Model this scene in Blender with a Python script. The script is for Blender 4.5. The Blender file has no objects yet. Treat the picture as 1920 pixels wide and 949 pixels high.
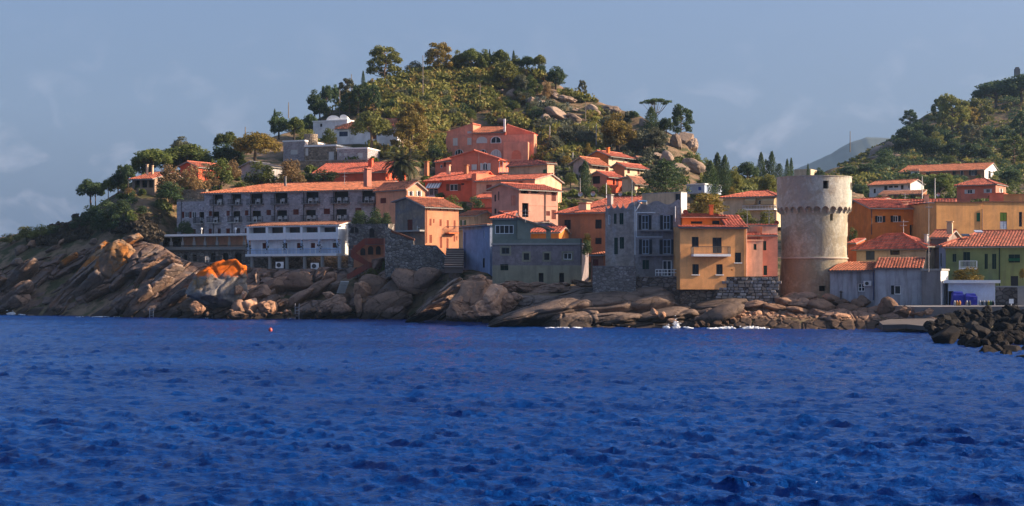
import bpy, bmesh, math, random
import numpy as np
from mathutils import Vector, Matrix, Quaternion, noise as mnoise

R = math.radians
SC = bpy.context.scene
COL = SC.collection
random.seed(7)
rng = np.random.default_rng(7)

# ------------------------------------------------------------------ camera, sky, sun, exposure
FPX, CX, HY, CAMH = 2975.0, 960.0, 530.0, 4.77      # focal length in photo pixels, optical axis, horizon row, eye height
cam_data = bpy.data.cameras.new('camera')
cam = bpy.data.objects.new('camera', cam_data)
COL.objects.link(cam)
cam.location = (0, 0, CAMH)
cam.rotation_euler = (R(90), 0, 0)
cam_data.sensor_width = 36.0
cam_data.lens = 36.0 * FPX / 1920.0
cam_data.shift_y = (HY - 474.5) / 1920.0
cam_data.clip_start = 0.5
cam_data.clip_end = 30000
SC.camera = cam

SUN_EL, SUN_AZ = 25.0, 2.0        # degrees above the horizon; degrees behind the scene, counted from due right
sun_vec = Vector((math.cos(R(SUN_EL)) * math.cos(R(SUN_AZ)), math.cos(R(SUN_EL)) * math.sin(R(SUN_AZ)), math.sin(R(SUN_EL))))
sun_data = bpy.data.lights.new('sun', 'SUN')
sun_data.energy = 3.0
sun_data.angle = R(0.5)
sun_data.color = (1.0, 0.74, 0.50)
sun = bpy.data.objects.new('sun', sun_data)
COL.objects.link(sun)
sun.rotation_euler = sun_vec.to_track_quat('Z', 'Y').to_euler()

world = bpy.data.worlds.new('World')
SC.world = world
world.use_nodes = True
wn, wl = world.node_tree.nodes, world.node_tree.links
wn.clear()
w_out = wn.new('ShaderNodeOutputWorld')
w_bg = wn.new('ShaderNodeBackground')
w_bg.inputs['Strength'].default_value = 0.074
sky = wn.new('ShaderNodeTexSky')
sky.sky_type = 'NISHITA'
sky.sun_disc = False
sky.sun_elevation = R(SUN_EL)
sky.sun_rotation = R(90.0 - SUN_AZ)
sky.air_density = 1.0
sky.dust_density = 8.0
sky.ozone_density = 2.0
w_tc = wn.new('ShaderNodeTexCoord')
w_map = wn.new('ShaderNodeMapping')
w_map.inputs['Scale'].default_value = (24.0, 24.0, 36.0)
w_map.inputs['Location'].default_value = (1.3, 6.1, 0.7)
w_map.inputs['Rotation'].default_value = (0.0, R(-38), 0.0)
w_noise = wn.new('ShaderNodeTexNoise')
w_noise.inputs['Scale'].default_value = 1.0
w_noise.inputs['Detail'].default_value = 7.0
w_noise.inputs['Roughness'].default_value = 0.55
w_noise.inputs['Distortion'].default_value = 0.4
w_ramp = wn.new('ShaderNodeValToRGB')
w_ramp.color_ramp.elements[0].position = 0.535
w_ramp.color_ramp.elements[1].position = 0.70
w_ramp.color_ramp.elements[0].color = (0, 0, 0, 1)
w_ramp.color_ramp.elements[1].color = (0.22, 0.22, 0.22, 1)
w_sep = wn.new('ShaderNodeSeparateXYZ')
w_band = wn.new('ShaderNodeMapRange')          # cloud wisps keep to a low belt all round the horizon
w_band.inputs['From Min'].default_value = 0.074
w_band.inputs['From Max'].default_value = 0.165
w_band.inputs['To Min'].default_value = 1.0
w_band.inputs['To Max'].default_value = 0.0
w_mul = wn.new('ShaderNodeMath')
w_mul.operation = 'MULTIPLY'
w_tint = wn.new('ShaderNodeMix')
w_tint.data_type = 'RGBA'
w_tint.blend_type = 'MULTIPLY'
w_tint.inputs[0].default_value = 1.0
w_tint.inputs[7].default_value = (0.66, 0.75, 0.95, 1)
w_mix = wn.new('ShaderNodeMix')
w_mix.data_type = 'RGBA'
w_mix.inputs[7].default_value = (3.7, 3.5, 4.0, 1)
wl.new(w_tc.outputs['Generated'], w_map.inputs['Vector'])
wl.new(w_map.outputs['Vector'], w_noise.inputs['Vector'])
wl.new(w_noise.outputs['Fac'], w_ramp.inputs['Fac'])
wl.new(w_tc.outputs['Generated'], w_sep.inputs[0])
wl.new(w_sep.outputs['Z'], w_band.inputs['Value'])
wl.new(w_ramp.outputs['Color'], w_mul.inputs[0])
wl.new(w_band.outputs['Result'], w_mul.inputs[1])
wl.new(sky.outputs['Color'], w_tint.inputs[6])
w_veil = wn.new('ShaderNodeMix')                # an even summer veil over the whole sky
w_veil.data_type = 'RGBA'
w_veil.inputs[0].default_value = 0.42
w_veil.inputs[7].default_value = (0.80, 1.20, 2.02, 1)
wl.new(w_tint.outputs[2], w_veil.inputs[6])
wl.new(w_veil.outputs[2], w_mix.inputs[6])
wl.new(w_mul.outputs[0], w_mix.inputs[0])
wl.new(w_mix.outputs[2], w_bg.inputs['Color'])
wl.new(w_bg.outputs[0], w_out.inputs['Surface'])

SC.view_settings.view_transform = 'Standard'
SC.view_settings.look = 'None'
SC.view_settings.gamma = 1.0
SC.view_settings.exposure = 1.85
SC.render.engine = 'CYCLES'
SC.cycles.max_bounces = 6
SC.cycles.sample_clamp_indirect = 2.5
SC.cycles.use_denoising = True
SC.cycles.denoiser = 'OPENIMAGEDENOISE'
SC.cycles.denoising_input_passes = 'RGB_ALBEDO_NORMAL'
SC.cycles.denoising_prefilter = 'ACCURATE'
SC.cycles.use_adaptive_sampling = False

# ------------------------------------------------------------------ small helpers
def W(px, py, Y):
    """the place at distance Y that the photograph shows at pixel (px, py)"""
    return Vector(((px - CX) / FPX * Y, Y, CAMH + (HY - py) / FPX * Y))

def zof(py, Y):
    return CAMH + (HY - py) / FPX * Y

def m_px(n, Y):
    return n / FPX * Y

def tag(o, label=None, cat=None, group=None, kind=None):
    if label: o['label'] = label
    if cat: o['category'] = cat
    if group: o['group'] = group
    if kind: o['kind'] = kind
    return o

def empty(name, loc, label=None, cat=None, group=None):
    o = bpy.data.objects.new(name, None)
    o.empty_display_size = 0.2
    COL.objects.link(o)
    o.location = loc
    return tag(o, label, cat, group)

def link(name, me, root=None, loc=None):
    o = bpy.data.objects.new(name, me)
    COL.objects.link(o)
    if root is not None:
        o.parent = root
    if loc is not None:
        o.location = loc
    return o

def origin_of(root):
    v = Vector((0, 0, 0))
    while root is not None:
        v += Vector(root.location)
        root = root.parent
    return v

class MB:
    """collects faces and links them as ONE mesh object"""
    def __init__(s):
        s.v, s.f, s.m, s.r = [], [], [], []
    def poly(s, pts, m=0, r=0.5):
        i = len(s.v)
        s.v.extend([tuple(p) for p in pts])
        s.f.append(tuple(range(i, i + len(pts))))
        s.m.append(m); s.r.append(r)
    def addnp(s, V, F, m=0, r=None):
        i = len(s.v)
        s.v.extend(map(tuple, V.tolist()))
        s.f.extend(map(tuple, (F + i).tolist()))
        s.m.extend([m] * len(F))
        s.r.extend([0.5] * len(F) if r is None else r.tolist())
    def box(s, o, a, b, c, m=0):
        """parallelepiped from corner o with edges a, b, c"""
        o, a, b, c = Vector(o), Vector(a), Vector(b), Vector(c)
        if a.cross(b).dot(c) < 0:
            a, b = b, a
        p = [o, o + a, o + a + b, o + b, o + c, o + a + c, o + a + b + c, o + b + c]
        i = len(s.v)
        s.v.extend([tuple(q) for q in p])
        for f in ((0, 3, 2, 1), (4, 5, 6, 7), (0, 1, 5, 4), (1, 2, 6, 5), (2, 3, 7, 6), (3, 0, 4, 7)):
            s.f.append(tuple(i + k for k in f)); s.m.append(m); s.r.append(0.5)
    def prism(s, pts, ext, m=0):
        """closed prism: polygon pts extruded by vector ext"""
        ext = Vector(ext)
        a = [Vector(p) for p in pts]
        b = [p + ext for p in a]
        n = len(a)
        nrm = Vector((0, 0, 0))
        for k in range(n):
            nrm += a[k].cross(a[(k + 1) % n])
        if nrm.dot(ext) > 0:
            s.poly(a[::-1], m); s.poly(b, m)
            for k in range(n):
                s.poly([a[k], a[(k + 1) % n], b[(k + 1) % n], b[k]], m)
        else:
            s.poly(a, m); s.poly(b[::-1], m)
            for k in range(n):
                s.poly([a[(k + 1) % n], a[k], b[k], b[(k + 1) % n]], m)
    def tube(s, pts, r, n=6, m=0, r2=None, cap=True):
        pts = [Vector(p) for p in pts]
        rings = []
        for k, p in enumerate(pts):
            d = (pts[min(k + 1, len(pts) - 1)] - pts[max(k - 1, 0)]).normalized()
            up = Vector((0, 0, 1)) if abs(d.z) < 0.9 else Vector((1, 0, 0))
            x = d.cross(up).normalized(); y = x.cross(d)
            rr = r if r2 is None else r + (r2 - r) * k / max(1, len(pts) - 1)
            i = len(s.v)
            for q in range(n):
                a = 2 * math.pi * q / n
                s.v.append(tuple(p + x * math.cos(a) * rr + y * math.sin(a) * rr))
            rings.append(i)
        for i, j in zip(rings, rings[1:]):
            for q in range(n):
                s.f.append((i + q, j + q, j + (q + 1) % n, i + (q + 1) % n)[::-1]); s.m.append(m); s.r.append(0.5)
        if cap:
            s.f.append(tuple(rings[0] + q for q in range(n))); s.m.append(m); s.r.append(0.5)
            s.f.append(tuple(rings[-1] + q for q in reversed(range(n)))); s.m.append(m); s.r.append(0.5)
    def ball(s, c, r, n=8, m=0, sz=1.0):
        c = Vector(c)
        V, F = [], []
        for a in range(n // 2 + 1):
            t = math.pi * a / (n // 2)
            for b in range(n):
                f = 2 * math.pi * b / n
                V.append((c.x + r * math.sin(t) * math.cos(f), c.y + r * math.sin(t) * math.sin(f), c.z + r * sz * math.cos(t)))
        for a in range(n // 2):
            for b in range(n):
                F.append((a * n + b, (a + 1) * n + b, (a + 1) * n + (b + 1) % n, a * n + (b + 1) % n))
        s.addnp(np.array(V), np.array(F), m)
    def build(s, name, mats, root=None, smooth=False, local=False):
        """root: parent; coordinates are world unless local"""
        off = Vector((0, 0, 0)) if (root is None or local) else origin_of(root)
        me = bpy.data.meshes.new(name)
        V = np.array(s.v, dtype=np.float64).reshape(-1, 3) - np.array(off)
        me.from_pydata(V.tolist(), [], s.f)
        mats = mats if isinstance(mats, (list, tuple)) else [mats]
        for m in mats:
            me.materials.append(m)
        if len(mats) > 1:
            me.polygons.foreach_set('material_index', s.m)
        if any(x != 0.5 for x in s.r):
            me.attributes.new('rnd', 'FLOAT', 'FACE').data.foreach_set('value', s.r)
        if smooth:
            me.polygons.foreach_set('use_smooth', [True] * len(s.f))
        me.update()
        return link(name, me, root)

def mesh_np(name, V, F, mats, smooth=False, rnd=None):
    """quads or triangles from numpy arrays -> mesh data"""
    me = bpy.data.meshes.new(name)
    k = F.shape[1]
    me.vertices.add(len(V)); me.vertices.foreach_set('co', np.ascontiguousarray(V, dtype=np.float32).ravel())
    me.loops.add(F.size); me.loops.foreach_set('vertex_index', np.ascontiguousarray(F, dtype=np.int32).ravel())
    me.polygons.add(len(F))
    me.polygons.foreach_set('loop_start', np.arange(0, F.size, k, dtype=np.int32))
    if smooth:
        me.polygons.foreach_set('use_smooth', np.ones(len(F), dtype=bool))
    for m in (mats if isinstance(mats, (list, tuple)) else [mats]):
        me.materials.append(m)
    if rnd is not None:
        me.attributes.new('rnd', 'FLOAT', 'FACE').data.foreach_set('value', np.asarray(rnd, dtype=np.float32))
    me.update(calc_edges=True)
    me.validate()
    return me

# numpy noise
_perm = np.random.default_rng(3).permutation(256)
_perm = np.concatenate([_perm, _perm, _perm])
_grad = np.random.default_rng(4).normal(size=(256, 3)); _grad /= np.linalg.norm(_grad, axis=1)[:, None]
def perlin(P):
    P = np.asarray(P, dtype=np.float64)
    I = np.floor(P).astype(int); f = P - I
    I &= 255
    u = f * f * f * (f * (f * 6 - 15) + 10)
    out = 0
    for dx in (0, 1):
        for dy in (0, 1):
            for dz in (0, 1):
                h = _perm[_perm[_perm[(I[..., 0] + dx) & 255] + ((I[..., 1] + dy) & 255)] + ((I[..., 2] + dz) & 255)]
                g = _grad[h]
                d = g[..., 0] * (f[..., 0] - dx) + g[..., 1] * (f[..., 1] - dy) + g[..., 2] * (f[..., 2] - dz)
                wgt = (u[..., 0] if dx else 1 - u[..., 0]) * (u[..., 1] if dy else 1 - u[..., 1]) * (u[..., 2] if dz else 1 - u[..., 2])
                out = out + wgt * d
    return out
def fbm(P, o=4, g=0.5):
    s, a, t = 0, 1.0, 0
    for k in range(o):
        s = s + a * perlin(P * 2.0 ** k + 17.3 * k); t += a; a *= g
    return s / t * 1.6
def cells(a, b, seed=0):
    """2-D cell noise: (random of the nearest cell, second random, F2 - F1)"""
    I, J = np.floor(a).astype(int), np.floor(b).astype(int)
    d1 = np.full(a.shape, 9.0); d2 = d1.copy(); r1 = np.zeros(a.shape); r2 = r1.copy()
    for di in (-1, 0, 1):
        for dj in (-1, 0, 1):
            h = _perm[_perm[(I + di + seed) & 255] + ((J + dj) & 255)]
            h2 = _perm[h + 91]; h3 = _perm[h2 + 37]; h4 = _perm[h3 + 11]
            d = np.hypot(I + di + 0.15 + 0.7 * h / 255 - a, J + dj + 0.15 + 0.7 * h2 / 255 - b)
            nw = d < d1
            d2 = np.where(nw, d1, np.minimum(d2, d))
            r1 = np.where(nw, h3 / 255, r1); r2 = np.where(nw, h4 / 255, r2)
            d1 = np.where(nw, d, d1)
    return r1, r2, d2 - d1
# ------------------------------------------------------------------ materials (all procedural)
MATS = {}
def _new(name):
    m = bpy.data.materials.new(name)
    m.use_nodes = True
    nt = m.node_tree
    b = nt.nodes['Principled BSDF']
    return m, nt, b
def _noise(nt, scale, detail=5, rough=0.55, coord='Object', stretch=None, dist=0.0):
    n = nt.nodes.new('ShaderNodeTexNoise')
    n.inputs['Scale'].default_value = scale
    n.inputs['Detail'].default_value = detail
    n.inputs['Roughness'].default_value = rough
    n.inputs['Distortion'].default_value = dist
    if coord == 'World':
        g = nt.nodes.new('ShaderNodeNewGeometry'); out = g.outputs['Position']
    else:
        tc = nt.nodes.new('ShaderNodeTexCoord'); out = tc.outputs[coord]
    if stretch:
        mp = nt.nodes.new('ShaderNodeMapping')
        mp.inputs['Scale'].default_value = stretch[:3]
        if len(stretch) > 3:
            mp.inputs['Rotation'].default_value = stretch[3:6]
        nt.links.new(out, mp.inputs['Vector']); out = mp.outputs['Vector']
    nt.links.new(out, n.inputs['Vector'])
    return n
def _ramp(nt, src, stops):
    r = nt.nodes.new('ShaderNodeValToRGB')
    el = r.color_ramp.elements
    while len(el) < len(stops):
        el.new(0.5)
    for e, (p, c) in zip(el, stops):
        e.position = p
        e.color = (c, c, c, 1) if isinstance(c, (int, float)) else (*c, 1)
    nt.links.new(src, r.inputs['Fac'])
    return r.outputs['Color']
def _mix(nt, fac, a, b, mode='MIX'):
    m = nt.nodes.new('ShaderNodeMix')
    m.data_type = 'RGBA'; m.blend_type = mode
    for sock, val in ((0, fac), (6, a), (7, b)):
        if isinstance(val, (int, float)):
            m.inputs[sock].default_value = val
        elif isinstance(val, tuple):
            m.inputs[sock].default_value = (*val[:3], 1)
        else:
            nt.links.new(val, m.inputs[sock])
    return m.outputs[2]
def _bump(nt, b, src, strength=0.4, dist=0.05):
    n = nt.nodes.new('ShaderNodeBump')
    n.inputs['Strength'].default_value = strength
    n.inputs['Distance'].default_value = dist
    nt.links.new(src, n.inputs['Height'])
    nt.links.new(n.outputs['Normal'], b.inputs['Normal'])

def sc(c, k):
    return tuple(min(1, x * k) for x in c)

def plaster(c, stain=0.5, dirt=(0.13, 0.11, 0.10)):
    key = ('pl', c, stain)
    if key in MATS: return MATS[key]
    m, nt, b = _new('plaster')
    n1 = _noise(nt, 0.55, 8, 0.65, 'World', dist=0.6)
    n2 = _noise(nt, 7.0, 4, 0.6, 'World')
    n3 = _noise(nt, 1.0, 5, 0.6, 'World', stretch=(1.6, 1.6, 0.16))
    base = _mix(nt, _ramp(nt, n1.outputs['Fac'], [(0.35, 0.0), (0.7, 1.0)]), sc(c, 1.48), sc(c, 0.95))
    base = _mix(nt, _ramp(nt, n2.outputs['Fac'], [(0.3, 0.0), (0.75, 0.35)]), base, sc(c, 0.9))
    col = _mix(nt, _ramp(nt, n3.outputs['Fac'], [(0.46, 0.0), (0.68, stain)]), base, dirt)
    nt.links.new(col, b.inputs['Base Color'])
    b.inputs['Roughness'].default_value = 0.92
    b.inputs['Specular IOR Level'].default_value = 0.15
    _bump(nt, b, n2.outputs['Fac'], 0.35, 0.03)
    MATS[key] = m
    return m

def old_plaster(c1, c2, c3, scale=0.5, lo=0.45, hi=0.58):
    """plaster fallen away in patches: c1 over c2, streaked with c3"""
    m, nt, b = _new('weathered_plaster')
    n1 = _noise(nt, scale, 9, 0.68, 'World', dist=0.8)
    n2 = _noise(nt, 3.2, 8, 0.7, 'World')
    n3 = _noise(nt, 0.9, 6, 0.62, 'World', stretch=(1.5, 1.5, 0.22))
    v = nt.nodes.new('ShaderNodeTexVoronoi')
    v.inputs['Scale'].default_value = 2.6
    g = nt.nodes.new('ShaderNodeNewGeometry'); nt.links.new(g.outputs['Position'], v.inputs['Vector'])
    a = _mix(nt, _ramp(nt, n1.outputs['Fac'], [(lo, 0.0), (hi, 1.0)]), c1, c2)
    a = _mix(nt, _ramp(nt, n3.outputs['Fac'], [(0.48, 0.0), (0.72, 0.75)]), a, c3)
    a = _mix(nt, _ramp(nt, n2.outputs['Fac'], [(0.38, 0.0), (0.68, 0.75)]), a, sc(c1, 0.5))
    nt.links.new(a, b.inputs['Base Color'])
    b.inputs['Roughness'].default_value = 0.95
    b.inputs['Specular IOR Level'].default_value = 0.15
    h = _mix(nt, 0.5, n2.outputs['Fac'], n1.outputs['Fac'])
    _bump(nt, b, h, 1.0, 0.14)
    return m

def stone(c, scale=2.2, mortar=(0.20, 0.19, 0.18), var=0.5, flat=1.5):
    key = ('st', c, scale)
    if key in MATS: return MATS[key]
    m, nt, b = _new('stone_masonry')
    g = nt.nodes.new('ShaderNodeNewGeometry')
    mp = nt.nodes.new('ShaderNodeMapping'); mp.inputs['Scale'].default_value = (1, 1, flat)
    nt.links.new(g.outputs['Position'], mp.inputs['Vector'])
    v = nt.nodes.new('ShaderNodeTexVoronoi'); v.inputs['Scale'].default_value = scale
    e = nt.nodes.new('ShaderNodeTexVoronoi'); e.feature = 'DISTANCE_TO_EDGE'; e.inputs['Scale'].default_value = scale
    nt.links.new(mp.outputs[0], v.inputs['Vector']); nt.links.new(mp.outputs[0], e.inputs['Vector'])
    bw = nt.nodes.new('ShaderNodeRGBToBW'); nt.links.new(v.outputs['Color'], bw.inputs[0])
    base = _ramp(nt, bw.outputs[0], [(0.15, sc(c, 1 - var)), (0.5, c), (0.9, sc(c, 1 + var))])
    n1 = _noise(nt, 0.4, 6, 0.6, 'World')
    base = _mix(nt, _ramp(nt, n1.outputs['Fac'], [(0.4, 0.0), (0.7, 0.6)]), base, sc((c[0] * 1.05, c[1], c[2] * 0.9), 0.6))
    col = _mix(nt, _ramp(nt, e.outputs['Distance'], [(0.02, 1.0), (0.10, 0.0)]), base, mortar)
    nt.links.new(col, b.inputs['Base Color'])
    b.inputs['Roughness'].default_value = 0.93
    b.inputs['Specular IOR Level'].default_value = 0.15
    _bump(nt, b, _ramp(nt, e.outputs['Distance'], [(0.0, 0.0), (0.16, 1.0)]), 0.9, 0.10)
    MATS[key] = m
    return m

def tilemat(c, old=0.3):
    key = ('ti', c, old)
    if key in MATS: return MATS[key]
    m, nt, b = _new('roof_tile')
    at = nt.nodes.new('ShaderNodeAttribute'); at.attribute_name = 'rnd'
    base = _ramp(nt, at.outputs['Fac'], [(0.0, sc(c, 0.38)), (0.4, sc(c, .9)), (0.8, sc(c, 1.3)), (1.0, (min(1, c[0] * 1.25), c[1] * 1.7, c[2] * 2.0))])
    n1 = _noise(nt, 0.7, 7, 0.65, 'World')
    col = _mix(nt, _ramp(nt, n1.outputs['Fac'], [(0.48, 0.0), (0.75, old)]), base, (0.20, 0.14, 0.10))
    nt.links.new(col, b.inputs['Base Color'])
    b.inputs['Roughness'].default_value = 0.85
    MATS[key] = m
    return m

def flat(name, c, rough=0.7, metal=0.0, var=0.12, bump=0.0, scale=3.0):
    key = ('fl', name, c)
    if key in MATS: return MATS[key]
    m, nt, b = _new(name)
    n = _noise(nt, scale, 5, 0.6, 'World')
    nt.links.new(_mix(nt, n.outputs['Fac'], sc(c, 1 - var * 1.6), sc(c, 1 + var * 1.6)), b.inputs['Base Color'])
    b.inputs['Roughness'].default_value = rough
    b.inputs['Metallic'].default_value = metal
    if bump:
        _bump(nt, b, n.outputs['Fac'], bump, 0.05)
    MATS[key] = m
    return m

def wood(c):
    key = ('wd', c)
    if key in MATS: return MATS[key]
    m, nt, b = _new('painted_wood')
    n = _noise(nt, 4.0, 5, 0.6, 'World', stretch=(1, 1, 0.3))
    nt.links.new(_mix(nt, n.outputs['Fac'], sc(c, 0.75), sc(c, 1.25)), b.inputs['Base Color'])
    b.inputs['Roughness'].default_value = 0.6
    b.inputs['Specular IOR Level'].default_value = 0.2
    MATS[key] = m
    return m

def glassmat():
    if 'glass' in MATS: return MATS['glass']
    m, nt, b = _new('window_glass')
    n = _noise(nt, 0.9, 2, 0.5, 'World')
    nt.links.new(_mix(nt, n.outputs['Fac'], (0.006, 0.008, 0.012), (0.03, 0.035, 0.045)), b.inputs['Base Color'])
    b.inputs['Roughness'].default_value = 0.12
    b.inputs['Specular IOR Level'].default_value = 0.3
    MATS['glass'] = m
    return m

def _half(nt, s):
    m = nt.nodes.new('ShaderNodeMath'); m.operation = 'MULTIPLY'; m.inputs[1].default_value = 0.5; nt.links.new(s, m.inputs[0]); return m.outputs[0]

def rockmat(name, c, c2, c3, lichen=None, top=None, lich=(0.60, 0.70), wet=True, scale=0.35, streak=None, crack=0.6):
    """granite: two tones and a stain; wet=True darkens the band the sea keeps wet"""
    m, nt, b = _new(name)
    n1 = _noise(nt, scale, 9, 0.62, 'World', dist=0.5)
    n2 = _noise(nt, 2.3, 8, 0.66, 'World')
    n3 = _noise(nt, 12.0, 4, 0.6, 'World')
    a = _mix(nt, _ramp(nt, n1.outputs['Fac'], [(0.36, 0.0), (0.62, 1.0)]), c, c2)
    a = _mix(nt, _ramp(nt, n2.outputs['Fac'], [(0.50, 0.0), (0.72, 0.85)]), a, c3)
    a = _mix(nt, _ramp(nt, n3.outputs['Fac'], [(0.35, 0.0), (0.75, 0.45)]), a, sc(c, 0.5))
    oi = nt.nodes.new('ShaderNodeObjectInfo'); mr = nt.nodes.new('ShaderNodeMapRange'); mr.inputs['To Min'].default_value = 0.68; mr.inputs['To Max'].default_value = 1.25
    nt.links.new(oi.outputs['Random'], mr.inputs['Value']); cb = nt.nodes.new('ShaderNodeCombineColor')
    for q in range(3): nt.links.new(mr.outputs[0], cb.inputs[q])
    a = _mix(nt, 1.0, a, cb.outputs[0], 'MULTIPLY')
    if streak:
        n4 = _noise(nt, 0.9, 6, 0.6, 'World', stretch=(0.35, 1.0, 2.2, 0, R(38), 0))
        a = _mix(nt, _ramp(nt, n4.outputs['Fac'], [(0.5, 0.0), (0.7, 0.8)]), a, streak)
    if top:                                   # lichen that has grown over the crest of the stone
        tc = nt.nodes.new('ShaderNodeTexCoord'); sp = nt.nodes.new('ShaderNodeSeparateXYZ'); nt.links.new(tc.outputs['Generated'], sp.inputs[0])
        m1 = nt.nodes.new('ShaderNodeMath'); m1.operation = 'MULTIPLY_ADD'; nt.links.new(sp.outputs['X'], m1.inputs[0]); m1.inputs[1].default_value = top[1]; nt.links.new(sp.outputs['Z'], m1.inputs[2])
        n6 = _noise(nt, 1.1, 9, 0.72, 'World', dist=0.6); m2 = nt.nodes.new('ShaderNodeMath'); m2.operation = 'MULTIPLY_ADD'; nt.links.new(n6.outputs['Fac'], m2.inputs[0]); m2.inputs[1].default_value = 0.7; nt.links.new(m1.outputs[0], m2.inputs[2])
        a = _mix(nt, _ramp(nt, m2.outputs[0], [(min(1, top[2] * .5), 0.0), (min(1, top[2] * .5 + .06), 1.0)]) if False else _ramp(nt, _half(nt, m2.outputs[0]), [(top[2] * .5, 0.0), (top[2] * .5 + .05, 1.0)]), a, top[0])
    if lichen:
        n5 = _noise(nt, 0.33, 8, 0.6, 'World', dist=0.3)
        a = _mix(nt, _ramp(nt, n5.outputs['Fac'], [(lich[0], 0.0), (lich[1], 0.9)]), a, lichen)
    if wet:
        g = nt.nodes.new('ShaderNodeNewGeometry'); s = nt.nodes.new('ShaderNodeSeparateXYZ')
        nt.links.new(g.outputs['Position'], s.inputs[0])
        ad = nt.nodes.new('ShaderNodeMath'); ad.operation = 'MULTIPLY_ADD'
        nt.links.new(n2.outputs['Fac'], ad.inputs[0]); ad.inputs[1].default_value = -1.6
        nt.links.new(s.outputs['Z'], ad.inputs[2])
        f = _ramp(nt, ad.outputs[0], [(0.0, 0.85), (0.5, 0.0)])
        a = _mix(nt, f, a, (0.022, 0.018, 0.016))
    nt.links.new(a, b.inputs['Base Color'])
    b.inputs['Roughness'].default_value = 0.9
    b.inputs['Specular IOR Level'].default_value = 0.12
    h = _mix(nt, 0.4, n2.outputs['Fac'], n3.outputs['Fac'])
    # joints: thin dark cracks along the grain of the granite
    g2 = nt.nodes.new('ShaderNodeNewGeometry'); mp = nt.nodes.new('ShaderNodeMapping'); mp.inputs['Scale'].default_value = (0.42, 0.7, 0.95); mp.inputs['Rotation'].default_value = (0, R(36), R(12))
    vm = nt.nodes.new('ShaderNodeVectorMath'); vm.operation = 'MULTIPLY_ADD'; nt.links.new(n2.outputs['Color'], vm.inputs[0]); vm.inputs[1].default_value = (0.9, 0.9, 0.9); nt.links.new(g2.outputs['Position'], vm.inputs[2])
    nt.links.new(vm.outputs[0], mp.inputs['Vector']); ve = nt.nodes.new('ShaderNodeTexVoronoi'); ve.feature = 'DISTANCE_TO_EDGE'; ve.inputs['Scale'].default_value = 0.9; nt.links.new(mp.outputs[0], ve.inputs['Vector'])
    jn = _ramp(nt, ve.outputs['Distance'], [(0.0, 0.0), (0.035, 1.0)])
    jn = _mix(nt, _ramp(nt, n1.outputs['Fac'], [(0.40, 0.12), (0.60, 0.85)]), (1.0, 1.0, 1.0), jn)
    old = b.inputs['Base Color'].links[0].from_socket
    nt.links.new(_mix(nt, jn, sc(c3, 0.4), old), b.inputs['Base Color'])
    h = _mix(nt, 0.45, h, jn)
    _bump(nt, b, h, min(1, crack * 1.6), 0.2)
    return m

def leafmat(name, c, c2, dry=None, dry_at=(0.55, 0.75), trans=0.36):
    m, nt, b = _new(name)
    oi = nt.nodes.new('ShaderNodeObjectInfo')
    n1 = _noise(nt, 0.45, 4, 0.6, 'World')
    n2 = _noise(nt, 2.2, 3, 0.6, 'World')
    at = nt.nodes.new('ShaderNodeAttribute'); at.attribute_name = 'rnd'
    a = _mix(nt, at.outputs['Fac'], c, c2)
    a = _mix(nt, _ramp(nt, n2.outputs['Fac'], [(0.35, 0.0), (0.7, 0.7)]), a, sc(c, 0.6))
    if dry:
        a = _mix(nt, _ramp(nt, n1.outputs['Fac'], [(dry_at[0], 0.0), (dry_at[1], 0.9)]), a, dry)
    hs = nt.nodes.new('ShaderNodeHueSaturation')
    mr = nt.nodes.new('ShaderNodeMapRange')
    mr.inputs['To Min'].default_value = 0.72; mr.inputs['To Max'].default_value = 1.28
    nt.links.new(oi.outputs['Random'], mr.inputs['Value'])
    nt.links.new(mr.outputs[0], hs.inputs['Value'])
    nt.links.new(a, hs.inputs['Color'])
    nt.links.new(hs.outputs[0], b.inputs['Base Color'])
    b.inputs['Roughness'].default_value = 0.65
    b.inputs['Specular IOR Level'].default_value = 0.25
    tr = nt.nodes.new('ShaderNodeBsdfTranslucent')
    nt.links.new(hs.outputs[0], tr.inputs['Color'])
    mx = nt.nodes.new('ShaderNodeMixShader'); mx.inputs[0].default_value = trans
    nt.links.new(b.outputs[0], mx.inputs[1]); nt.links.new(tr.outputs[0], mx.inputs[2])
    out = nt.nodes['Material Output']
    nt.links.new(mx.outputs[0], out.inputs['Surface'])
    return m

GLASS = glassmat()
DARK = flat('interior_shade', (0.012, 0.011, 0.012), 0.9, var=0.2)  # near-black stands in for the shade inside openings
WHITE = flat('white_paint', (0.80, 0.80, 0.78), 0.6)
PLASTIC = flat('white_plastic', (0.6, 0.6, 0.6), 0.4, var=0.05)
IRON = flat('dark_iron', (0.035, 0.035, 0.04), 0.55)
STEEL = flat('grey_steel', (0.35, 0.35, 0.36), 0.45, 0.6)
CONC = flat('concrete', (0.30, 0.29, 0.27), 0.9, bump=0.3)
CONC_D = flat('dark_concrete', (0.16, 0.15, 0.15), 0.9, bump=0.3)
RED_SH = wood((0.11, 0.018, 0.012))
BROWN_SH = wood((0.16, 0.05, 0.025))
DGREEN_SH = wood((0.012, 0.035, 0.028))
GREEN_SH = wood((0.015, 0.11, 0.05))
BLACK_SH = wood((0.014, 0.018, 0.026))
BLUEGREY_SH = wood((0.05, 0.07, 0.10))
WHITE_SH = wood((0.60, 0.60, 0.58))
ORANGE_SH = wood((0.26, 0.06, 0.03))
BARK = flat('bark', (0.11, 0.075, 0.05), 0.95, var=0.3, bump=0.6, scale=6)
BARK_D = flat('dark_bark', (0.05, 0.038, 0.03), 0.95, var=0.3, bump=0.6, scale=6)
TILE_OR = tilemat((0.50, 0.16, 0.075), 0.35)
TILE_RED = tilemat((0.52, 0.118, 0.066), 0.3)
TILE_OLD = tilemat((0.44, 0.12, 0.065), 0.5)
TILE_CORAL = tilemat((0.50, 0.125, 0.07), 0.2)
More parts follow.
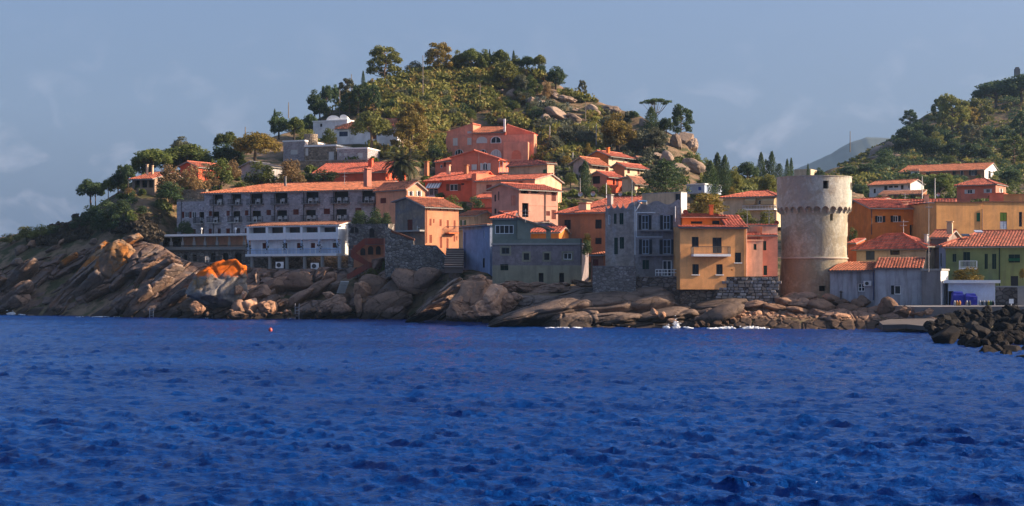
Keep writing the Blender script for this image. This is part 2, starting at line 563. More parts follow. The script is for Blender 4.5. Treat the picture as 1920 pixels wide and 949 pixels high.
TILE_BR = tilemat((0.32, 0.13, 0.075), 0.5)
# ------------------------------------------------------------------ buildings
def tiles(mb, E0, E1, vv, V, ua=0.0, ub=None, pitch=None, amp=None, row=0.48, mat=0, slab=1, thick=0.12):
    """one roof slope of rounded tile rows: eave E0-E1, vv up the slope, length V; between ua and ub the slope reaches its full length"""
    E0, E1, vv = Vector(E0), Vector(E1), Vector(vv).normalized()
    L = (E1 - E0).length
    pitch = max(pitch or 0, 0.27, min(.46, E0.y * 0.0019)); amp = amp or pitch * .25
    u = (E1 - E0) / L
    if ub is None: ub = L
    n = u.cross(vv).normalized()
    if n.z < 0: n = -n
    nc = max(2, round(L / pitch)); p = L / nc
    uc = (np.arange(nc) + 0.5) * p
    vm = np.where(uc < ua, V * uc / max(ua, 1e-6), np.where(uc > ub, V * (L - uc) / max(L - ub, 1e-6), V))
    nr = max(1, math.ceil(V / row)); rh = V / nr
    off = np.array([-0.5, -0.3, 0.0, 0.3, 0.5]) * p
    hh = np.array([0.0, 0.72, 1.0, 0.72, 0.0]) * amp
    Eo, uu, vn, nn = (np.array(x) for x in (E0, u, vv, n))
    for r in range(nr):
        v0 = r * rh
        sel = np.nonzero(vm > v0 + 0.02)[0]
        if len(sel) == 0: continue
        v1 = np.minimum(v0 + rh, vm[sel])
        k = len(sel)
        jit = rng.normal(0, 0.006, k)
        Ub = (uc[sel] + jit)[:, None] + off[None]
        lo = Eo + Ub[..., None] * uu + v0 * vn + (hh + 0.035 + rng.normal(0, 0.006, (k, 1)))[..., None] * nn
        hi = Eo + Ub[..., None] * uu + v1[:, None, None] * vn + (hh * 0.9)[None, :, None] * nn
        Vv = np.stack([lo, hi], 1).reshape(-1, 3)        # (k,2,5)
        b = (np.arange(k) * 10)[:, None] + np.arange(4)[None]
        F = np.stack([b, b + 1, b + 6, b + 5], -1).reshape(-1, 4)
        if u.cross(vv).dot(n) < 0: F = F[:, ::-1]
        rv = np.clip(rng.beta(2.2, 2.2, k) + 0.0005, 0, 1)
        mb.addnp(Vv, F, mat, np.repeat(rv, 4))
    T0 = E0 + u * ua + vv * V; T1 = E0 + u * ub + vv * V
    pts = [E0, E1, T1, T0] if (T1 - T0).length > 0.02 else [E0, E1, T0]
    pts = [q - n * 0.004 for q in pts]
    mb.prism(pts, -n * thick, slab)

def ridge_cap(mb, a, b, mat=0, r=0.14):
    a, b = Vector(a), Vector(b)
    k = max(1, int((b - a).length / 0.5))
    for i in range(k):
        p, q = a.lerp(b, i / k), a.lerp(b, (i + 1) / k)
        d = len(mb.r)
        mb.tube([p - Vector((0, 0, 0.02)), q + Vector((0, 0, 0.01))], r, 6, mat, cap=False)
        rv = 0.2 + 0.6 * random.random()
        for j in range(d, len(mb.r)): mb.r[j] = rv

class Face:
    """a vertical wall plane from P0 to P1 (left to right as seen from outside)"""
    def __init__(s, P0, P1):
        s.o = Vector((P0[0], P0[1], 0)); d = Vector((P1[0], P1[1], 0)) - s.o
        s.L = d.length; s.u = d / s.L
        s.n = Vector((s.u.y, -s.u.x, 0))          # outward
        s.holes = []
    def uz(s, px, py):
        k = (px - CX) / FPX
        # o + t*u on ray x = k*y
        t = (k * s.o.y - s.o.x) / (s.u.x - k * s.u.y)
        Y = s.o.y + t * s.u.y
        return t, zof(py, Y)
    def p(s, u, z, off=0.0):
        q = s.o + s.u * u + s.n * off
        return Vector((q.x, q.y, z))

def wall_grid(mb, f, u0, u1, z0, z1, holes, rev=0.22, m=0):
    """wall rectangle with real rectangular openings and their reveals"""
    hs = [(max(a, u0 + .02), min(b, u1 - .02), max(c, z0 + .02), min(d, z1 - .02)) for a, b, c, d in holes]
    hs = [h for h in hs if h[1] - h[0] > 0.05 and h[3] - h[2] > 0.05]
    us = sorted({u0, u1, *[h[0] for h in hs], *[h[1] for h in hs]})
    for a, b in zip(us, us[1:]):
        if b - a < 1e-5: continue
        mid = (a + b) / 2
        cut = sorted([(h[2], h[3]) for h in hs if h[0] < mid < h[1]])
        z = z0
        for c, d in cut:
            if c > z + 1e-5:
                mb.poly([f.p(a, z), f.p(b, z), f.p(b, c), f.p(a, c)], m)
            z = max(z, d)
        if z1 > z + 1e-5:
            mb.poly([f.p(a, z), f.p(b, z), f.p(b, z1), f.p(a, z1)], m)
    for a, b, c, d in hs:
        mb.poly([f.p(a, c), f.p(a, c, -rev), f.p(a, d, -rev), f.p(a, d)][::-1], m)
        mb.poly([f.p(b, c), f.p(b, c, -rev), f.p(b, d, -rev), f.p(b, d)], m)
        mb.poly([f.p(a, c), f.p(b, c), f.p(b, c, -rev), f.p(a, c, -rev)][::-1], m)
        mb.poly([f.p(a, d), f.p(b, d), f.p(b, d, -rev), f.p(a, d, -rev)], m)

def fbox(mb, f, u0, u1, z0, z1, o0, o1, m=0):
    """box on a wall plane between offsets o0 < o1 (outward positive)"""
    mb.box(f.p(u0, z0, o0), f.u * (u1 - u0), f.n * (o1 - o0), Vector((0, 0, z1 - z0)), m)

def shutter(f, u0, u1, z0, z1, o0, root, mat, name='shutter'):
    mb = MB()
    fbox(mb, f, u0, u1, z0, z1, o0, o0 + 0.035)
    n = max(3, int((z1 - z0) / 0.24))
    w = u1 - u0
    for k in range(n):
        a = z0 + 0.06 + (z1 - z0 - 0.12) * k / n
        fbox(mb, f, u0 + w * .14, u1 - w * .14, a, a + (z1 - z0) / n * 0.55, o0 + 0.036, o0 + 0.06)
    return mb.build(name, mat, root)

def glazing(f, u0, u1, z0, z1, off, root, frame, cols=2, rows=1, name='window', fw=0.07, glass=None):
    mb = MB()
    fbox(mb, f, u0, u0 + fw, z0, z1, off, off + 0.07)
    fbox(mb, f, u1 - fw, u1, z0, z1, off, off + 0.07)
    fbox(mb, f, u0 + fw, u1 - fw, z0, z0 + fw, off, off + 0.07)
    fbox(mb, f, u0 + fw, u1 - fw, z1 - fw, z1, off, off + 0.07)
    for k in range(1, cols):
        c = u0 + (u1 - u0) * k / cols
        fbox(mb, f, c - fw * .45, c + fw * .45, z0 + fw, z1 - fw, off, off + 0.06)
    for k in range(1, rows):
        c = z0 + (z1 - z0) * k / rows
        fbox(mb, f, u0 + fw, u1 - fw, c - fw * .3, c + fw * .3, off + 0.002, off + 0.05)
    w = mb.build(name, frame, root)
    for k in range(cols):
        pb = MB()
        a = u0 + (u1 - u0) * k / cols + .02; b = u0 + (u1 - u0) * (k + 1) / cols - .02
        fbox(pb, f, a, b, z0 + .02, z1 - .02, off - 0.002, off + 0.022)
        pb.build('pane', glass or GLASS, w)
    return w

HOUSES = []
class House:
    def __init__(s, name, label, cat, A, B, C=None, d=8.0, base=0, eave=0, mat=None, group=None, mat_r=None, sink=2.0):
        """A, B = (photo column, distance) of the front wall's left and right corner; C = column where the right side wall ends
        (its distance follows from the right angle), else the house is d metres deep; base and eave = photo rows at corner B"""
        pa = Vector(((A[0] - CX) / FPX * A[1], A[1], 0)); pb = Vector(((B[0] - CX) / FPX * B[1], B[1], 0))
        u = (pb - pa).normalized(); n = Vector((-u.y, u.x, 0))
        if C is not None:
            k = (C - CX) / FPX
            d = (k * pb.y - pb.x) / (n.x - k * n.y)
        s.A, s.B, s.C, s.D = pa, pb, pb + n * d, pa + n * d
        s.u, s.n, s.d, s.L = u, n, d, (pb - pa).length
        s.zb = zof(base, B[1]); s.ze = zof(eave, B[1]); s.YB = B[1]
        c = (s.A + s.B + s.C + s.D) / 4
        s.root = empty(name, (c.x, c.y, s.zb), label, cat, group)
        s.F, s.Rt, s.Lf = Face(s.A, s.B), Face(s.B, s.C), Face(s.D, s.A)
        s.Bk = Face(s.C, s.D)
        s.mat, s.mat_r, s.sink = mat, mat_r or mat, sink
        s.extra = []          # gable polygons
        HOUSES.append(s)
        s.ztops = [s.ze] * 4  # F, Rt, Bk, Lf
    def z(s, py):
        return zof(py, s.YB)
    # --- openings
    def win(s, style, x0, y0, x1, y1, m=None, fr=None, face='F', cols=2, rows=1, sill=False, surround=None, rev=0.16):
        f = {'F': s.F, 'R': s.Rt, 'L': s.Lf}[face]
        u0, za = f.uz(x0, y1); u1, zb = f.uz(x1, y0)
        f.holes.append((u0, u1, za, zb))
        m = m or BLACK_SH; fr = fr or WHITE
        if style == 'S':                              # closed pair of shutters
            c = (u0 + u1) / 2
            shutter(f, u0 + .01, c - .01, za + .01, zb - .01, -0.08, s.root, m)
            shutter(f, c + .01, u1 - .01, za + .01, zb - .01, -0.08, s.root, m)
        elif style == 'G':
            glazing(f, u0, u1, za, zb, -rev, s.root, fr, cols, rows)
        elif style == 'O':                            # window with its shutters folded back
            w = u1 - u0
            glazing(f, u0, u1, za, zb, -rev, s.root, fr, cols, rows)
            shutter(f, u0 - w * .5, u0 - .02, za, zb, 0.02, s.root, m)
            shutter(f, u1 + .02, u1 + w * .5, za, zb, 0.02, s.root, m)
        elif style == 'P':                            # plain door
            mb = MB(); fbox(mb, f, u0 + .01, u1 - .01, za + .01, zb - .01, -0.14, -0.09)
            w, h = u1 - u0, zb - za
            for q in (0.1, 0.55):
                for t in (0.12, 0.55):
                    fbox(mb, f, u0 + w * t, u0 + w * (t + .33), za + h * q, za + h * (q + .35), -0.092, -0.07)
            mb.build('door', m, s.root)
        elif style == 'D':                            # open doorway or bare opening, its inner shade painted on a dark block
            mb = MB(); fbox(mb, f, u0 - .05, u1 + .05, za - .05, zb + .05, -0.9, -0.6)
            mb.build('doorway', DARK, s.root)
        if sill:
            mb = MB(); fbox(mb, f, u0 - .1, u1 + .1, za - .1, za - .003, -0.05, 0.1); mb.build('sill', fr, s.root)
        if surround:
            mb = MB(); w = 0.22
            fbox(mb, f, u0 - w, u0 - .003, za - w, zb + w, -.05, .025); fbox(mb, f, u1 + .003, u1 + w, za - w, zb + w, -.05, .025)
            fbox(mb, f, u0, u1, za - w, za - .003, -.05, .024); fbox(mb, f, u0, u1, zb + .003, zb + w, -.05, .024)
            mb.build('surround', surround, s.root)
        return f, u0, u1, za, zb
    def arch(s, x0, y0, x1, y1, m=None, fr=None, face='F', bars=3, glass=None):
        """arched window: frame, pane and bars standing in a rounded reveal"""
        f = {'F': s.F, 'R': s.Rt, 'L': s.Lf}[face]
        u0, za = f.uz(x0, y1); u1, zb = f.uz(x1, y0)
        c, r = (u0 + u1) / 2, (u1 - u0) / 2
        rz = min(r, (zb - za) * 0.62)
        pts = [(u0, za), (u1, za)] + [(c + r * math.cos(t), zb - rz + rz * math.sin(t)) for t in np.linspace(0, math.pi, 11)]
        mb = MB(); k = len(pts)
        cm, zm = c, (za + zb) / 2
        for i in range(k):
            (a, b_), (c_, d_) = pts[i], pts[(i + 1) % k]
            g = lambda q, w, S=0.86: (cm + (q - cm) * S, zm + (w - zm) * S)
            ia, ib = g(a, b_), g(c_, d_)
            mb.poly([f.p(a, b_, .06), f.p(c_, d_, .06), f.p(*ib, .06), f.p(*ia, .06)])
            mb.poly([f.p(a, b_, -.05), f.p(c_, d_, -.05), f.p(c_, d_, .06), f.p(a, b_, .06)])
            mb.poly([f.p(*ia, .06), f.p(*ib, .06), f.p(*ib, -.02), f.p(*ia, -.02)])
        for i in range(1, bars):
            q = u0 + (u1 - u0) * i / bars
            fbox(mb, f, q - .05, q + .05, za + .05, zb - rz * .25, .012, .05)
        w = mb.build('window', fr or WHITE, s.root)
        pb = MB(); pb.prism([f.p(a, b_, -.02) for a, b_ in pts], f.n * .03); pb.build('pane', glass or GLASS, w)
    def pipe(s, px, y0, y1, face='F', r=0.06, m=None, off=0.09):
        f = {'F': s.F, 'R': s.Rt, 'L': s.Lf}[face]
        u, z0 = f.uz(px, y0); _, z1 = f.uz(px, y1)
        mb = MB(); mb.tube([f.p(u, z0, off), f.p(u, z1, off)], r, 6); return mb.build('downpipe', m or IRON, s.root)
    def band(s, x0, x1, y0, y1, m, off=0.03, name='band', face='F'):
        f = {'F': s.F, 'R': s.Rt, 'L': s.Lf}[face]
        u0, z1 = f.uz(x0, y0); u1, _ = f.uz(x1, y0); _, z0 = f.uz((x0 + x1) / 2, y1)
        mb = MB(); fbox(mb, f, u0, u1, z0, z1, -0.1, off); return mb.build(name, m, s.root)
    def balcony(s, x0, x1, yslab, yrail, proj=1.0, slab=None, rail=None, face='F', bars=12, th=0.16):
        f = {'F': s.F, 'R': s.Rt, 'L': s.Lf}[face]
        u0, zs = f.uz(x0, yslab); u1, _ = f.uz(x1, yslab); _, zr = f.uz((x0 + x1) / 2, yrail)
        mb = MB(); fbox(mb, f, u0, u1, zs - th, zs, -0.1, proj)
        b = mb.build('balcony', slab or CONC, s.root)
        if yrail:
            mb = MB()
            P = [f.p(u0 + .03, 0, 0), f.p(u0 + .03, 0, proj - .04), f.p(u1 - .03, 0, proj - .04), f.p(u1 - .03, 0, 0)]
            up = lambda q, z: Vector((q.x, q.y, z))
            for a, c in zip(P, P[1:]):
                mb.tube([up(a, zr), up(c, zr)], .03, 4); mb.tube([up(a, zs + .1), up(c, zs + .1)], .02, 4)
                k = max(2, int((c - a).length / ((u1 - u0) / bars)))
                for i in range(k + 1):
                    q = a.lerp(c, i / k); mb.tube([up(q, zs), up(q, zr)], .018, 4)
            mb.build('railing', rail or IRON, b)
        return b
    # --- roofs
    def roof_par(s, ridge, tile=None, slab=None, over=0.45, rf=0.5, hipL=0.0, hipR=0.0, back=True, side=0.3, ze=None, pitch=None):
        """ridge parallel to the front wall; ridge = photo row of the ridge"""
        ze = ze if ze is not None else s.ze
        d1 = s.d * rf
        zr = zof(ridge, s.YB + d1 * s.n.y)
        ze = (ze + over * zr / d1) / (1 + over / d1)      # the photo row is that of the eave's edge
        s.ze = ze; s.ztops = [ze] * 4
        mb = MB(); up = Vector((0, 0, 1)); slab = slab or CONC
        sl = (zr - ze) / d1
        E0 = s.A - s.n * over - s.u * side + up * (ze - over * sl); E1 = s.B - s.n * over + s.u * side + up * (ze - over * sl)
        vv = s.n * d1 + up * (zr - ze); V = vv.length * (d1 + over) / d1
        tiles(mb, E0, E1, vv, V, hipL + side if hipL else 0, (s.L + 2 * side - hipR - side) if hipR else None, pitch=pitch)
        r0 = s.A + s.n * d1 + s.u * (hipL if hipL else -side) + up * (zr + .05); r1 = s.B + s.n * d1 - s.u * (hipR if hipR else -side) + up * (zr + .05)
        if (r1 - r0).length > .3: ridge_cap(mb, r0, r1)
        d2 = s.d - d1
        if back and d2 > 0.3:
            sb = (zr - ze) / d2
            G0 = s.C + s.n * over + s.u * side + up * (ze - over * sb); G1 = s.D + s.n * over - s.u * side + up * (ze - over * sb)
            vb = -s.n * d2 + up * (zr - ze)
            tiles(mb, G0, G1, vb, vb.length * (d2 + over) / d2, hipR + side if hipR else 0, (s.L + 2 * side - hipL - side) if hipL else None, row=1.2, pitch=.5)
        W2 = s.d + 2 * over
        for hip, (P, Q), dirn in ((hipR, (s.B, s.C), -s.u), (hipL, (s.D, s.A), s.u)):
            k = 1 if hip is hipR else -1
            if hip:
                sg = (zr - ze) / hip
                e0 = P + (-s.n * over if dirn == -s.u else s.n * over) - dirn * side + up * (ze - side * sg)
                e1 = Q + (s.n * over if dirn == -s.u else -s.n * over) - dirn * side + up * (ze - side * sg)
                vh = dirn * hip + up * (zr - ze)
                ap = (over + d1) if dirn == -s.u else (over + d2)
                tiles(mb, e0, e1, vh, vh.length * (hip + side) / hip, ap, ap, pitch=pitch)
                apx = P + (s.n * d1 if dirn == -s.u else -s.n * d2) + dirn * hip + up * (zr + .04)
                fc = (E1 if dirn == -s.u else E0) + up * .06
                ridge_cap(mb, fc, apx)
            else:
                g = s.Rt if dirn == -s.u else s.Lf
                a, b = (0, d1) if dirn == -s.u else (0, d2)
                s.extra.append((g, [g.p(0, ze), g.p(s.d, ze), g.p(b, zr)]))
        s.roof = mb.build('roof', [tile or TILE_OR, slab], s.root)
        return s.roof
    def roof_perp(s, ridge, rf=0.5, eaveL=None, eaveR=None, tile=None, slab=None, over=0.4, side=0.45, pitch=None):
        """gable on the front wall; ridge = photo row of the ridge end over the front wall, rf along the wall"""
        up = Vector((0, 0, 1)); slab = slab or CONC
        zl = zof(eaveL, s.A.y) if eaveL else s.ze; zr_ = zof(eaveR, s.YB) if eaveR else s.ze
        zr = zof(ridge, s.A.y + (s.B.y - s.A.y) * rf)
        mb = MB(); wl_, wr_ = s.L * rf, s.L * (1 - rf)
        if wl_ > .2:
            sl = (zr - zl) / wl_
            e0 = s.D + s.n * over - s.u * side + up * (zl - side * sl); e1 = s.A - s.n * over - s.u * side + up * (zl - side * sl)
            v = s.u * wl_ + up * (zr - zl); tiles(mb, e0, e1, v, v.length * (wl_ + side) / wl_, pitch=pitch)
        if wr_ > .2:
            sr = (zr - zr_) / wr_
            e0 = s.B - s.n * over + s.u * side + up * (zr_ - side * sr); e1 = s.C + s.n * over + s.u * side + up * (zr_ - side * sr)
            v = -s.u * wr_ + up * (zr - zr_); tiles(mb, e0, e1, v, v.length * (wr_ + side) / wr_, pitch=pitch)
        ridge_cap(mb, s.A + s.u * wl_ - s.n * over + up * (zr + .05), s.D + s.u * wl_ + s.n * over + up * (zr + .05))
        z0 = min(zl, zr_)
        for g, ui in ((s.F, wl_), (s.Bk, s.L - wl_)):
            L, Rr = (zl, zr_) if g is s.F else (zr_, zl)
            s.extra.append((g, [g.p(0, z0), g.p(s.L, z0), g.p(s.L, Rr), g.p(ui, zr), g.p(0, L)]))
        s.ztops = [z0, zr_, z0, zl]
        s.roof = mb.build('roof', [tile or TILE_OR, slab], s.root)
        return s.roof
    def roof_shed(s, top, tile=None, slab=None, over=0.3, side=0.15, frac=1.0, pitch=None):
        """single slope rising from the front wall to photo row `top` at the back"""
        up = Vector((0, 0, 1)); slab = slab or CONC
        d1 = s.d * frac; zt = zof(top, s.YB + d1 * s.n.y)
        s.ze = (s.ze + over * zt / d1) / (1 + over / d1); s.ztops = [s.ze] * 4
        sl = (zt - s.ze) / d1; mb = MB()
        E0 = s.A - s.n * over - s.u * side + up * (s.ze - over * sl); E1 = s.B - s.n * over + s.u * side + up * (s.ze - over * sl)
        v = s.n * d1 + up * (zt - s.ze)
        tiles(mb, E0, E1, v, v.length * (d1 + over) / d1, pitch=pitch)
        for g, pts in ((s.Rt, [s.Rt.p(0, s.ze), s.Rt.p(s.d, s.ze), s.Rt.p(s.d, zt)]), (s.Lf, [s.Lf.p(0, s.ze), s.Lf.p(s.d, s.ze), s.Lf.p(0, zt)])):
            s.extra.append((g, pts))
        s.ztops[2] = zt
        s.roof = mb.build('roof', [tile or TILE_OR, slab], s.root)
        return s.roof
    def roof_flat(s, m=None, th=0.22, over=0.12, para=0.0):
        up = Vector((0, 0, 1)); mb = MB(); z = s.ze + 0.003
        o = s.A - s.u * over - s.n * over
        if para:
            t = 0.2
            a = s.A.copy(); a.z = z
            mb.box(a, s.u * s.L, s.n * t, up * para); mb.box(a + s.n * (s.d - t), s.u * s.L, s.n * t, up * para)
            mb.box(a + s.n * t, s.u * t, s.n * (s.d - 2 * t), up * para); mb.box(a + s.n * t + s.u * (s.L - t), s.u * t, s.n * (s.d - 2 * t), up * para)
            mb.box(a + s.n * t + s.u * t, s.u * (s.L - 2 * t), s.n * (s.d - 2 * t), up * 0.05)
        else:
            mb.box(Vector((o.x, o.y, z)), s.u * (s.L + 2 * over), s.n * (s.d + 2 * over), up * th)
        s.roof = mb.build('roof', m or CONC, s.root)
        return s.roof
    def chimney(s, px, y0, y1, w=0.6, back=2.0, m=None, cap=True):
        """chimney rising from the roof, `back` metres behind the front wall"""
        Y = s.YB + back
        a, b = W(px, y0, Y), W(px, y1, Y)
        mb = MB(); mb.box(a - s.u * w / 2 - s.n * w / 2 - Vector((0, 0, .4)), s.u * w, s.n * w, Vector((0, 0, b.z - a.z + .4)))
        if cap:
            mb.box(b - s.u * (w * .65) - s.n * (w * .65) + Vector((0, 0, .14)), s.u * w * 1.3, s.n * w * 1.3, Vector((0, 0, .1)))
            mb.box(b - s.u * (w * .4) - s.n * (w * .4), s.u * w * .8, s.n * w * .8, Vector((0, 0, .14)))
        return mb.build('chimney', m or s.mat, getattr(s, 'roof', s.root))
    def finish(s):
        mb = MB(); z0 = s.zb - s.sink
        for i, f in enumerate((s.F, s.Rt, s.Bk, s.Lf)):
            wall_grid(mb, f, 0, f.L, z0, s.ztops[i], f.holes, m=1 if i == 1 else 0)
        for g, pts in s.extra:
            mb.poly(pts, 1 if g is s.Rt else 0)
        # ceiling under the roof so that no light leaks into the shell
        zt = min(s.ztops)
        mb.poly([Vector((q.x, q.y, zt - .01)) for q in (s.A, s.B, s.C, s.D)])
        # inner lining behind the openings
        i = 0.24
        cs = [s.A + (s.u + s.n) * i, s.B + (-s.u + s.n) * i, s.C + (-s.u - s.n) * i, s.D + (s.u - s.n) * i]
        s.wall = mb.build('wall', [s.mat, s.mat_r], s.root)
        return s

def pole(px, y0, y1, Y, r=0.06, name='utility_pole', label=None, cat='pole', m=None, group=None, top=None):
    a = W(px, y0, Y); b = W(px, y1, Y)
    mb = MB(); mb.tube([Vector((0, 0, -.6)), Vector((0, 0, (b.z - a.z) * .5)), Vector((0, 0, b.z - a.z))], r, 6, r2=r * .6)
    if top == 'arms':
        h = b.z - a.z
        mb.tube([Vector((-.6, 0, h - .25)), Vector((.6, 0, h - .25))], .03, 4)
        mb.tube([Vector((-.4, 0, h - .7)), Vector((.4, 0, h - .7))], .03, 4)
    me = mb.build(name, m or STEEL)
    me.location = a
    return tag(me, label, cat, group)
# ------------------------------------------------------------------ the land: sheets through profile lines (photo row, distance)
class Sheet:
    def __init__(s, table, ridge=None):
        s.px = np.array([c[0] for c in table], float)
        s.PY = np.array([[k[0] for k in c[1]] for c in table], float)     # columns x levels
        s.YY = np.array([[k[1] for k in c[1]] for c in table], float)
        s.K = s.PY.shape[1]
        s.ridge = ridge
    def levels(s, px):
        px = np.asarray(px, float)
        P = np.stack([np.interp(px, s.px, s.PY[:, k]) for k in range(s.K)], -1)
        Y = np.stack([np.interp(px, s.px, s.YY[:, k]) for k in range(s.K)], -1)
        if s.ridge is not None:
            P[..., s.K - 2] = np.interp(px, [a for a, b in s.ridge], [b for a, b in s.ridge])
        return P, Y
    def point(s, px, t):
        """t in level units"""
        P, Y = s.levels(px)
        t = np.clip(np.asarray(t, float), 0, s.K - 1.0001)
        k = t.astype(int); f = t - k
        py = np.take_along_axis(P, k[..., None], -1)[..., 0] * (1 - f) + np.take_along_axis(P, (k + 1)[..., None], -1)[..., 0] * f
        y = np.take_along_axis(Y, k[..., None], -1)[..., 0] * (1 - f) + np.take_along_axis(Y, (k + 1)[..., None], -1)[..., 0] * f
        return np.stack([(np.asarray(px) - CX) / FPX * y, y, CAMH + (HY - py) / FPX * y], -1)
    def depth(s, px, py):
        P, Y = s.levels(np.array([px])); P, Y = P[0], Y[0]
        for k in range(s.K - 2):
            if P[k + 1] <= py <= P[k]:
                f = (P[k] - py) / max(1e-6, P[k] - P[k + 1])
                return Y[k] * (1 - f) + Y[k + 1] * f
        return Y[s.K - 2] if py < P[s.K - 2] else Y[0]

def prof(*a): return list(a)
MAIN = Sheet([
    (-260, prof((600, 240), (575, 250), (560, 256), (545, 262), (535, 268), (525, 274), (520, 280), (545, 330))),
    (-60, prof((600, 235), (535, 249), (520, 254), (500, 260), (485, 266), (475, 272), (462, 280), (520, 340))),
    (0, prof((600, 233), (520, 248), (500, 252), (480, 258), (465, 262), (455, 266), (445, 274), (510, 340))),
    (150, prof((602, 222), (500, 240), (470, 245), (445, 250), (425, 254), (412, 258), (400, 266), (470, 330))),
    (250, prof((604, 215), (480, 232), (445, 238), (410, 243), (385, 248), (360, 255), (338, 268), (430, 330))),
    (330, prof((605, 210), (500, 226), (470, 232), (440, 240), (378, 253), (345, 262), (318, 278), (420, 340))),
    (470, prof((606, 207), (505, 222), (480, 229), (440, 246), (372, 258), (320, 277), (262, 302), (400, 380))),
    (560, prof((606, 207), (505, 220), (490, 228), (440, 246), (342, 263), (299, 290), (238, 322), (380, 400))),
    (650, prof((606, 206), (503, 218), (478, 230), (440, 244), (348, 263), (264, 300), (190, 338), (340, 420))),
    (750, prof((606, 204), (480, 213), (468, 222), (430, 238), (345, 262), (268, 300), (140, 350), (320, 430))),
    (850, prof((610, 196), (508, 204), (490, 212), (425, 236), (376, 250), (312, 302), (122, 358), (300, 430))),
    (960, prof((616, 180), (548, 180), (528, 192), (425, 232), (372, 252), (312, 301), (128, 358), (300, 430))),
    (1050, prof((624, 166), (552, 177), (530, 190), (430, 228), (366, 264), (318, 290), (155, 350), (320, 430))),
    (1150, prof((624, 166), (534, 181), (514, 190), (430, 226), (370, 266), (318, 294), (203, 340), (340, 420))),
    (1250, prof((624, 167), (540, 180), (522, 188), (440, 223), (372, 260), (322, 287), (243, 324), (350, 420))),
    (1310, prof((626, 166), (546, 180), (532, 187), (450, 221), (378, 262), (332, 290), (290, 320), (360, 420))),
    (1370, prof((627, 163), (552, 179), (538, 186), (455, 221), (390, 262), (352, 292), (333, 322), (380, 420))),
    (1500, prof((628, 160), (560, 177), (548, 184), (470, 215), (405, 260), (368, 292), (345, 330), (380, 430))),
    (1650, prof((624, 160), (577, 171), (562, 179), (500, 206), (432, 242), (392, 284), (366, 330), (390, 430))),
    (1780, prof((616, 152), (580, 158), (577, 173), (540, 191), (450, 231), (402, 282), (372, 330), (390, 430))),
    (1920, prof((616, 150), (580, 157), (577, 173), (540, 191), (450, 231), (402, 282), (372, 330), (390, 430))),
    (2300, prof((616, 150), (580, 157), (577, 173), (540, 191), (450, 231), (402, 282), (372, 330), (390, 430))),
], ridge=[(-260, 520), (-60, 462), (0, 445), (60, 431), (100, 424), (122, 414), (160, 397), (200, 372), (250, 338), (300, 322), (330, 318), (400, 300), (470, 268), (500, 258),
          (560, 242), (600, 218), (640, 196), (660, 178), (690, 160), (720, 152), (760, 140), (800, 128), (850, 124), (900, 122), (950, 128), (1000, 138), (1040, 152), (1060, 166), (1085, 176),
          (1120, 190), (1160, 206), (1200, 218), (1250, 244), (1290, 264), (1308, 290), (1330, 318), (1370, 335), (1450, 340), (1500, 345), (1650, 366), (1780, 372), (2300, 372)])
RIGHT = Sheet([
    (1380, prof((390, 330), (360, 400), (345, 440), (335, 480), (330, 520), (400, 640))),
    (1500, prof((390, 330), (365, 380), (350, 420), (342, 460), (335, 520), (400, 640))),
    (1560, prof((392, 300), (368, 342), (338, 392), (318, 450), (296, 540), (370, 680))),
    (1640, prof((396, 300), (368, 342), (336, 392), (308, 460), (262, 560), (350, 720))),
    (1740, prof((400, 285), (370, 330), (335, 390), (290, 470), (213, 580), (330, 760))),
    (1850, prof((400, 262), (371, 300), (335, 392), (270, 480), (180, 600), (300, 780))),
    (1920, prof((400, 262), (371, 300), (334, 392), (260, 480), (158, 610), (280, 800))),
    (2400, prof((400, 310), (374, 350), (330, 410), (230, 500), (90, 620), (200, 820))),
], ridge=[(1380, 338), (1490, 338), (1520, 344), (1551, 326), (1593, 302), (1627, 283), (1659, 266), (1691, 247), (1740, 213), (1800, 198), (1850, 180), (1920, 158), (2400, 90)])

def depth(px, py): return MAIN.depth(px, py)
def depthR(px, py): return RIGHT.depth(px, py)

def grid_faces(nr, nc):
    i = np.arange(nr - 1)[:, None] * nc + np.arange(nc - 1)[None]
    return np.stack([i, i + 1, i + nc + 1, i + nc], -1).reshape(-1, 4)

SOIL_R = rockmat('soil_and_rock', (0.23, 0.15, 0.095), (0.15, 0.105, 0.065), (0.085, 0.07, 0.042), lichen=(0.045, 0.055, 0.02), lich=(0.45, 0.58), wet=False, scale=0.12, crack=0.7)
def land(sheet, px0, px1, nx, t0, t1, nt, name, mat, amp=1.0, back=0.0):
    px = np.linspace(px0, px1, nx); t = np.linspace(t0, t1, nt)
    PX, T = np.meshgrid(px, t)
    V = sheet.point(PX, T)
    V[..., 1] += back
    n = fbm(V * 0.06, 4) * amp * 1.6 + fbm(V * 0.35, 3) * amp * 0.45
    V[..., 1] -= n * 0.5
    V[..., 2] += n * 0.35 * np.clip((T - 0.6), 0, 1)
    me = mesh_np(name, V.reshape(-1, 3), grid_faces(nt, nx), mat, smooth=True)
    return tag(link(name, me), kind='structure')
land(MAIN, -260, 2300, 620, 0, 7, 190, 'hill', SOIL_R, back=1.2)
land(RIGHT, 1380, 2400, 180, 0, 5, 110, 'hillside', SOIL_R, amp=1.6)

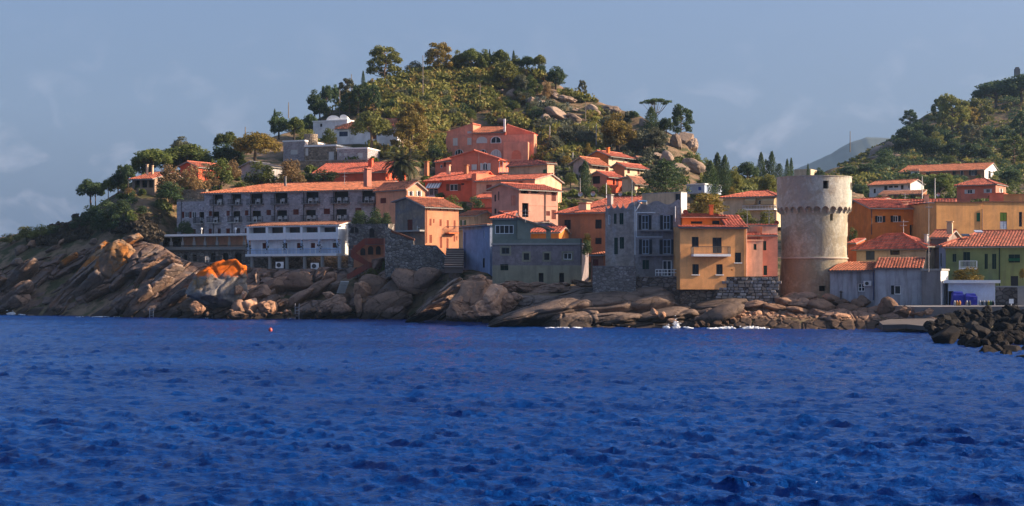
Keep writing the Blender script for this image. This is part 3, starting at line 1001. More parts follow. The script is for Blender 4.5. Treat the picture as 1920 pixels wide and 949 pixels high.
# far mountain; haze is partly put into its bluish scrub colour
MTN = flat('hazed_scrub', (0.035, 0.050, 0.042), 0.95, var=0.4, scale=0.02)
mp_ = [(1250, 372), (1350, 350), (1430, 338), (1480, 322), (1520, 303), (1555, 287), (1580, 272), (1600, 264), (1622, 256), (1645, 256), (1680, 262), (1760, 282), (1900, 300), (2300, 310)]
px = np.linspace(1250, 2300, 260); tt = np.linspace(0, 1.6, 80)
PX, T = np.meshgrid(px, tt)
rp = np.interp(PX, [a for a, b in mp_], [b for a, b in mp_]) 
Yd = 2800 + 500 * T
zr = CAMH + (HY - rp) / FPX * 3300 + fbm(np.stack([PX * .02, T * 0 + 3, T * 0], -1), 4) * 6
Zd = np.where(T <= 1, -2 + (zr + 2) * np.clip(T, 0, 1) ** 0.9, zr * (1.6 - T) / 0.6)
V = np.stack([(PX - CX) / FPX * 3300 + 0 * T, Yd, Zd], -1)
nn = fbm(V * 0.006, 5) * 60 * np.sin(np.clip(T, 0, 1) * math.pi)
V[..., 1] += nn
tag(link('mountain', mesh_np('mountain', V.reshape(-1, 3), grid_faces(80, 260), MTN, smooth=True)), kind='structure')

# ------------------------------------------------------------------ the sea: one sheet to the horizon, real waves where they can be told apart
def sea_material():
    m, nt, b = _new('sea_water')
    b.inputs['Base Color'].default_value = (0.004, 0.028, 0.20, 1)
    b.inputs['Roughness'].default_value = 0.19
    b.inputs['IOR'].default_value = 1.19
    n1 = _noise(nt, 3.2, 4, 0.62, 'World', stretch=(0.9, 2.2, 1))
    n2 = _noise(nt, 0.05, 4, 0.6, 'World', stretch=(0.5, 1.4, 1))
    nt.links.new(_mix(nt, _ramp(nt, n2.outputs['Fac'], [(0.35, 0.0), (0.7, 1.0)]), (0.0003, 0.024, 0.140), (0.0008, 0.046, 0.22)), b.inputs['Base Color'])
    _bump(nt, b, n1.outputs['Fac'], 1.0, 0.14)
    return m
SEA = sea_material()
rows = np.concatenate([[-600, -300, -120, -20, 6, 16], np.geomspace(22, 300, 640), [340, 420, 600, 1000, 1600, 2400, 3400]])
cols = np.concatenate([[-28, -10, -3, -1.6], np.linspace(-1.15, 1.15, 760), [1.6, 3, 10, 28]])
S, Yg = np.meshgrid(cols, rows)
hw = np.clip(np.abs(Yg), 20, 320) * 0.36 + 4
X = S * hw
near = np.clip((Yg - 18) / 6, 0, 1) * np.clip((330 - Yg) / 80, 0, 1) * np.clip((1.4 - np.abs(S)) / 0.2, 0, 1)
rw = np.random.default_rng(11)
Z = np.zeros_like(X); DX = np.zeros_like(X); DY = np.zeros_like(X)
for lam in np.concatenate([np.geomspace(0.26, 1.7, 52), [2.6, 3.4, 4.6, 6.0]]):
    for _ in range(2):
        th = R(256) + rw.normal(0, R(13)) if lam > 2 else R(252) + rw.normal(0, R(24)) if lam > 0.8 else R(258) + rw.normal(0, R(36))
        k = 2 * math.pi / lam
        a = (0.0072 * lam ** 0.62 if lam < .8 else 0.0085 * (lam / 0.8) ** 0.1 if lam < 2 else 0.0150) * rw.uniform(0.5, 1.4)
        fade = np.clip(lam * 160 / np.maximum(Yg, 1), 0, 1)      # waves below the grid's spacing are left to the bump
        ph = k * (X * math.cos(th) + Yg * math.sin(th)) + rw.uniform(0, 6.28)
        grp = 1.0
        Z += a * fade * np.sin(ph); DX -= a * fade * 1.0 * math.cos(th) * -np.cos(ph); DY -= a * fade * 1.0 * math.sin(th) * -np.cos(ph)
patch = 0.72 + 0.75 * np.clip(fbm(np.stack([X * 0.035, Yg * 0.05, X * 0], -1), 3) + 0.35, 0, 1.2)
V = np.stack([X + DX * near * patch, Yg + DY * near * patch, Z * near * patch], -1)
tag(link('sea', mesh_np('sea', V.reshape(-1, 3), grid_faces(len(rows), len(cols)), SEA, smooth=True)), kind='structure')
# sea floor under the shore so that the water has a bed
# ------------------------------------------------------------------ rocks
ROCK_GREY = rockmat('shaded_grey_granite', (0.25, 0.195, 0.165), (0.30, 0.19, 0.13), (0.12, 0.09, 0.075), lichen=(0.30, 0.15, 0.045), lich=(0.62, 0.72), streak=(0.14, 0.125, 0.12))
ROCK_PINK = rockmat('sunlit_pink_granite', (0.52, 0.315, 0.205), (0.45, 0.25, 0.155), (0.30, 0.165, 0.105), wet=True)  # pale warm granite copy for sunlit rocks; the sunlight is in its colour
ROCK_SMOOTH = rockmat('sea_worn_granite', (0.23, 0.165, 0.13), (0.17, 0.125, 0.10), (0.11, 0.08, 0.065), streak=(0.055, 0.045, 0.043), scale=0.2)
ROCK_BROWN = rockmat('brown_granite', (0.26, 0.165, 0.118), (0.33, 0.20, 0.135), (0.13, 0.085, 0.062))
ROCK_BLACK = rockmat('dark_armour_stone', (0.012, 0.0115, 0.0125), (0.026, 0.024, 0.023), (0.008, 0.0078, 0.008), scale=0.6)
ROCK_LICHEN = rockmat('lichened_granite', (0.24, 0.23, 0.225), (0.29, 0.25, 0.21), (0.15, 0.12, 0.10), top=((0.62, 0.13, 0.010), 0.9, 1.54), lichen=(0.30, 0.17, 0.05), lich=(0.6, 0.7), wet=False)
ROCK_OCHRE = rockmat('ochre_lichen_granite', (0.22, 0.17, 0.14), (0.29, 0.165, 0.075), (0.16, 0.11, 0.08), lichen=(0.38, 0.145, 0.03), lich=(0.47, 0.57), wet=True)

ROCK_HILL = rockmat("hill_granite", (0.30, 0.235, 0.19), (0.38, 0.27, 0.20), (0.19, 0.15, 0.125), wet=False, scale=0.25)
_ico = {}
def ico(sub):
    if sub not in _ico:
        bm = bmesh.new(); bmesh.ops.create_icosphere(bm, subdivisions=sub, radius=1.0)
        _ico[sub] = (np.array([v.co[:] for v in bm.verts]), np.array([[v.index for v in f.verts] for f in bm.faces])); bm.free()
    return _ico[sub]
def rock_shape(seed, sub=4, planes=14, lo=0.55, hi=0.92, rough=0.06, round_=0.0, joint=0.0, boxy=0.0):
    r = np.random.default_rng(seed)
    V, F = ico(sub); V = V.copy()
    V *= (1 + 0.22 * fbm(V * 1.1 + seed * 3.1, 2))[:, None]
    if boxy:
        V = np.sign(V) * np.abs(V) ** (1 - boxy); V /= np.abs(V).max()
    for _ in range(planes):
        n = r.normal(size=3); n /= np.linalg.norm(n)
        d = r.uniform(lo, hi)
        ex = np.maximum(V @ n - d, 0)
        V -= n * (ex * (1 - round_))[:, None]
    if joint:
        a, b = V[:, 0] * joint, V[:, 2] * joint * 1.3 + .25 * fbm(V * 1.5, 2)
        r1, r2, e = cells(a + seed * 1.7, b + seed * .9, seed % 50)
        V[:, 1] += np.sign(V[:, 1]) * ((r1 - .5) * .26 - .16 * np.exp(-(e / .09) ** 2)) * np.abs(V[:, 1]) ** .5
        V[:, 2] += np.sign(V[:, 2]) * ((r2 - .5) * .16 - .08 * np.exp(-(e / .09) ** 2)) * np.abs(V[:, 2]) ** .5
    V += V / np.linalg.norm(V, axis=1)[:, None] * (rough * fbm(V * 3.2 + seed, 4) + rough * 0.5 * np.abs(fbm(V * 7 + seed, 3)))[:, None]
    return V, F
_rk = {}
def rock_data(kind, mat, i):
    """a few shared shapes of each kind: angular, blocky, smooth"""
    key = (kind, mat.name, i)
    if key not in _rk:
        seed = {'angular': 100, 'block': 200, 'smooth': 300, 'fine': 400, 'small': 500, 'slab': 600, 'whale': 700}[kind] + i
        if kind == 'angular': V, F = rock_shape(seed, 4, 16, 0.5, 0.9, 0.07, joint=1.1)
        elif kind == 'block': V, F = rock_shape(seed, 4, 10, 0.52, 0.75, 0.05)
        elif kind == 'smooth': V, F = rock_shape(seed, 4, 6, 0.6, 0.9, 0.05, 0.35)
        elif kind == 'fine': V, F = rock_shape(seed, 5, 22, 0.55, 0.95, 0.08, joint=2.0)
        elif kind == 'whale': V, F = rock_shape(seed, 5, 5, 0.65, 0.92, 0.07, 0.45, joint=.6); V[:, 1:] *= (1 + .02 * np.sin(V[:, 2] * 7 + 2.5 * fbm(V * 1.3 + seed, 2) * 3))[:, None]
        elif kind == 'slab': V, F = rock_shape(seed, 5, 12, 0.62, 0.98, 0.07, joint=1.7, boxy=.45)
        else: V, F = rock_shape(seed, 3, 13, 0.5, 0.88, 0.06)
        V = V / np.abs(V).max(0)
        _rk[key] = mesh_np('rock', V, F, mat, smooth=(kind in ('smooth', 'whale')))
    return _rk[key]
def rock(px, py, w, h, Y, rot=0.0, mat=None, kind='angular', i=0, dy=None, name='boulder', label=None, group=None, root=None, yaw=0.0):
    """px, py: the middle in the photo; w, h: its size there; rot: tilt in the picture plane in degrees"""
    o = bpy.data.objects.new(name, rock_data(kind, mat, i)); COL.objects.link(o)
    sx, sz = w / 2 / FPX * Y, h / 2 / FPX * Y
    sy = dy or (sx + sz) * 0.5
    M = Matrix.Rotation(R(yaw), 4, 'Z') @ Matrix.Rotation(R(-rot), 4, 'Y')
    p = W(px, py, Y)
    if root is not None:
        o.parent = root; p = p - origin_of(root)
    q = Matrix.Diagonal((sx, sy, sz, 1))
    turn = Matrix.Diagonal(((1, -1)[i % 2], 1, 1, 1))
    o.matrix_local = Matrix.Translation(p) @ M @ q
    if label: tag(o, label, 'rock', group)
    return o

# the cliff: one fine sheet over the shore part of the land, broken into leaning slabs by real cracks and steps
def cliff(px0, px1, nx, ttop, nt, mat, name, ang, sl, sw, step, crackd, seed, rough=0.35, sea_round=0.0, fwd=0.0):
    px = np.linspace(px0, px1, nx); s = np.linspace(0, 1, nt)
    PX, S = np.meshgrid(px, s)
    top = np.interp(PX, [a for a, b in ttop], [b for a, b in ttop])
    T = S * top
    V = MAIN.point(PX, T)
    a, b = V[..., 0] * math.cos(R(ang)) + V[..., 2] * math.sin(R(ang)), -V[..., 0] * math.sin(R(ang)) + V[..., 2] * math.cos(R(ang))
    wob = fbm(V * 0.16 + seed, 3)
    r1, r2, e = cells(a / sl + wob * 0.5, b / sw + wob * 0.8, seed)
    q1, q2, e2 = cells(a / (sl * .42) + wob, b / (sw * .45) + wob, seed + 40)
    d = (r1 - 0.5) * step + (q1 - 0.5) * step * 0.28
    d += (r2 - 0.5) * 0.5 * step * np.sin(b / sw * 3.0)
    d -= crackd * np.exp(-(e / 0.075) ** 2) + crackd * 0.45 * np.exp(-(e2 / 0.09) ** 2)
    d += fbm(V * 0.25 + seed, 4) * rough * 2.2 + fbm(V * np.array([1.1, 1.1, 1.1]), 4) * rough * 0.55
    edge = np.clip(S / 0.05, 0, 1)
    fade = np.clip((1 - S) / 0.12, 0, 1)
    d = d * (0.25 + 0.75 * fade) + fwd - (1 - fade) * 1.2
    V[..., 1] -= d * 0.92
    V[..., 2] += d * 0.22 * edge
    me = mesh_np(name, V.reshape(-1, 3), grid_faces(nt, nx), mat, smooth=False)
    return tag(link(name, me), kind='structure')
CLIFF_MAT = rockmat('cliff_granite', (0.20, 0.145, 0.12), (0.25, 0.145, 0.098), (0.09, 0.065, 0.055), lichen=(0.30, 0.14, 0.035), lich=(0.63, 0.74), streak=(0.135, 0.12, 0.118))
cl = cliff(-120, 500, 760, [(-120, 2.2), (0, 2.3), (150, 2.2), (250, 2.2), (300, 2.1), (350, 1.5), (500, 1.25)], 260, CLIFF_MAT, 'cliff', 36, 11, 3.0, 2.3, 1.5, 5)
cl2 = cliff(480, 960, 560, [(480, 1.25), (680, 1.15), (740, 1.2), (860, 1.1), (960, 1.05)], 170, CLIFF_MAT, 'cliff', 33, 6.5, 2.4, 2.4, 1.4, 9)
cl3 = cliff(930, 1330, 400, [(930, 1.02), (1330, 1.02)], 120, ROCK_SMOOTH, 'cliff', 14, 9, 2.4, 1.1, 0.7, 21, rough=0.4)
cl4 = cliff(1300, 1800, 420, [(1300, 1.0), (1450, 1.0), (1640, 0.98), (1800, 0.95)], 90, ROCK_BROWN, 'cliff', 10, 3.2, 1.5, 1.2, 0.7, 31)
# ------------------------------------------------------------------ the town, front to back
P_OCHRE = plaster((0.60, 0.285, 0.11), 0.2)
P_PEACH = plaster((0.56, 0.27, 0.16), 0.3)
P_PEACH2 = plaster((0.60, 0.33, 0.22), 0.3)
P_PINK = plaster((0.58, 0.235, 0.16), 0.2)
P_CORAL = plaster((0.58, 0.16, 0.095), 0.15)
P_RED = plaster((0.52, 0.10, 0.05), 0.15)
P_ORANGE = plaster((0.52, 0.16, 0.035), 0.25)
P_ORANGE2 = plaster((0.50, 0.13, 0.045), 0.25)
P_TAN = plaster((0.54, 0.28, 0.11), 0.25)
P_BEIGE = plaster((0.46, 0.35, 0.23), 0.4)
P_CREAM = plaster((0.47, 0.38, 0.26), 0.3)
P_GREY = plaster((0.30, 0.29, 0.29), 0.6)
P_GREYB = plaster((0.29, 0.30, 0.33), 0.75)
P_BLUE = plaster((0.24, 0.29, 0.40), 0.3)
P_BLUE2 = plaster((0.20, 0.25, 0.36), 0.2)
P_GREENGREY = plaster((0.16, 0.185, 0.155), 0.3)
P_KHAKI = plaster((0.245, 0.235, 0.17), 0.5)
P_GREEN = plaster((0.175, 0.205, 0.085), 0.35)
P_WHITE = plaster((0.60, 0.60, 0.60), 0.12)
P_LBLUE = plaster((0.42, 0.50, 0.62), 0.2)
P_BROWN = plaster((0.36, 0.15, 0.075), 0.4)
P_SALMON = plaster((0.42, 0.175, 0.125), 0.2)
S_HOTEL = stone((0.47, 0.42, 0.44), 2.6, (0.45, 0.42, 0.44), 0.3)
S_GREY = stone((0.24, 0.22, 0.20), 1.9, (0.10, 0.09, 0.09), 0.55)
S_WARM = stone((0.30, 0.24, 0.18), 2.1, (0.20, 0.17, 0.14), 0.5)
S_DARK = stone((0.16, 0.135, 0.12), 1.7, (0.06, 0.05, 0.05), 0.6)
RED_PAR = plaster((0.20, 0.045, 0.03), 0.4)

def parts_box(root, name, mat, boxes):
    mb = MB()
    for b in boxes: mb.box(*b)
    return mb.build(name, mat, root)

# ---- plastic chairs (one mesh each: a few pixels)
def chair_mesh():
    mb = MB()
    mb.box((-.26, -.25, .40), (.52, 0, 0), (0, .5, 0), (0, 0, .05))
    for k in range(4): mb.box((-.25 + k * .135, .23, .47), (.1, 0, 0), (0, .04, 0), (0, .06, .42))
    mb.box((-.26, .22, .84), (.52, 0, 0), (0, .05, 0), (0, 0, .06))
    for x in (-.28, .23):
        mb.box((x, -.25, .62), (.06, 0, 0), (0, .5, 0), (0, 0, .04))
        for y in (-.25, .2): mb.box((x, y, 0), (.05, 0, 0), (0, .05, 0), (0, 0, .62))
    o = mb.build('plastic_chair', PLASTIC); me = o.data; bpy.data.objects.remove(o); return me
CHAIR = chair_mesh()
def chair(px, py, Y, rz, label, group='white plastic chairs'):
    o = link('plastic_chair', CHAIR, None, W(px, py, Y)); o.rotation_euler = (0, 0, rz); o.scale = (1.0, 1.0, 1.0)
    return tag(o, label, 'chair', group)

# ======================= stone hotel on the cliff
HA, HB = (383, 244), (704, 233.5)
h = House('stone_hotel', 'long grey stone hotel with orange tiled roof and rows of balconies above the cliff', 'hotel', HA, HB, None, 11, base=447, eave=356, mat=S_HOTEL, sink=3)
tops = [(402, 418), (436, 452), (471, 492), (516, 539), (574, 597), (627, 653), (679, 703)]
def hline(px, yl, yr):                       # rows drift a little along the facade
    return yl + (yr - yl) * (px - 340) / (700 - 340)
for k, (a, b) in enumerate(tops):
    h.win('D', a, hline(a, 366, 356.5) , b, hline(a, 384.5, 379))
    bal = h.balcony(a - 4, b + 3, hline(a, 385, 380), hline(a, 376, 369), 0.9, CONC_D, IRON)
for k, (a, b) in enumerate([(398, 411), (437, 450), (473, 489), (519, 538), (573, 592), (630, 650), (0, 0)]):
    if b == 0: continue
    h.win('D', a, hline(a, 397.5, 391), b, hline(a, 418, 412.5))
    h.balcony(a - 5, b + 4, hline(a, 418, 413.5), hline(a, 408, 402.5), 1.0, CONC, IRON)
for a, b in [(391.5, 397.5), (424.5, 430.5), (459, 465.5), (499.5, 508), (549.5, 560), (607, 618.5), (666, 677.5)]:
    h.win('S', a, hline(a, 397, 389), b, hline(a, 406, 400.5), RED_SH, sill=False)
for a, b in [(391, 397), (408, 414), (424, 431), (443, 450), (459, 466)]:
    h.win('S' if b not in (414, 450) else 'G', a, hline(a, 429, 426), b, hline(a, 440, 438), RED_SH, RED_SH)
for x in (400.5, 435.5, 470.5, 515, 570, 626, 702):
    h.pipe(x, hline(x, 442, 430), hline(x, 364, 357), r=.07)
h.roof_par(339.5, TILE_OR, CONC, over=0.5, rf=0.62, hipL=7.5)
h.chimney(535, 344, 334, .26, 4.5, CONC_D)
for a, b in tops:                            # walls either side of each loggia cut up through the eave
    pass
h.finish()
g = 'white chairs on the hotel balconies'
for k, (a, b) in enumerate(tops):
    for q in ((0.35, 0.8) if k > 3 else (0.6,)):
        chair(a + (b - a) * q, hline(a, 385, 380), 243.2 - 10.5 * (a - 383) / 321 - .45, 0.4 - q, 'small white plastic chair on a hotel balcony', g)
for k, (a, b) in enumerate([(398, 411), (437, 450), (473, 489), (519, 538), (573, 592), (630, 650)]):
    for q in ((0.3, 0.8) if k > 1 else (0.5,)):
        chair(a + (b - a) * q, hline(a, 418, 413.5), 243.2 - 10.5 * (a - 383) / 321 - .5, 0.4 - q, 'small white plastic chair on a hotel balcony', g)
# lower left wing of the hotel
h = House('hotel_wing', 'low flat topped grey stone wing at the left end of the hotel', 'hotel', (331.5, 245.8), (383.3, 244.3), None, 9, base=447, eave=377.5, mat=S_HOTEL, sink=4)
h.win('G', 346, 397, 354, 408.5, cols=2, fr=WHITE); h.win('G', 359.5, 397, 367.5, 408.5, cols=2, fr=WHITE)
f = h.F
for a, b in ((341.5, 345.5), (355.2, 359.2)):
    u0, _ = f.uz(a, 400); u1, _ = f.uz(b, 400); shutter(f, u0, u1, zof(408.5, 245), zof(397, 245), .02, h.root, RED_SH)
h.win('D', 374, 397.5, 385, 417.5) if False else None
h.win('D', 373.5, 397.5, 382.5, 418); h.balcony(367.5, 383, 419, 408, 1.0, CONC, IRON)
for a, b in [(345.5, 352), (360.5, 367), (376, 382)]: h.win('S', a, 429.5, b, 441, RED_SH)
h.pipe(340.5, 442, 378); h.roof_flat(S_WARM, para=0.35); h.finish()
chair(378, 418.5, 244, .2, 'lone white plastic chair on the balcony of the low hotel wing')
# peach annex at the right end
h = House('peach_annex', 'peach plastered end house of the hotel row with tiled gable roof', 'house', (704.6, 233.0), (763, 228), 797, base=440, eave=356, mat=P_PEACH)
h.win('S', 713, 371, 724, 381.5, RED_SH); h.win('O', 767.5, 358.5, 772.5, 368, WHITE_SH, face='R', cols=1); h.win('O', 783, 358, 788, 368.5, WHITE_SH, face='R', cols=1)
h.roof_par(340.5, TILE_OR, CONC, over=0.4, rf=0.5); h.chimney(689, 345, 319, .85, 3, P_SALMON); h.finish()

# ======================= terrace with pergola left of the white restaurant
tb = empty('terrace_restaurant', W(385, 468, 236), 'covered restaurant terrace with peach back wall and grey posts left of the white building', 'terrace')
def TW(px, py, dy=0.0): return W(px, py, 238.5 - (px - 297) * 0.022 + dy)
mb = MB()
a, b = TW(297, 469), TW(472, 468); mb.box(a, b - a, (0, 7, 0), (0, 0, .45)); mb.build('deck', CONC, tb)
mb = MB(); a, b = TW(294, 444), TW(472, 441.5); mb.box(a + Vector((0, -.4, 0)), b - a, (0, 7.2, 0), (0, 0, .32)); mb.build('canopy', WHITE, tb)
mb = MB(); a, b = TW(344, 466, 3.0), TW(472, 466, 3.0); mb.box(a, b - a, (0, .3, 0), (0, 0, 2.2)); mb.build('back_wall', plaster((0.62, 0.36, 0.24), .2), tb)
mb = MB(); a, b = TW(298, 466, 5.4), TW(344, 466, 5.4); mb.box(a, b - a, (0, .3, 0), (0, 0, 2.2)); mb.build('back_wall', S_DARK, tb)
for px in (299, 318, 339.5, 361, 381.5, 404, 427, 455):
    mb = MB(); a = TW(px, 469); mb.box(a, (.42, 0, 0), (0, .4, 0), (0, 0, 1.25)); mb.box(a + Vector((.1, .1, 1.2)), (.2, 0, 0), (0, .2, 0), (0, 0, .95)); mb.build('post', CONC, tb)
mb = MB(); a, b = TW(299, 461), TW(472, 459.5)
mb.tube([a, b], .04, 5)
for k in range(90):
    p = a.lerp(b, k / 90); mb.tube([p, p - Vector((0, 0, .68))], .022, 4)
mb.build('railing', IRON, tb)
for px in (350, 371, 392, 415, 440, 466):
    p = TW(px, 461, 4.6); mb = MB(); mb.ball(p, .3, 8, sz=.6); mb.ball(p + Vector((.3, 0, -.1)), .25, 8, sz=.5); mb.ball(p + Vector((-.3, .05, -.06)), .22, 8, sz=.6)
    mb.build('hanging_flowers', flat('red_flowers', (0.16, 0.03, 0.02), .8), tb)
# arched masonry below it
s = House('arched_basement', 'dark stone basement with arched openings below the restaurant terrace', 'wall', (320, 238.6), (480, 235), None, 5, base=500, eave=471.5, mat=S_GREY, sink=2)
for a, b in ((324, 332), (343, 351), (361, 369), (395, 404), (418, 428), (440, 453)):
    s.win('D', a, 477 if a < 380 else 474, b, 490 if a < 380 else 497)
    f = s.F; u0, _ = f.uz(a, 480); u1, _ = f.uz(b, 480); zt = zof(477 if a < 380 else 474, 236.5)
    mb = MB()
    for sgn in (0, 1):                      # rounded corners of the arch
        c = u0 if sgn == 0 else u1; w = (u1 - u0) * .5
        pts = [f.p(c, zt, .0)] + [f.p(c + (1 - sgn * 2) * (w - w * math.cos(t)), zt - w * .7 + w * .7 * math.sin(t), .0) for t in np.linspace(0, math.pi / 2, 6)]
        mb.prism(pts, f.n * -.25)
    mb.build('arch', S_GREY, s.root)
s.roof_flat(CONC_D); s.finish()
lb = empty('small_terrace', W(390, 495, 233), 'small railed terrace hung under the arched basement', 'terrace')
mb = MB(); a, b = W(363, 496, 232), W(417, 494, 232); mb.box(a, b - a, (0, 3, 0), (0, 0, .25)); mb.build('deck', CONC_D, lb)
mb = MB()
for k in range(24):
    p = a.lerp(b, k / 23) + Vector((0, .05, .25)); mb.tube([p, p + Vector((0, 0, .9))], .025, 4)
mb.tube([a + Vector((0, .05, 1.15)), b + Vector((0, .05, 1.15))], .035, 4); mb.build('railing', IRON, lb)
chair(388, 492.5, 233.2, .4, 'white plastic chair on the small terrace under the arches')
for px in (378, 442):
    a = W(px, 441, 237); o = MB(); o.tube([Vector((0, 0, 0)), Vector((0, 0, .8))], .05, 6); ob = o.build('globe_lamp', WHITE); ob.location = a
    tag(ob, 'white globe lamp on a short post above the terrace canopy', 'lamp', 'globe lamps above the terrace')
    q = MB(); q.ball((0, 0, .95), .17, 10); gl = q.build('globe', WHITE, ob, local=True)

# ======================= white restaurant on columns
WA, WB = (470, 229.5), (640, 222)
h = House('white_restaurant', 'white two storey restaurant on columns with ribbon windows and a long balcony', 'restaurant', WA, WB, 658, base=479, eave=422, mat=P_WHITE, sink=0.0)
xs = [(474.5, 505.5), (510, 537.5), (543, 569.5), (574.5, 602.5), (608, 638)]
for a, b in xs: h.win('G', a, 426, b, 437.5, fr=flat('dark_red_frame', (0.07, 0.015, 0.012)), cols=2)
for a, b in ((492, 500.5), (530.5, 539), (556.5, 565), (582.5, 591), (623.5, 632)):
    h.win('P', a, 455.5, b, 478.3, RED_SH)
    f = h.F; u0, z0 = f.uz(a, 478); u1, z1 = f.uz(b, 455.5)
    mb = MB(); fbox(mb, f, u0 - .14, u0 - .004, z0, z1 + .14, -.05, .04); fbox(mb, f, u1 + .004, u1 + .14, z0, z1 + .14, -.05, .04); fbox(mb, f, u0 - .004, u1 + .004, z1 + .004, z1 + .14, -.05, .039); mb.build('door_frame', WHITE, h.root)
f = h.F
h.band(470.5, 639.5, 438.5, 449.5, WHITE, .9, 'parapet')
h.band(470, 640, 477, 480.5, WHITE, 1.25, 'balcony_slab')
h.band(471, 639, 466.5, 477, P_LBLUE, .02, 'dado')
for x in (472, 507.5, 540.3, 572, 605, 639):
    u, _ = f.uz(x, 430); _, zt = f.uz(x, 426.5); _, z1 = f.uz(x, 449.8); _, z2 = f.uz(x, 478)
    mb = MB(); fbox(mb, f, u - .2, u + .2, z1 + .02, zt, -.1, .93); mb.build('pillar', WHITE, h.root)
    mb = MB(); fbox(mb, f, u - .12, u + .12, z2, z1, .72, .92); mb.build('pillar', P_LBLUE, h.root)
for x in (478.5, 512, 544, 577, 610, 642):
    u, _ = f.uz(x, 490); _, z0 = f.uz(x, 520); _, z1 = f.uz(x, 480)
    mb = MB(); p = f.p(u, z0, .7); mb.tube([p, Vector((p.x, p.y, z1))], .27, 10); mb.build('column', CONC, h.root)
mb = MB(); u0, z0 = f.uz(470, 478); u1, z1 = f.uz(640, 468)
for k in range(66):
    u = u0 + (u1 - u0) * k / 65; p = f.p(u, z0, 1.2); mb.tube([p, Vector((p.x, p.y, z1))], .016, 4)
mb.tube([f.p(u0, z1, 1.2), f.p(u1, z1, 1.2)], .03, 5); mb.build('railing', STEEL, h.root)
for (x, dx) in ((473, 0), (508, .1), (541.5, 0), (573.5, .1), (606, 0), (640, 0)):
    p = f.p(f.uz(x, 465)[0], zof(463, 226), 1.05); mb = MB()
    for k in range(26):
        d = Vector((random.gauss(0, .18), random.gauss(0, .12), random.gauss(0, .42))); q = p + d; s_ = .12
        a_ = Vector((random.gauss(0, 1), random.gauss(0, 1), random.gauss(0, 1))).normalized(); b_ = a_.cross(Vector((.3, .5, .8))).normalized()
        mb.poly([q - a_ * s_, q + b_ * s_, q + a_ * s_, q - b_ * s_])
    mb.build('climbing_plant', flat('dark_leaf', (0.02, 0.035, 0.015), .7), h.root)
h.roof_par(415.5, TILE_BR, WHITE, over=.95, rf=0.8); h.finish()
uc = House('undercroft_shade_wall', 'added dark wall deepening the shade of the open pillared level under the white restaurant', 'wall', (472, 233), (655, 225.5), None, 1, base=512, eave=482, mat=S_DARK, sink=2); uc.roof_flat(CONC_D, th=.05, over=0); uc.finish()  # added dark wall, put in so the space behind the columns reads as shade
# underside slab + retaining wall of the white restaurant
rwall = House('retaining_wall', 'rough grey stone retaining wall in the shade under the white restaurant', 'wall', (478, 227), (655, 219.5), None, 1.2, base=520, eave=505, mat=S_GREY, sink=3); rwall.roof_flat(CONC_D, th=.1); rwall.finish()
mb = MB(); o = h
for px, py in ((524, 499), (590, 501)):
    q = MB(); p = W(px, py, 223.6 if px < 550 else 221.5); q.box((-.55, 0, -.3), (1.1, 0, 0), (0, .45, 0), (0, 0, .9)); ob = q.build('air_conditioner', WHITE); ob.location = p
    r_ = MB(); r_.tube([Vector((-.1, -.001, .15)), Vector((-.1, -.03, .15))], .32, 12); r_.build('fan_grille', IRON, ob, local=True)
    tag(ob, 'white outdoor air conditioning unit %s under the white restaurant' % ('behind the second column' if px < 550 else 'behind the fourth column'), 'air conditioner')

# ======================= stone arch wall, red stairs
w = House('arched_stone_wall', 'grey stone garden wall with an arched window and an arched doorway right of the white restaurant', 'wall', (653, 221), (728, 219), None, 2.0, base=470, eave=421, mat=S_GREY, sink=4)
w.arch(655.5, 424.5, 674, 437.5, fr=S_GREY, glass=DARK, bars=2); w.arch(692, 427, 703, 447, fr=S_GREY, glass=DARK, bars=1); w.roof_flat(S_GREY, th=.12, over=.05); w.finish()
st = empty('red_stairway', W(700, 500, 214), 'outside stairway with dark red parapets zigzagging down beside the white restaurant', 'stairs')
def band_poly(pts, Y0, th, mat, name, root):
    mb = MB(); mb.prism([W(x, y, Y0) for x, y in pts], (0, th, 0)); return mb.build(name, mat, root)
band_poly([(660, 466), (683, 447), (722, 447), (722, 458), (686, 458), (663, 478)], 217, .35, RED_PAR, 'parapet', st)
band_poly([(657, 467), (691, 491), (691, 501), (657, 482)], 215.5, .35, RED_PAR, 'parapet', st)
band_poly([(650, 515), (692, 491), (697, 493), (697, 500), (656, 523), (650, 523)], 214, .35, RED_PAR, 'parapet', st)
sw = House('stair_arcade', 'small arcade of two dark arches under the red stairway', 'wall', (663, 219), (721, 217.5), None, 2.5, base=490, eave=459, mat=P_BROWN, sink=3)
sw.arch(675, 464, 686, 480, fr=P_BROWN, glass=DARK, bars=1); sw.arch(689, 460, 701, 479, fr=P_BROWN, glass=DARK, bars=1); sw.arch(704, 460, 715, 479, fr=P_BROWN, glass=DARK, bars=1); sw.roof_flat(CONC_D, th=.1, over=0); sw.finish()
nb = MB(); p = W(719.5, 447, 216.4); nb.box((0, 0, -3.4), (.35, 0, 0), (0, .4, 0), (0, 0, 3.4)); nb.build('pillar', P_SALMON, st, local=True).location = p - origin_of(st)
for k in range(7):
    mb = MB(); p = W(692 - k * 5, 497 + k * 4, 214.5); mb.box((0, 0, 0), (.5, 0, 0), (0, 1.4, 0), (0, 0, .25)); q = mb.build('step', CONC, st, local=True); q.location = p - origin_of(st)
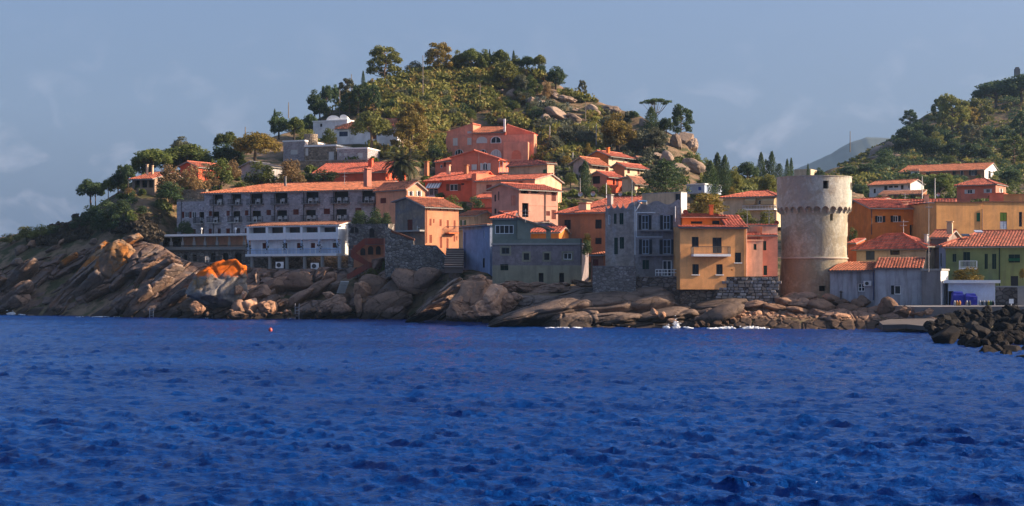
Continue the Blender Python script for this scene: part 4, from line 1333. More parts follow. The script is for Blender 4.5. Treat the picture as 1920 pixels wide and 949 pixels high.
# stone wall climbing to the orange house
band = empty('sloping_stone_wall', W(770, 470, 212), 'grey stone wall stepping down below the orange house with a tiled coping', 'wall')
mb = MB(); mb.prism([W(x, y, 206.5) for x, y in ((722, 520), (722, 424), (742, 434), (775, 449), (776, 459), (818, 460), (835, 478), (835, 520))], (0, 1.0, 0)); mb.build('wall', S_GREY, band)
for k in range(16):
    t = k / 15; mb = MB(); p = W(735 + 40 * t, 434 + 15 * t, 206.4); mb.tube([p, p + Vector((0, 1.1, 0))], .16, 6); mb.build('coping_tile', TILE_OR, band)

# ======================= lit orange house with stone gable
h = House('orange_gable_house', 'apricot orange house with a bare stone gable end and small red shutters', 'house', (741, 213.2), (797, 209), 860, base=462, eave=386, mat=old_plaster((0.34, 0.27, 0.20), (0.22, 0.20, 0.20), (0.16, 0.13, 0.11), .5), mat_r=plaster((0.43, 0.19, 0.105), .3), sink=4)
h.win('P', 763.5, 411.5, 773.5, 433.5, RED_SH)
for a, c, b, d in ((805, 410, 809, 423), (812, 411, 814.5, 418), (824, 411.5, 828, 424), (837.5, 413, 841.5, 428), (850.5, 413.5, 854, 429), (804, 386, 807, 393), (824.5, 389.5, 827.5, 394), (837.5, 391, 840.5, 395.5), (850.5, 392, 853.5, 396.5), (824.5, 444, 829, 465), (837, 447, 841, 467), (850.5, 441.5, 853.5, 453), (855.5, 443, 857.5, 451), (805, 440.5, 810, 455.5)):
    h.win('S', a, c, b, d, ORANGE_SH, face='R')
h.balcony(835, 854, 436, 425, .7, P_ORANGE2, IRON, face='R', bars=10)
h.pipe(799.5, 456, 386, face='R', r=.05, m=ORANGE_SH)
h.band(741.5, 796.5, 433, 435, CONC, .9, 'balcony_slab')
h.roof_perp(369.5, 0.42, eaveL=377, tile=TILE_OR, slab=CONC, over=.4, side=.5); h.finish()
chair(748.5, 433, 215.4, .3, 'white plastic chair at the left end of the stone gable balcony'); chair(787, 433, 210.0, -.4, 'white plastic chair at the right end of the stone gable balcony')
stp = empty('stone_steps', W(850, 490, 203), 'broad stone steps climbing between the orange house and the blue house', 'stairs')
for k in range(9):
    mb = MB(); p = W(833 + k * .5, 503 - k * 4.2, 199 + k * 1.1); mb.box((0, 0, -.6), (2.3, 0, 0), (0, 1.3, 0), (0, 0, .74), 0); mb.box((-.05, -.16, .14), (2.4, 0, 0), (0, 1.4, 0), (0, 0, .12), 1); q = mb.build('step', [flat('shaded_riser_stone', (.16, .11, .09), .9, bump=.4), flat('lit_nosing_stone', (.42, .32, .26), .9, bump=.4)], stp, local=True); q.location = p - origin_of(stp)  # shade under the nosings put into colour: dark risers, pale nosings
h = House('beige_house', 'small beige house with an orange roof wedged behind the blue house', 'house', (858, 222), (889, 221), None, 8, base=452, eave=405, mat=P_BEIGE); h.win('O', 866, 413, 871, 424, GREEN_SH); h.roof_par(396, TILE_OR, CONC, over=.3); h.balcony(862, 880, 430, 424, .6, CONC, IRON); h.finish()
h = House('brick_red_house', 'little brown red house half hidden between the beige house and the pink block', 'house', (884, 232), (928, 231), None, 7, base=430, eave=391, mat=P_RED); h.win('P', 893, 400, 915, 404, RED_SH); h.roof_flat(TILE_RED, th=.15); h.finish()

# ======================= blue house
h = House('blue_house', 'narrow pale blue rendered house with a sloping tiled roof', 'house', (868, 208), (918.5, 200), None, 9, base=503, eave=421, mat=P_BLUE2, sink=3)
h.win('S', 905, 484, 909, 502, BLACK_SH); h.win('G', 906.5, 432, 908.8, 446, fr=WHITE, cols=1); h.pipe(872.5, 503, 436, m=flat('blue_pipe', (.06, .09, .2)))
h.band(870, 903, 425.5, 431, P_GREY, .02, 'cornice')
h.roof_par(416, TILE_BR, CONC, over=.5, rf=.9); h.finish()

# ======================= grey-green house on the rocks
GM = old_plaster((0.31, 0.265, 0.275), (0.235, 0.20, 0.21), (0.16, 0.13, 0.14), .7, .42, .58)
h = House('grey_green_house', 'plain grey green rendered house standing on the smooth rocks with a terrace parapet', 'house', (923, 191.5), (1091, 190), None, 9, base=530, eave=459, mat=GM, sink=3.5)
h.win('G', 940.5, 464.5, 955, 476, fr=BLUEGREY_SH, surround=P_KHAKI); h.win('G', 982, 475, 992, 487.5, fr=BLACK_SH, cols=1, surround=P_KHAKI); h.win('G', 1020.5, 475, 1030, 487.5, fr=BLACK_SH, surround=P_KHAKI)
h.win('G', 1056.5, 474.5, 1072, 486.5, fr=WHITE, cols=2, surround=P_KHAKI); h.win('S', 938, 495.5, 953, 507, DGREEN_SH); h.win('P', 1010, 512, 1019, 529, BLACK_SH); h.win('P', 1048.5, 512, 1057.5, 529, BLACK_SH)
h.band(923.2, 1090.8, 497.5, 540, P_KHAKI, .05, 'plinth') if False else None
h.pipe(1089.5, 528, 448); h.roof_flat(CONC); h.finish()
lowp = House('grey_green_plinth', '', '', (923, 191.2), (1091, 189.7), None, .3, base=530, eave=497.5, mat=P_KHAKI, sink=3.5)
for o_ in list(lowp.root.children): pass
for (x0, y0, x1, y1) in ((938, 495.5, 953, 507), (1010, 512, 1019, 529.5), (1048.5, 512, 1057.5, 529.5)):
    f = lowp.F; u0, za = f.uz(x0, y1); u1, zb = f.uz(x1, y0); f.holes.append((u0, u1, za, zb))
mb = MB(); f = lowp.F; wall_grid(mb, f, 0, f.L, lowp.zb - 3.5, lowp.ze, f.holes, rev=.3); mb.poly([f.p(0, lowp.ze), f.p(f.L, lowp.ze), f.p(f.L, lowp.ze, -.3), f.p(0, lowp.ze, -.3)])
lowp.wall = mb.build('plinth', P_KHAKI, lowp.root); lowp.wall.parent = h.root; HOUSES.remove(lowp)
lowp.wall.location = Vector(lowp.root.location) - Vector(h.root.location); bpy.data.objects.remove(lowp.root)
gh = h
mb = MB(); f = gh.F; u0, z1 = f.uz(970, 447); u1, z0 = f.uz(1090.9, 459.2)
fbox(mb, f, u0, u1, zof(460, 191), zof(447.5, 191), -.25, .06); fbox(mb, f, f.uz(923, 1)[0], u0, zof(460, 193), zof(449, 193), -.25, .05); mb.build('parapet', P_GREENGREY, gh.root)
h = House('veranda_room', 'dark green upper room with a white four pane window and a red pyramid roof', 'house', (923, 191.7), (969.5, 191.3), None, 6, base=459, eave=410, mat=P_GREENGREY, sink=.5)
h.win('G', 928.5, 422, 963, 438.5, fr=WHITE, cols=4, rev=.05); h.roof_par(397.5, TILE_RED, CONC, over=.35, hipL=2.6, hipR=2.6); h.finish()
# sloping wall with arch-shaped opening right of it
va = empty('veranda_wall', W(1000, 445, 184), 'dark green sloping veranda wall with an arched opening above the terrace', 'wall')
def prism_part(pts, Y0, th, mat, name, root): 
    mb = MB(); mb.prism([W(x, y, Y0) for x, y in pts], (0, th, 0)); return mb.build(name, mat, root)
prism_part([(970, 410), (995, 418.3), (995, 448), (970, 448)], 190.9, .35, P_GREENGREY, 'wall', va)
prism_part([(995, 418.4), (1033, 431), (1033, 433), (1024, 432), (1018, 427.5), (1008, 426), (999, 427.5), (995, 430)], 190.9, .35, P_GREENGREY, 'arch', va)
prism_part([(1024, 430), (1033, 433), (1033, 448), (1024, 448)], 190.9, .35, P_GREENGREY, 'pillar', va)
mb = MB(); a, b = W(969, 408.5, 190.6), W(1040, 431.5, 190.6); mb.box(a, b - a, (0, 3.6, 0), (0, 0, .14)); mb.build('roof', CONC_D, va)
h = House('orange_terrace_room', 'small orange room with a tile roof seen through the veranda arch', 'house', (985, 200), (1048, 198.5), None, 4, base=460, eave=436, mat=P_ORANGE, sink=1); h.roof_par(425.5, TILE_RED, CONC, over=.3); h.finish()

# ======================= pink block with loggia
h = House('pink_block', 'tall dusty pink apartment house with orange gable roof, its right side in full sun', 'apartment house', (922, 223.5), (973, 219), 1046, base=430, eave=355.5, mat=plaster((0.40, 0.21, 0.17), .2), mat_r=plaster((0.42, 0.225, 0.17), .2), sink=4)  # two copies of one pink: shaded front, sunlit right wall
h.win('S', 927, 365, 930, 378, BLACK_SH); h.win('S', 934, 359, 936, 376, BLACK_SH); h.win('S', 958.5, 366, 967, 386, P_SALMON); h.win('S', 927, 391, 930.5, 401, BLACK_SH)
h.win('D', 977, 355.5, 991, 363, face='R'); h.win('D', 979, 381, 991, 407, face='R'); h.win('S', 1034, 360, 1042.5, 377, RED_SH, face='R'); h.win('S', 1034, 394, 1042.5, 411, RED_SH, face='R'); h.win('S', 1024, 396, 1031.5, 404.5, RED_SH, face='R')
h.win('D', 996, 357, 1010, 362, face='R'); h.pipe(1022, 420, 358, face='R'); h.band(992, 1045, 385, 386.2, P_SALMON, .05, face='R')
h.roof_perp(343.8, 0.42, eaveL=353, eaveR=353.5, tile=TILE_CORAL, over=.5, side=.6); h.finish()

# ======================= brown orange house behind the ruin
h = House('brown_orange_house', 'brown orange house with one broad bright roof slope and dark shutters', 'house', (1046.5, 205), (1172, 200), None, 10, base=470, eave=397.5, mat=P_BROWN)
h.win('S', 1058, 412, 1070, 430, BLACK_SH); h.win('S', 1116, 411.5, 1128, 429, BLACK_SH); h.win('S', 1116, 446, 1128, 458, BLACK_SH)
h.roof_par(369, TILE_CORAL, CONC, over=.5, rf=.62, hipL=4.6); h.chimney(1096, 388, 383, 1.1, 2, P_PEACH2); h.chimney(1144, 380, 368, .6, 4, CONC); h.finish()
h = House('brick_shed', 'low brick lean to with a tiled cap in the dark gap beside the ruined palazzo', 'shed', (1108, 186), (1131, 185), None, 3, base=520, eave=478, mat=plaster((.22, .09, .06), .4), sink=3); h.win('P', 1112, 486, 1122, 505, RED_SH); h.roof_shed(472, TILE_OR, CONC); h.finish()

# ======================= ruined grey palazzo
RU = old_plaster((0.36, 0.31, 0.27), (0.24, 0.20, 0.18), (0.40, 0.40, 0.42), .45, .44, .56)
RU2 = old_plaster((0.31, 0.285, 0.275), (0.20, 0.175, 0.17), (0.38, 0.39, 0.43), .4, .44, .56)
h = House('grey_palazzo_tower', 'narrow weathered grey house with a scalloped parapet and blind dark shutters', 'house', (1135, 176.5), (1189, 176), None, 9, base=500, eave=394, mat=RU, sink=3)
for a, c, b, d in ((1151, 400.5, 1156, 420), (1161.5, 399.5, 1169, 421), (1151.5, 445.5, 1158.5, 477), (1162, 444.5, 1170, 466.5)): h.win('S', a, c, b, d, DGREEN_SH)
h.win('G', 1140.5, 403, 1144, 421, cols=1)
f = h.F; mb = MB()
xs_ = [1135.3, 1146, 1157.5, 1168, 1179, 1189]
pts = []
for a, b in zip(xs_, xs_[1:]):
    if a > 1170: pts += [(a, 382.5), (a + 4, 380), (b, 379)]; continue
    for t in np.linspace(0, 1, 7): pts.append((a + (b - a) * t, 382 + 9 * math.sin(math.pi * t) ** .6))
top = [f.p(f.uz(x, y)[0], zof(y, 176.2)) for x, y in pts]
mb.prism([f.p(.01, h.ze - .02)] + top + [f.p(f.L, h.ze - .02)], -f.n * .35); mb.build('parapet', RU2, h.root)
h.roof_flat(CONC_D, over=-.4, th=.1); h.finish()
h = House('grey_palazzo', 'weathered grey palazzo with green shutters, white pipes and a wavy parapet', 'palazzo', (1189.3, 176.2), (1277, 175.6), None, 10, base=520, eave=388, mat=RU2, sink=3)
for (a, c, b, d) in ((1203, 403.5, 1216, 430.5), (1243.5, 403.5, 1256.5, 430.5), (1204, 449, 1217, 476.5), (1243, 449, 1258, 476.5)):
    h.win('G', a, c, b, d, fr=flat('pale_blue_wood', (.36, .42, .50)), cols=2, rows=2)
    f = h.F; u0, z0 = f.uz(a, d); u1, z1 = f.uz(b, c); w_ = (u1 - u0) * .42
    shutter(f, u0 - w_, u0 - .02, z0, z1, .03, h.root, BLACK_SH); shutter(f, u1 + .02, u1 + w_, z0, z1, .03, h.root, BLACK_SH)
h.win('S', 1204.5, 487.5, 1217, 505, DGREEN_SH); h.win('G', 1242.5, 488.5, 1259, 518, fr=WHITE, cols=2)
h.balcony(1199, 1261, 431.5, 0, .8, CONC_D); h.balcony(1201, 1263, 477.8, 0, .8, CONC_D)
f = h.F; mb = MB(); pts = []
for px in np.linspace(1189.4, 1276.9, 36):
    t = (px - 1189.4) / 87.5
    y = 380 - 3.5 * math.cos(t * 4.2 * math.pi) - 4.0 * max(0, t - .82) * 5 + (2 if t > .95 else 0)
    pts.append((px, y))
mb.prism([f.p(.01, h.ze - .02)] + [f.p(f.uz(x, y)[0], zof(y, 175.8)) for x, y in pts] + [f.p(f.L - .01, h.ze - .02)], -f.n * .35); mb.build('parapet', RU2, h.root)
PIPE = flat('white_pipe', (.6, .62, .64), .4)
h.pipe(1190.5, 478, 387, m=PIPE, r=.07); h.pipe(1193.5, 445, 398, m=PIPE, r=.05); h.pipe(1266, 416, 387, m=PIPE, r=.06)
for x0, x1, y in ((1193.5, 1229, 399), (1193.5, 1242, 444.5)):
    mb = MB(); mb.tube([f.p(f.uz(x0, y)[0], zof(y, 176), .1), f.p(f.uz(x1, y)[0], zof(y, 176), .1)], .05, 5); mb.build('pipe', PIPE, h.root)
mb = MB(); mb.tube([f.p(f.uz(1192, 396)[0], zof(396, 176), .1), f.p(f.uz(1200, 382)[0], zof(382, 176), .1)], .06, 5); mb.build('pipe', PIPE, h.root)
h.roof_flat(CONC_D, over=-.4, th=.1); h.finish()
# base of the palazzo
bs = House('palazzo_stone_base', 'rough pale stone footing of the grey palazzo spreading over the rocks', 'wall', (1111, 174.6), (1192, 174.2), None, 4, base=530, eave=499.5, mat=stone((.22, .21, .205), 2.4, (.13, .12, .12), .4), sink=3); bs.roof_flat(CONC_D, th=.06, over=0); bs.finish()
bs = House('balcony_base', 'stone block under the white railed terrace at the foot of the grey palazzo', 'wall', (1192.5, 174.8), (1276, 174.3), None, 3, base=540, eave=519, mat=S_DARK, sink=3); bs.roof_flat(CONC_D, th=.06, over=0)
f = bs.F; mb = MB(); u0, _ = f.uz(1229, 519); u1, _ = f.uz(1275.5, 519); zb_, zt_ = bs.ze + .1, zof(505.5, 174.5)
for k in range(9):
    u = u0 + (u1 - u0) * k / 8; mb.tube([f.p(u, zb_, -.15), f.p(u, zt_, -.15)], .03, 4)
for z_ in (zt_, (zt_ + zb_) / 2): mb.tube([f.p(u0, z_, -.15), f.p(u1, z_, -.15)], .035, 4)
mb.build('railing', WHITE, bs.root); bs.finish()
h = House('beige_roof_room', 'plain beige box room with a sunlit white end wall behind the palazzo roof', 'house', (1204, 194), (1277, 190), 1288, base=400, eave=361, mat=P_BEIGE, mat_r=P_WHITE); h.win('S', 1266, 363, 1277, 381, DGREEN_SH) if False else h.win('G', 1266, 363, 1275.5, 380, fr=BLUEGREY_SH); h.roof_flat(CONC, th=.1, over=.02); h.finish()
tp = empty('roof_awning', W(1205, 379, 180), 'pale blue awning on the palazzo roof terrace', 'awning')
mb = MB(); p = W(1197, 378, 180); mb.box(p, (1.0, 0, 0), (0, 1.5, 0), (0, 0, .08)); mb.box(p + Vector((0, -.02, .06)), (1.0, .0, 0), (0, 1.5, .1), (0, 0, .06)); mb.build('cloth', flat('blue_cloth', (.12, .3, .55), .8), tp)
mb = MB()
for x in (0, .95): mb.tube([p + Vector((x, 0, -.9)), p + Vector((x, 0, 0))], .03, 4)
mb.build('frame', WHITE, tp)

# ======================= ochre house
h = House('ochre_house', 'ochre yellow house with one railed balcony, black shutters and a red tiled attic', 'house', (1275, 172.9), (1400, 174.05), None, 9, base=541, eave=425.5, mat=P_OCHRE, sink=.1)
h.win('S', 1297.3, 444.2, 1310, 463.5, BLACK_SH); h.win('S', 1336, 445.5, 1353, 474.3, BLACK_SH); h.win('S', 1378, 473.7, 1389.5, 492.3, BLACK_SH, sill=True); h.win('S', 1298.2, 495.5, 1310.3, 514.7, BLACK_SH, sill=True); h.win('S', 1343, 495.5, 1355, 514.7, BLACK_SH, sill=True)
h.win('D', 1370.5, 505.3, 1374, 507.3)
h.balcony(1296, 1365.5, 476.5, 463, 1.0, WHITE, IRON, bars=30, th=.26)
h.pipe(1273, 520, 428, off=.02) if False else None
h.pipe(1399, 520, 427, m=P_PEACH2)
up = Vector((0, 0, 1))
mb = MB(); sl = .32; E0 = h.A - h.n * .45 - h.u * .25 + up * (h.ze - .1); E1 = h.B - h.n * .45 + h.u * .15 + up * (h.ze - .1); tiles(mb, E0, E1, h.n + up * sl, .75, pitch=.27)
f = h.F
E0 = f.p(f.uz(1362, 400)[0], h.ze + .16, -.3); E1 = f.p(f.L + .1, h.ze + .16, -.3); tiles(mb, E0, E1, h.n + up * .42, 3.2, pitch=.26)
h.roof = mb.build('roof', [TILE_RED, CONC_D], h.root)
h.ztops = [h.ze] * 4; h.finish()
h2 = House('ochre_attic', 'low orange attic with slit windows and a tile edge on top of the ochre house', 'attic', (1279, 175.4), (1362, 175.9), None, 5, base=424, eave=407, mat=P_ORANGE, sink=.6)
h2.win('G', 1295.5, 415, 1317, 419.6, fr=BLACK_SH); h2.win('G', 1335.5, 413.8, 1349, 420.5, fr=BLACK_SH); h2.roof_shed(401, TILE_RED, P_PEACH2, over=.35); h2.chimney(1333.5, 402, 388, .42, 2, P_ORANGE2); h2.finish()
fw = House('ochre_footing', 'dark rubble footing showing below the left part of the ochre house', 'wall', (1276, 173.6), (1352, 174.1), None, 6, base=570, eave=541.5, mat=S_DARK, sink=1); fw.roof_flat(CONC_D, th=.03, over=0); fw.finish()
h = House('pink_annex', 'pale pink annex with two slim windows between the ochre house and the round tower', 'house', (1429, 176.6), (1458, 176.8), None, 6, base=530, eave=440, mat=P_SALMON, sink=2)
h.win('S', 1431, 452, 1437, 469.5, DGREEN_SH); h.win('S', 1431.5, 498, 1438.5, 516, DGREEN_SH); h.roof_flat(P_PEACH2, para=1.0)
mb = MB(); f = h.F; tiles(mb, f.p(-1.8, h.ze - .1, .25), f.p(f.L, h.ze - .1, .25), h.n + up * .4, .45, pitch=.27); tiles(mb, f.p(-1.8, h.ze + 1.02, .1), f.p(f.L, h.ze + 1.02, .1), h.n + up * .3, .4, pitch=.27); mb.build('tile_trim', [TILE_RED, CONC], h.root); h.finish()
h = House('peach_bay', 'peach coloured flat topped bay with one tiny window in front of the pink annex', 'house', (1400.2, 175.0), (1430, 175.3), None, 3, base=530, eave=452, mat=P_PEACH2, sink=2); h.win('S', 1413, 457.5, 1418.5, 468.5, DGREEN_SH); h.roof_flat(P_PEACH2, th=.15, over=.08); h.finish()
h = House('pink_stair_block', 'pink stair block with tile trim behind the peach coloured bay', 'house', (1399.5, 178.5), (1430, 178.7), None, 4, base=520, eave=438, mat=P_SALMON, sink=1); h.roof_flat(P_SALMON, th=.2, over=0); h.finish()

# ======================= block wall under the ochre house: every block that can be told apart
bw = empty('block_wall', W(1400, 550, 172), 'old wall of pale squared stone blocks below the ochre house, left of the round tower', 'wall')
mb = MB(); mb.prism([W(x, y, 173.7) for x, y in ((1335, 566), (1343, 535), (1349, 519), (1460, 518), (1462, 572), (1335, 572))], (0, 1.2, 0)); mb.build('core', S_DARK, bw)
BLK = [stone((.30, .29, .29), .8, (.25, .24, .24), .2), flat('pale_block', (.33, .32, .31), .95, bump=.6), flat('warm_block', (.25, .21, .17), .95, bump=.6), flat('grey_block', (.20, .19, .19), .95, bump=.6)]
bd = {}
y = 520.5; rr = random.Random(5); nblk = 0
while y < 566:
    hh_ = rr.uniform(4.6, 6.6); x = 1349 - max(0, (y - 521)) * .3 + rr.uniform(0, 6)
    while x < 1456:
        ww = rr.uniform(6, 13)
        if rr.random() < .86 and nblk < 190:
            m_ = BLK[min(3, int(rr.random() ** (1.3 if y > 545 and x < 1440 else .6) * 4))]
            mb = MB(); j = lambda: rr.uniform(-.35, .35)
            q = [(x + .5 + j(), y + hh_ - .5 + j()), (x + ww - .5 + j(), y + hh_ - .5 + j()), (x + ww - .5 + j(), y + .5 + j()), (x + .5 + j(), y + .5 + j())]
            yb = 173.65 - rr.uniform(.0, .12)
            front = [W(a, b_, yb) for a, b_ in q]; c = sum(front, Vector()) / 4
            rim = [p + Vector((0, .09, 0)) for p in front]; inner = [c + (p - c) * .84 for p in front]
            for k in range(4): mb.poly([rim[k], rim[(k + 1) % 4], inner[(k + 1) % 4], inner[k]])
            mb.poly(inner); back = [p + Vector((0, .3, 0)) for p in rim]
            for k in range(4): mb.poly([back[k], back[(k + 1) % 4], rim[(k + 1) % 4], rim[k]])
            mb.build('stone_block', m_, bw); nblk += 1
        x += ww
    y += hh_

# ======================= round tower
TWM = old_plaster((0.50, 0.475, 0.375), (0.345, 0.305, 0.21), (0.29, 0.29, 0.265), .42, .44, .54)
TWD = old_plaster((0.54, 0.525, 0.45), (0.41, 0.345, 0.255), (0.34, 0.33, 0.295), .38, .46, .56)
TY = 178.0
tc = W(1526.5, 557, TY + 3.9)
TWR = empty('round_tower', (tc.x, tc.y, tc.z), 'round stone watchtower with a wider top drum on scalloped corbels', 'tower')
zt = lambda py: zof(py, TY)
pr = lambda n: m_px(n, TY + 1.0)
NS = 128
def lathe(prof_, mat, name, root, n=NS, cap=False, skip=None, smooth=True):
    mb = MB()
    for (r0, z0), (r1, z1) in zip(prof_, prof_[1:]):
        for k in range(n):
            a, b = 2 * math.pi * k / n, 2 * math.pi * (k + 1) / n
            if skip and skip((a + b) / 2, (z0 + z1) / 2): continue
            mb.poly([(tc.x + r0 * math.sin(a), tc.y - r0 * math.cos(a), z0), (tc.x + r0 * math.sin(b), tc.y - r0 * math.cos(b), z0), (tc.x + r1 * math.sin(b), tc.y - r1 * math.cos(b), z1), (tc.x + r1 * math.sin(a), tc.y - r1 * math.cos(a), z1)])
    if cap:
        r, z = prof_[-1]; mb.poly([(tc.x + r * math.sin(2 * math.pi * k / n), tc.y - r * math.cos(2 * math.pi * k / n), z) for k in range(n)])
    o = mb.build(name, mat, root)
    bm = bmesh.new(); bm.from_mesh(o.data); bmesh.ops.remove_doubles(bm, verts=bm.verts, dist=1e-4); bm.to_mesh(o.data); bm.free()
    return o
def ang(px, rp): return math.asin(max(-1, min(1, (px - 1526.5) / rp)))
wins = [(1530, 339, 1539, 354, 70), (1589, 340, 1593.5, 354, 70), (1543.5, 401, 1549, 413.5, 62), (1584, 401, 1588, 415, 62), (1584.2, 442, 1588, 477, 62), (1524, 536, 1535, 546, 64)]
ws = [(ang(a, rp), ang(b, rp), zt(d), zt(c), rp) for a, c, b, d, rp in wins]
# z levels include the window edges so that the openings are real holes
def levels(z0, z1, pts, r_of):
    zs = sorted({z0, z1, *[q for p in pts for q in p if z0 < q < z1], *np.linspace(z0, z1, 24)})
    return [(r_of(z), z) for z in zs]
def r_shaft(z):
    zs = [zt(600), zt(557), zt(520), zt(484), zt(450), zt(386)]; rs = [pr(68.5), pr(67), pr(64.8), pr(61.8), pr(62.2), pr(63.5)]
    return float(np.interp(z, zs, rs))
def snap(a0, a1):
    s_ = 2 * math.pi / NS; return (round(a0 / s_) * s_, max(round(a0 / s_) + 2, round(a1 / s_)) * s_)
hol = []
for a0, a1, z0, z1, rp in ws:
    b0, b1 = snap(a0, a1); hol.append((b0, b1, z0, z1, rp))
def skip(a, z):
    if a > math.pi: a -= 2 * math.pi
    return any(b0 < a < b1 and z0 < z < z1 for b0, b1, z0, z1, rp in hol)
TWB = old_plaster((0.44, 0.385, 0.27), (0.32, 0.26, 0.165), (0.24, 0.22, 0.185), .5, .44, .54)
lathe([q for q in levels(zt(600), zt(484), [(h_[2], h_[3]) for h_ in hol if h_[4] < 70], r_shaft)], TWB, 'base', TWR, skip=skip)
lathe(levels(zt(484), zt(386), [(h_[2], h_[3]) for h_ in hol if h_[4] < 70], r_shaft), TWM, 'shaft', TWR, skip=skip)
RD = pr(70.2)
lathe(levels(zt(386), zt(330.5), [(h_[2], h_[3]) for h_ in hol if h_[4] >= 70], lambda z: RD), TWD, 'drum', TWR, skip=skip)
lathe([(RD, zt(330.5)), (RD + .06, zt(330.3)), (RD + .06, zt(328.8)), (RD - .5, zt(328.7)), (RD - .5, zt(334)), (.01, zt(334))], TWD, 'parapet', TWR)
lathe([(r_shaft(zt(484)), zt(485)), (r_shaft(zt(484)) + .14, zt(484.5)), (r_shaft(zt(484)) + .14, zt(482.5)), (r_shaft(zt(482)), zt(482))], flat('pale_cornice', (.48, .42, .34), .9), 'string_course', TWR)
# scalloped corbel arches between shaft and drum
NA = 28
for k in range(NA):
    a0 = 2 * math.pi * k / NA; a1 = 2 * math.pi * (k + 1) / NA
    mb = MB(); n_ = 8
    zhi = zt(385.9)
    ro, ri = RD, r_shaft(zt(388)) - .05
    P = lambda a, r, z: (tc.x + r * math.sin(a), tc.y - r * math.cos(a), z)
    for q in range(n_):
        t0, t1 = q / n_, (q + 1) / n_
        def zl(t): 
            s_ = abs(2 * t - 1); return zt(394.2) if s_ > .86 else zt(386.8) - (zt(386.8) - zt(393.4)) * (1 - math.sqrt(1 - (s_ / .86) ** 2))
        b0, b1 = a0 + (a1 - a0) * t0, a0 + (a1 - a0) * t1
        mb.poly([P(b0, ro, zl(t0)), P(b1, ro, zl(t1)), P(b1, ro, zhi), P(b0, ro, zhi)])
        mb.poly([P(b0, ri, zl(t0)), P(b1, ri, zl(t1)), P(b1, ro, zl(t1)), P(b0, ro, zl(t0))])
    c = a0; w_ = .14 / 2
    for za, zb_, rr_ in ((zt(398.5), zt(395.6), .36), (zt(395.6), zt(392.5), .74)):
        r_ = ri + (ro - ri) * rr_
        da = (a1 - a0) * .11
        mb.prism([Vector(P(c - da, ri, za)), Vector(P(c + da, ri, za)), Vector(P(c + da, r_, za)), Vector(P(c - da, r_, za))], (0, 0, zb_ - za))
    mb.build('corbel_arch', TWD, TWR)
for (b0, b1, z0, z1, rp) in hol:                       # deep embrasures with their reveals, dark sheets standing in for inner shade
    r_ = RD if rp >= 70 else r_shaft((z0 + z1) / 2); mb = MB(); P = lambda a, r, z: Vector((tc.x + r * math.sin(a), tc.y - r * math.cos(a), z))
    ri = r_ - .6
    rt, rb = (RD, RD) if rp >= 70 else (r_shaft(z1), r_shaft(z0))
    mb.poly([P(b0, rb, z0), P(b0, ri, z0), P(b0, ri, z1), P(b0, rt, z1)]); mb.poly([P(b1, ri, z0), P(b1, rb, z0), P(b1, rt, z1), P(b1, ri, z1)])
    mb.poly([P(b0, rb, z0), P(b1, rb, z0), P(b1, ri, z0), P(b0, ri, z0)]); mb.poly([P(b0, ri, z1), P(b1, ri, z1), P(b1, rt, z1), P(b0, rt, z1)])
    w_ = mb.build('window', TWM, TWR)
    mb = MB(); mb.poly([P(b0, ri + .12, z0), P(b1, ri + .12, z0), P(b1, ri + .12, z1), P(b0, ri + .12, z1)]); mb.build('pane', RED_SH if rp < 65 and z0 > zt(480) and b0 > .8 else DARK, w_)

# ======================= right of the tower
h = House('hip_roof_house', 'beige house with a bright red hipped roof right of the round tower', 'house', (1606, 186), (1736.5, 179.5), 1763, base=505, eave=467, mat=P_BEIGE, mat_r=P_CREAM, sink=3)
h.win('S', 1623.5, 470.5, 1640, 487.5, BLUEGREY_SH); h.win('G', 1669, 468.5, 1687, 478, fr=BLACK_SH, cols=3); h.win('S', 1754, 476, 1757, 497, WHITE_SH, face='R')
h.roof_par(437.5, TILE_RED, CONC, over=.55, rf=.5, hipL=3.0, hipR=3.9, side=.5); h.chimney(1737, 452, 443, .35, .8, STEEL); h.finish()
h = House('orange_lean_to', 'small sunlit orange wall with a tile cap squeezed behind the tower', 'house', (1590, 190), (1606, 189), 1622, base=500, eave=456, mat=P_ORANGE2, mat_r=P_ORANGE2, sink=2); h.roof_shed(447, TILE_RED, CONC); h.finish()
h = House('grey_low_house', 'grey blue rendered low house with an orange roof against the foot of the tower', 'house', (1556, 174.5), (1640.5, 172.6), None, 6.5, base=565, eave=507.5, mat=P_GREYB, sink=3)
h.win('G', 1609, 531.5, 1621.5, 546.5, fr=WHITE, cols=2, rows=2); h.pipe(1638, 563, 510, m=flat('blue_pipe', (.06, .09, .2))); h.roof_shed(491, TILE_OR, CONC_D, over=.4); h.finish()
ob = MB(); ob.box((-.4, 0, -.25), (.8, 0, 0), (0, .3, 0), (0, 0, .55)); ac = ob.build('air_conditioner', WHITE); f = h.F; ac.location = f.p(f.uz(1628, 532)[0], zof(532, 172.4), .32)
q = MB(); q.tube([Vector((-.1, -.001, .02)), Vector((-.1, -.03, .02))], .2, 12); q.build('fan_grille', IRON, ac, local=True)
tag(ac, 'white air conditioning unit fixed to the grey blue wall beside the lattice window', 'air conditioner')
h = House('grey_middle_house', 'grey blue rendered house with a red brown roof and one white framed window', 'house', (1640.7, 171.6), (1728, 170.2), None, 7, base=575, eave=503, mat=P_GREYB, sink=3)
h.win('G', 1677, 535.5, 1689, 552, fr=WHITE, cols=1); f = h.F; u0, z0 = f.uz(1671, 552); u1, z1 = f.uz(1676.5, 535.5); shutter(f, u0, u1, z0, z1, .03, h.root, BLACK_SH)
h.roof_shed(483, TILE_OLD, CONC_D, over=.35); h.finish()
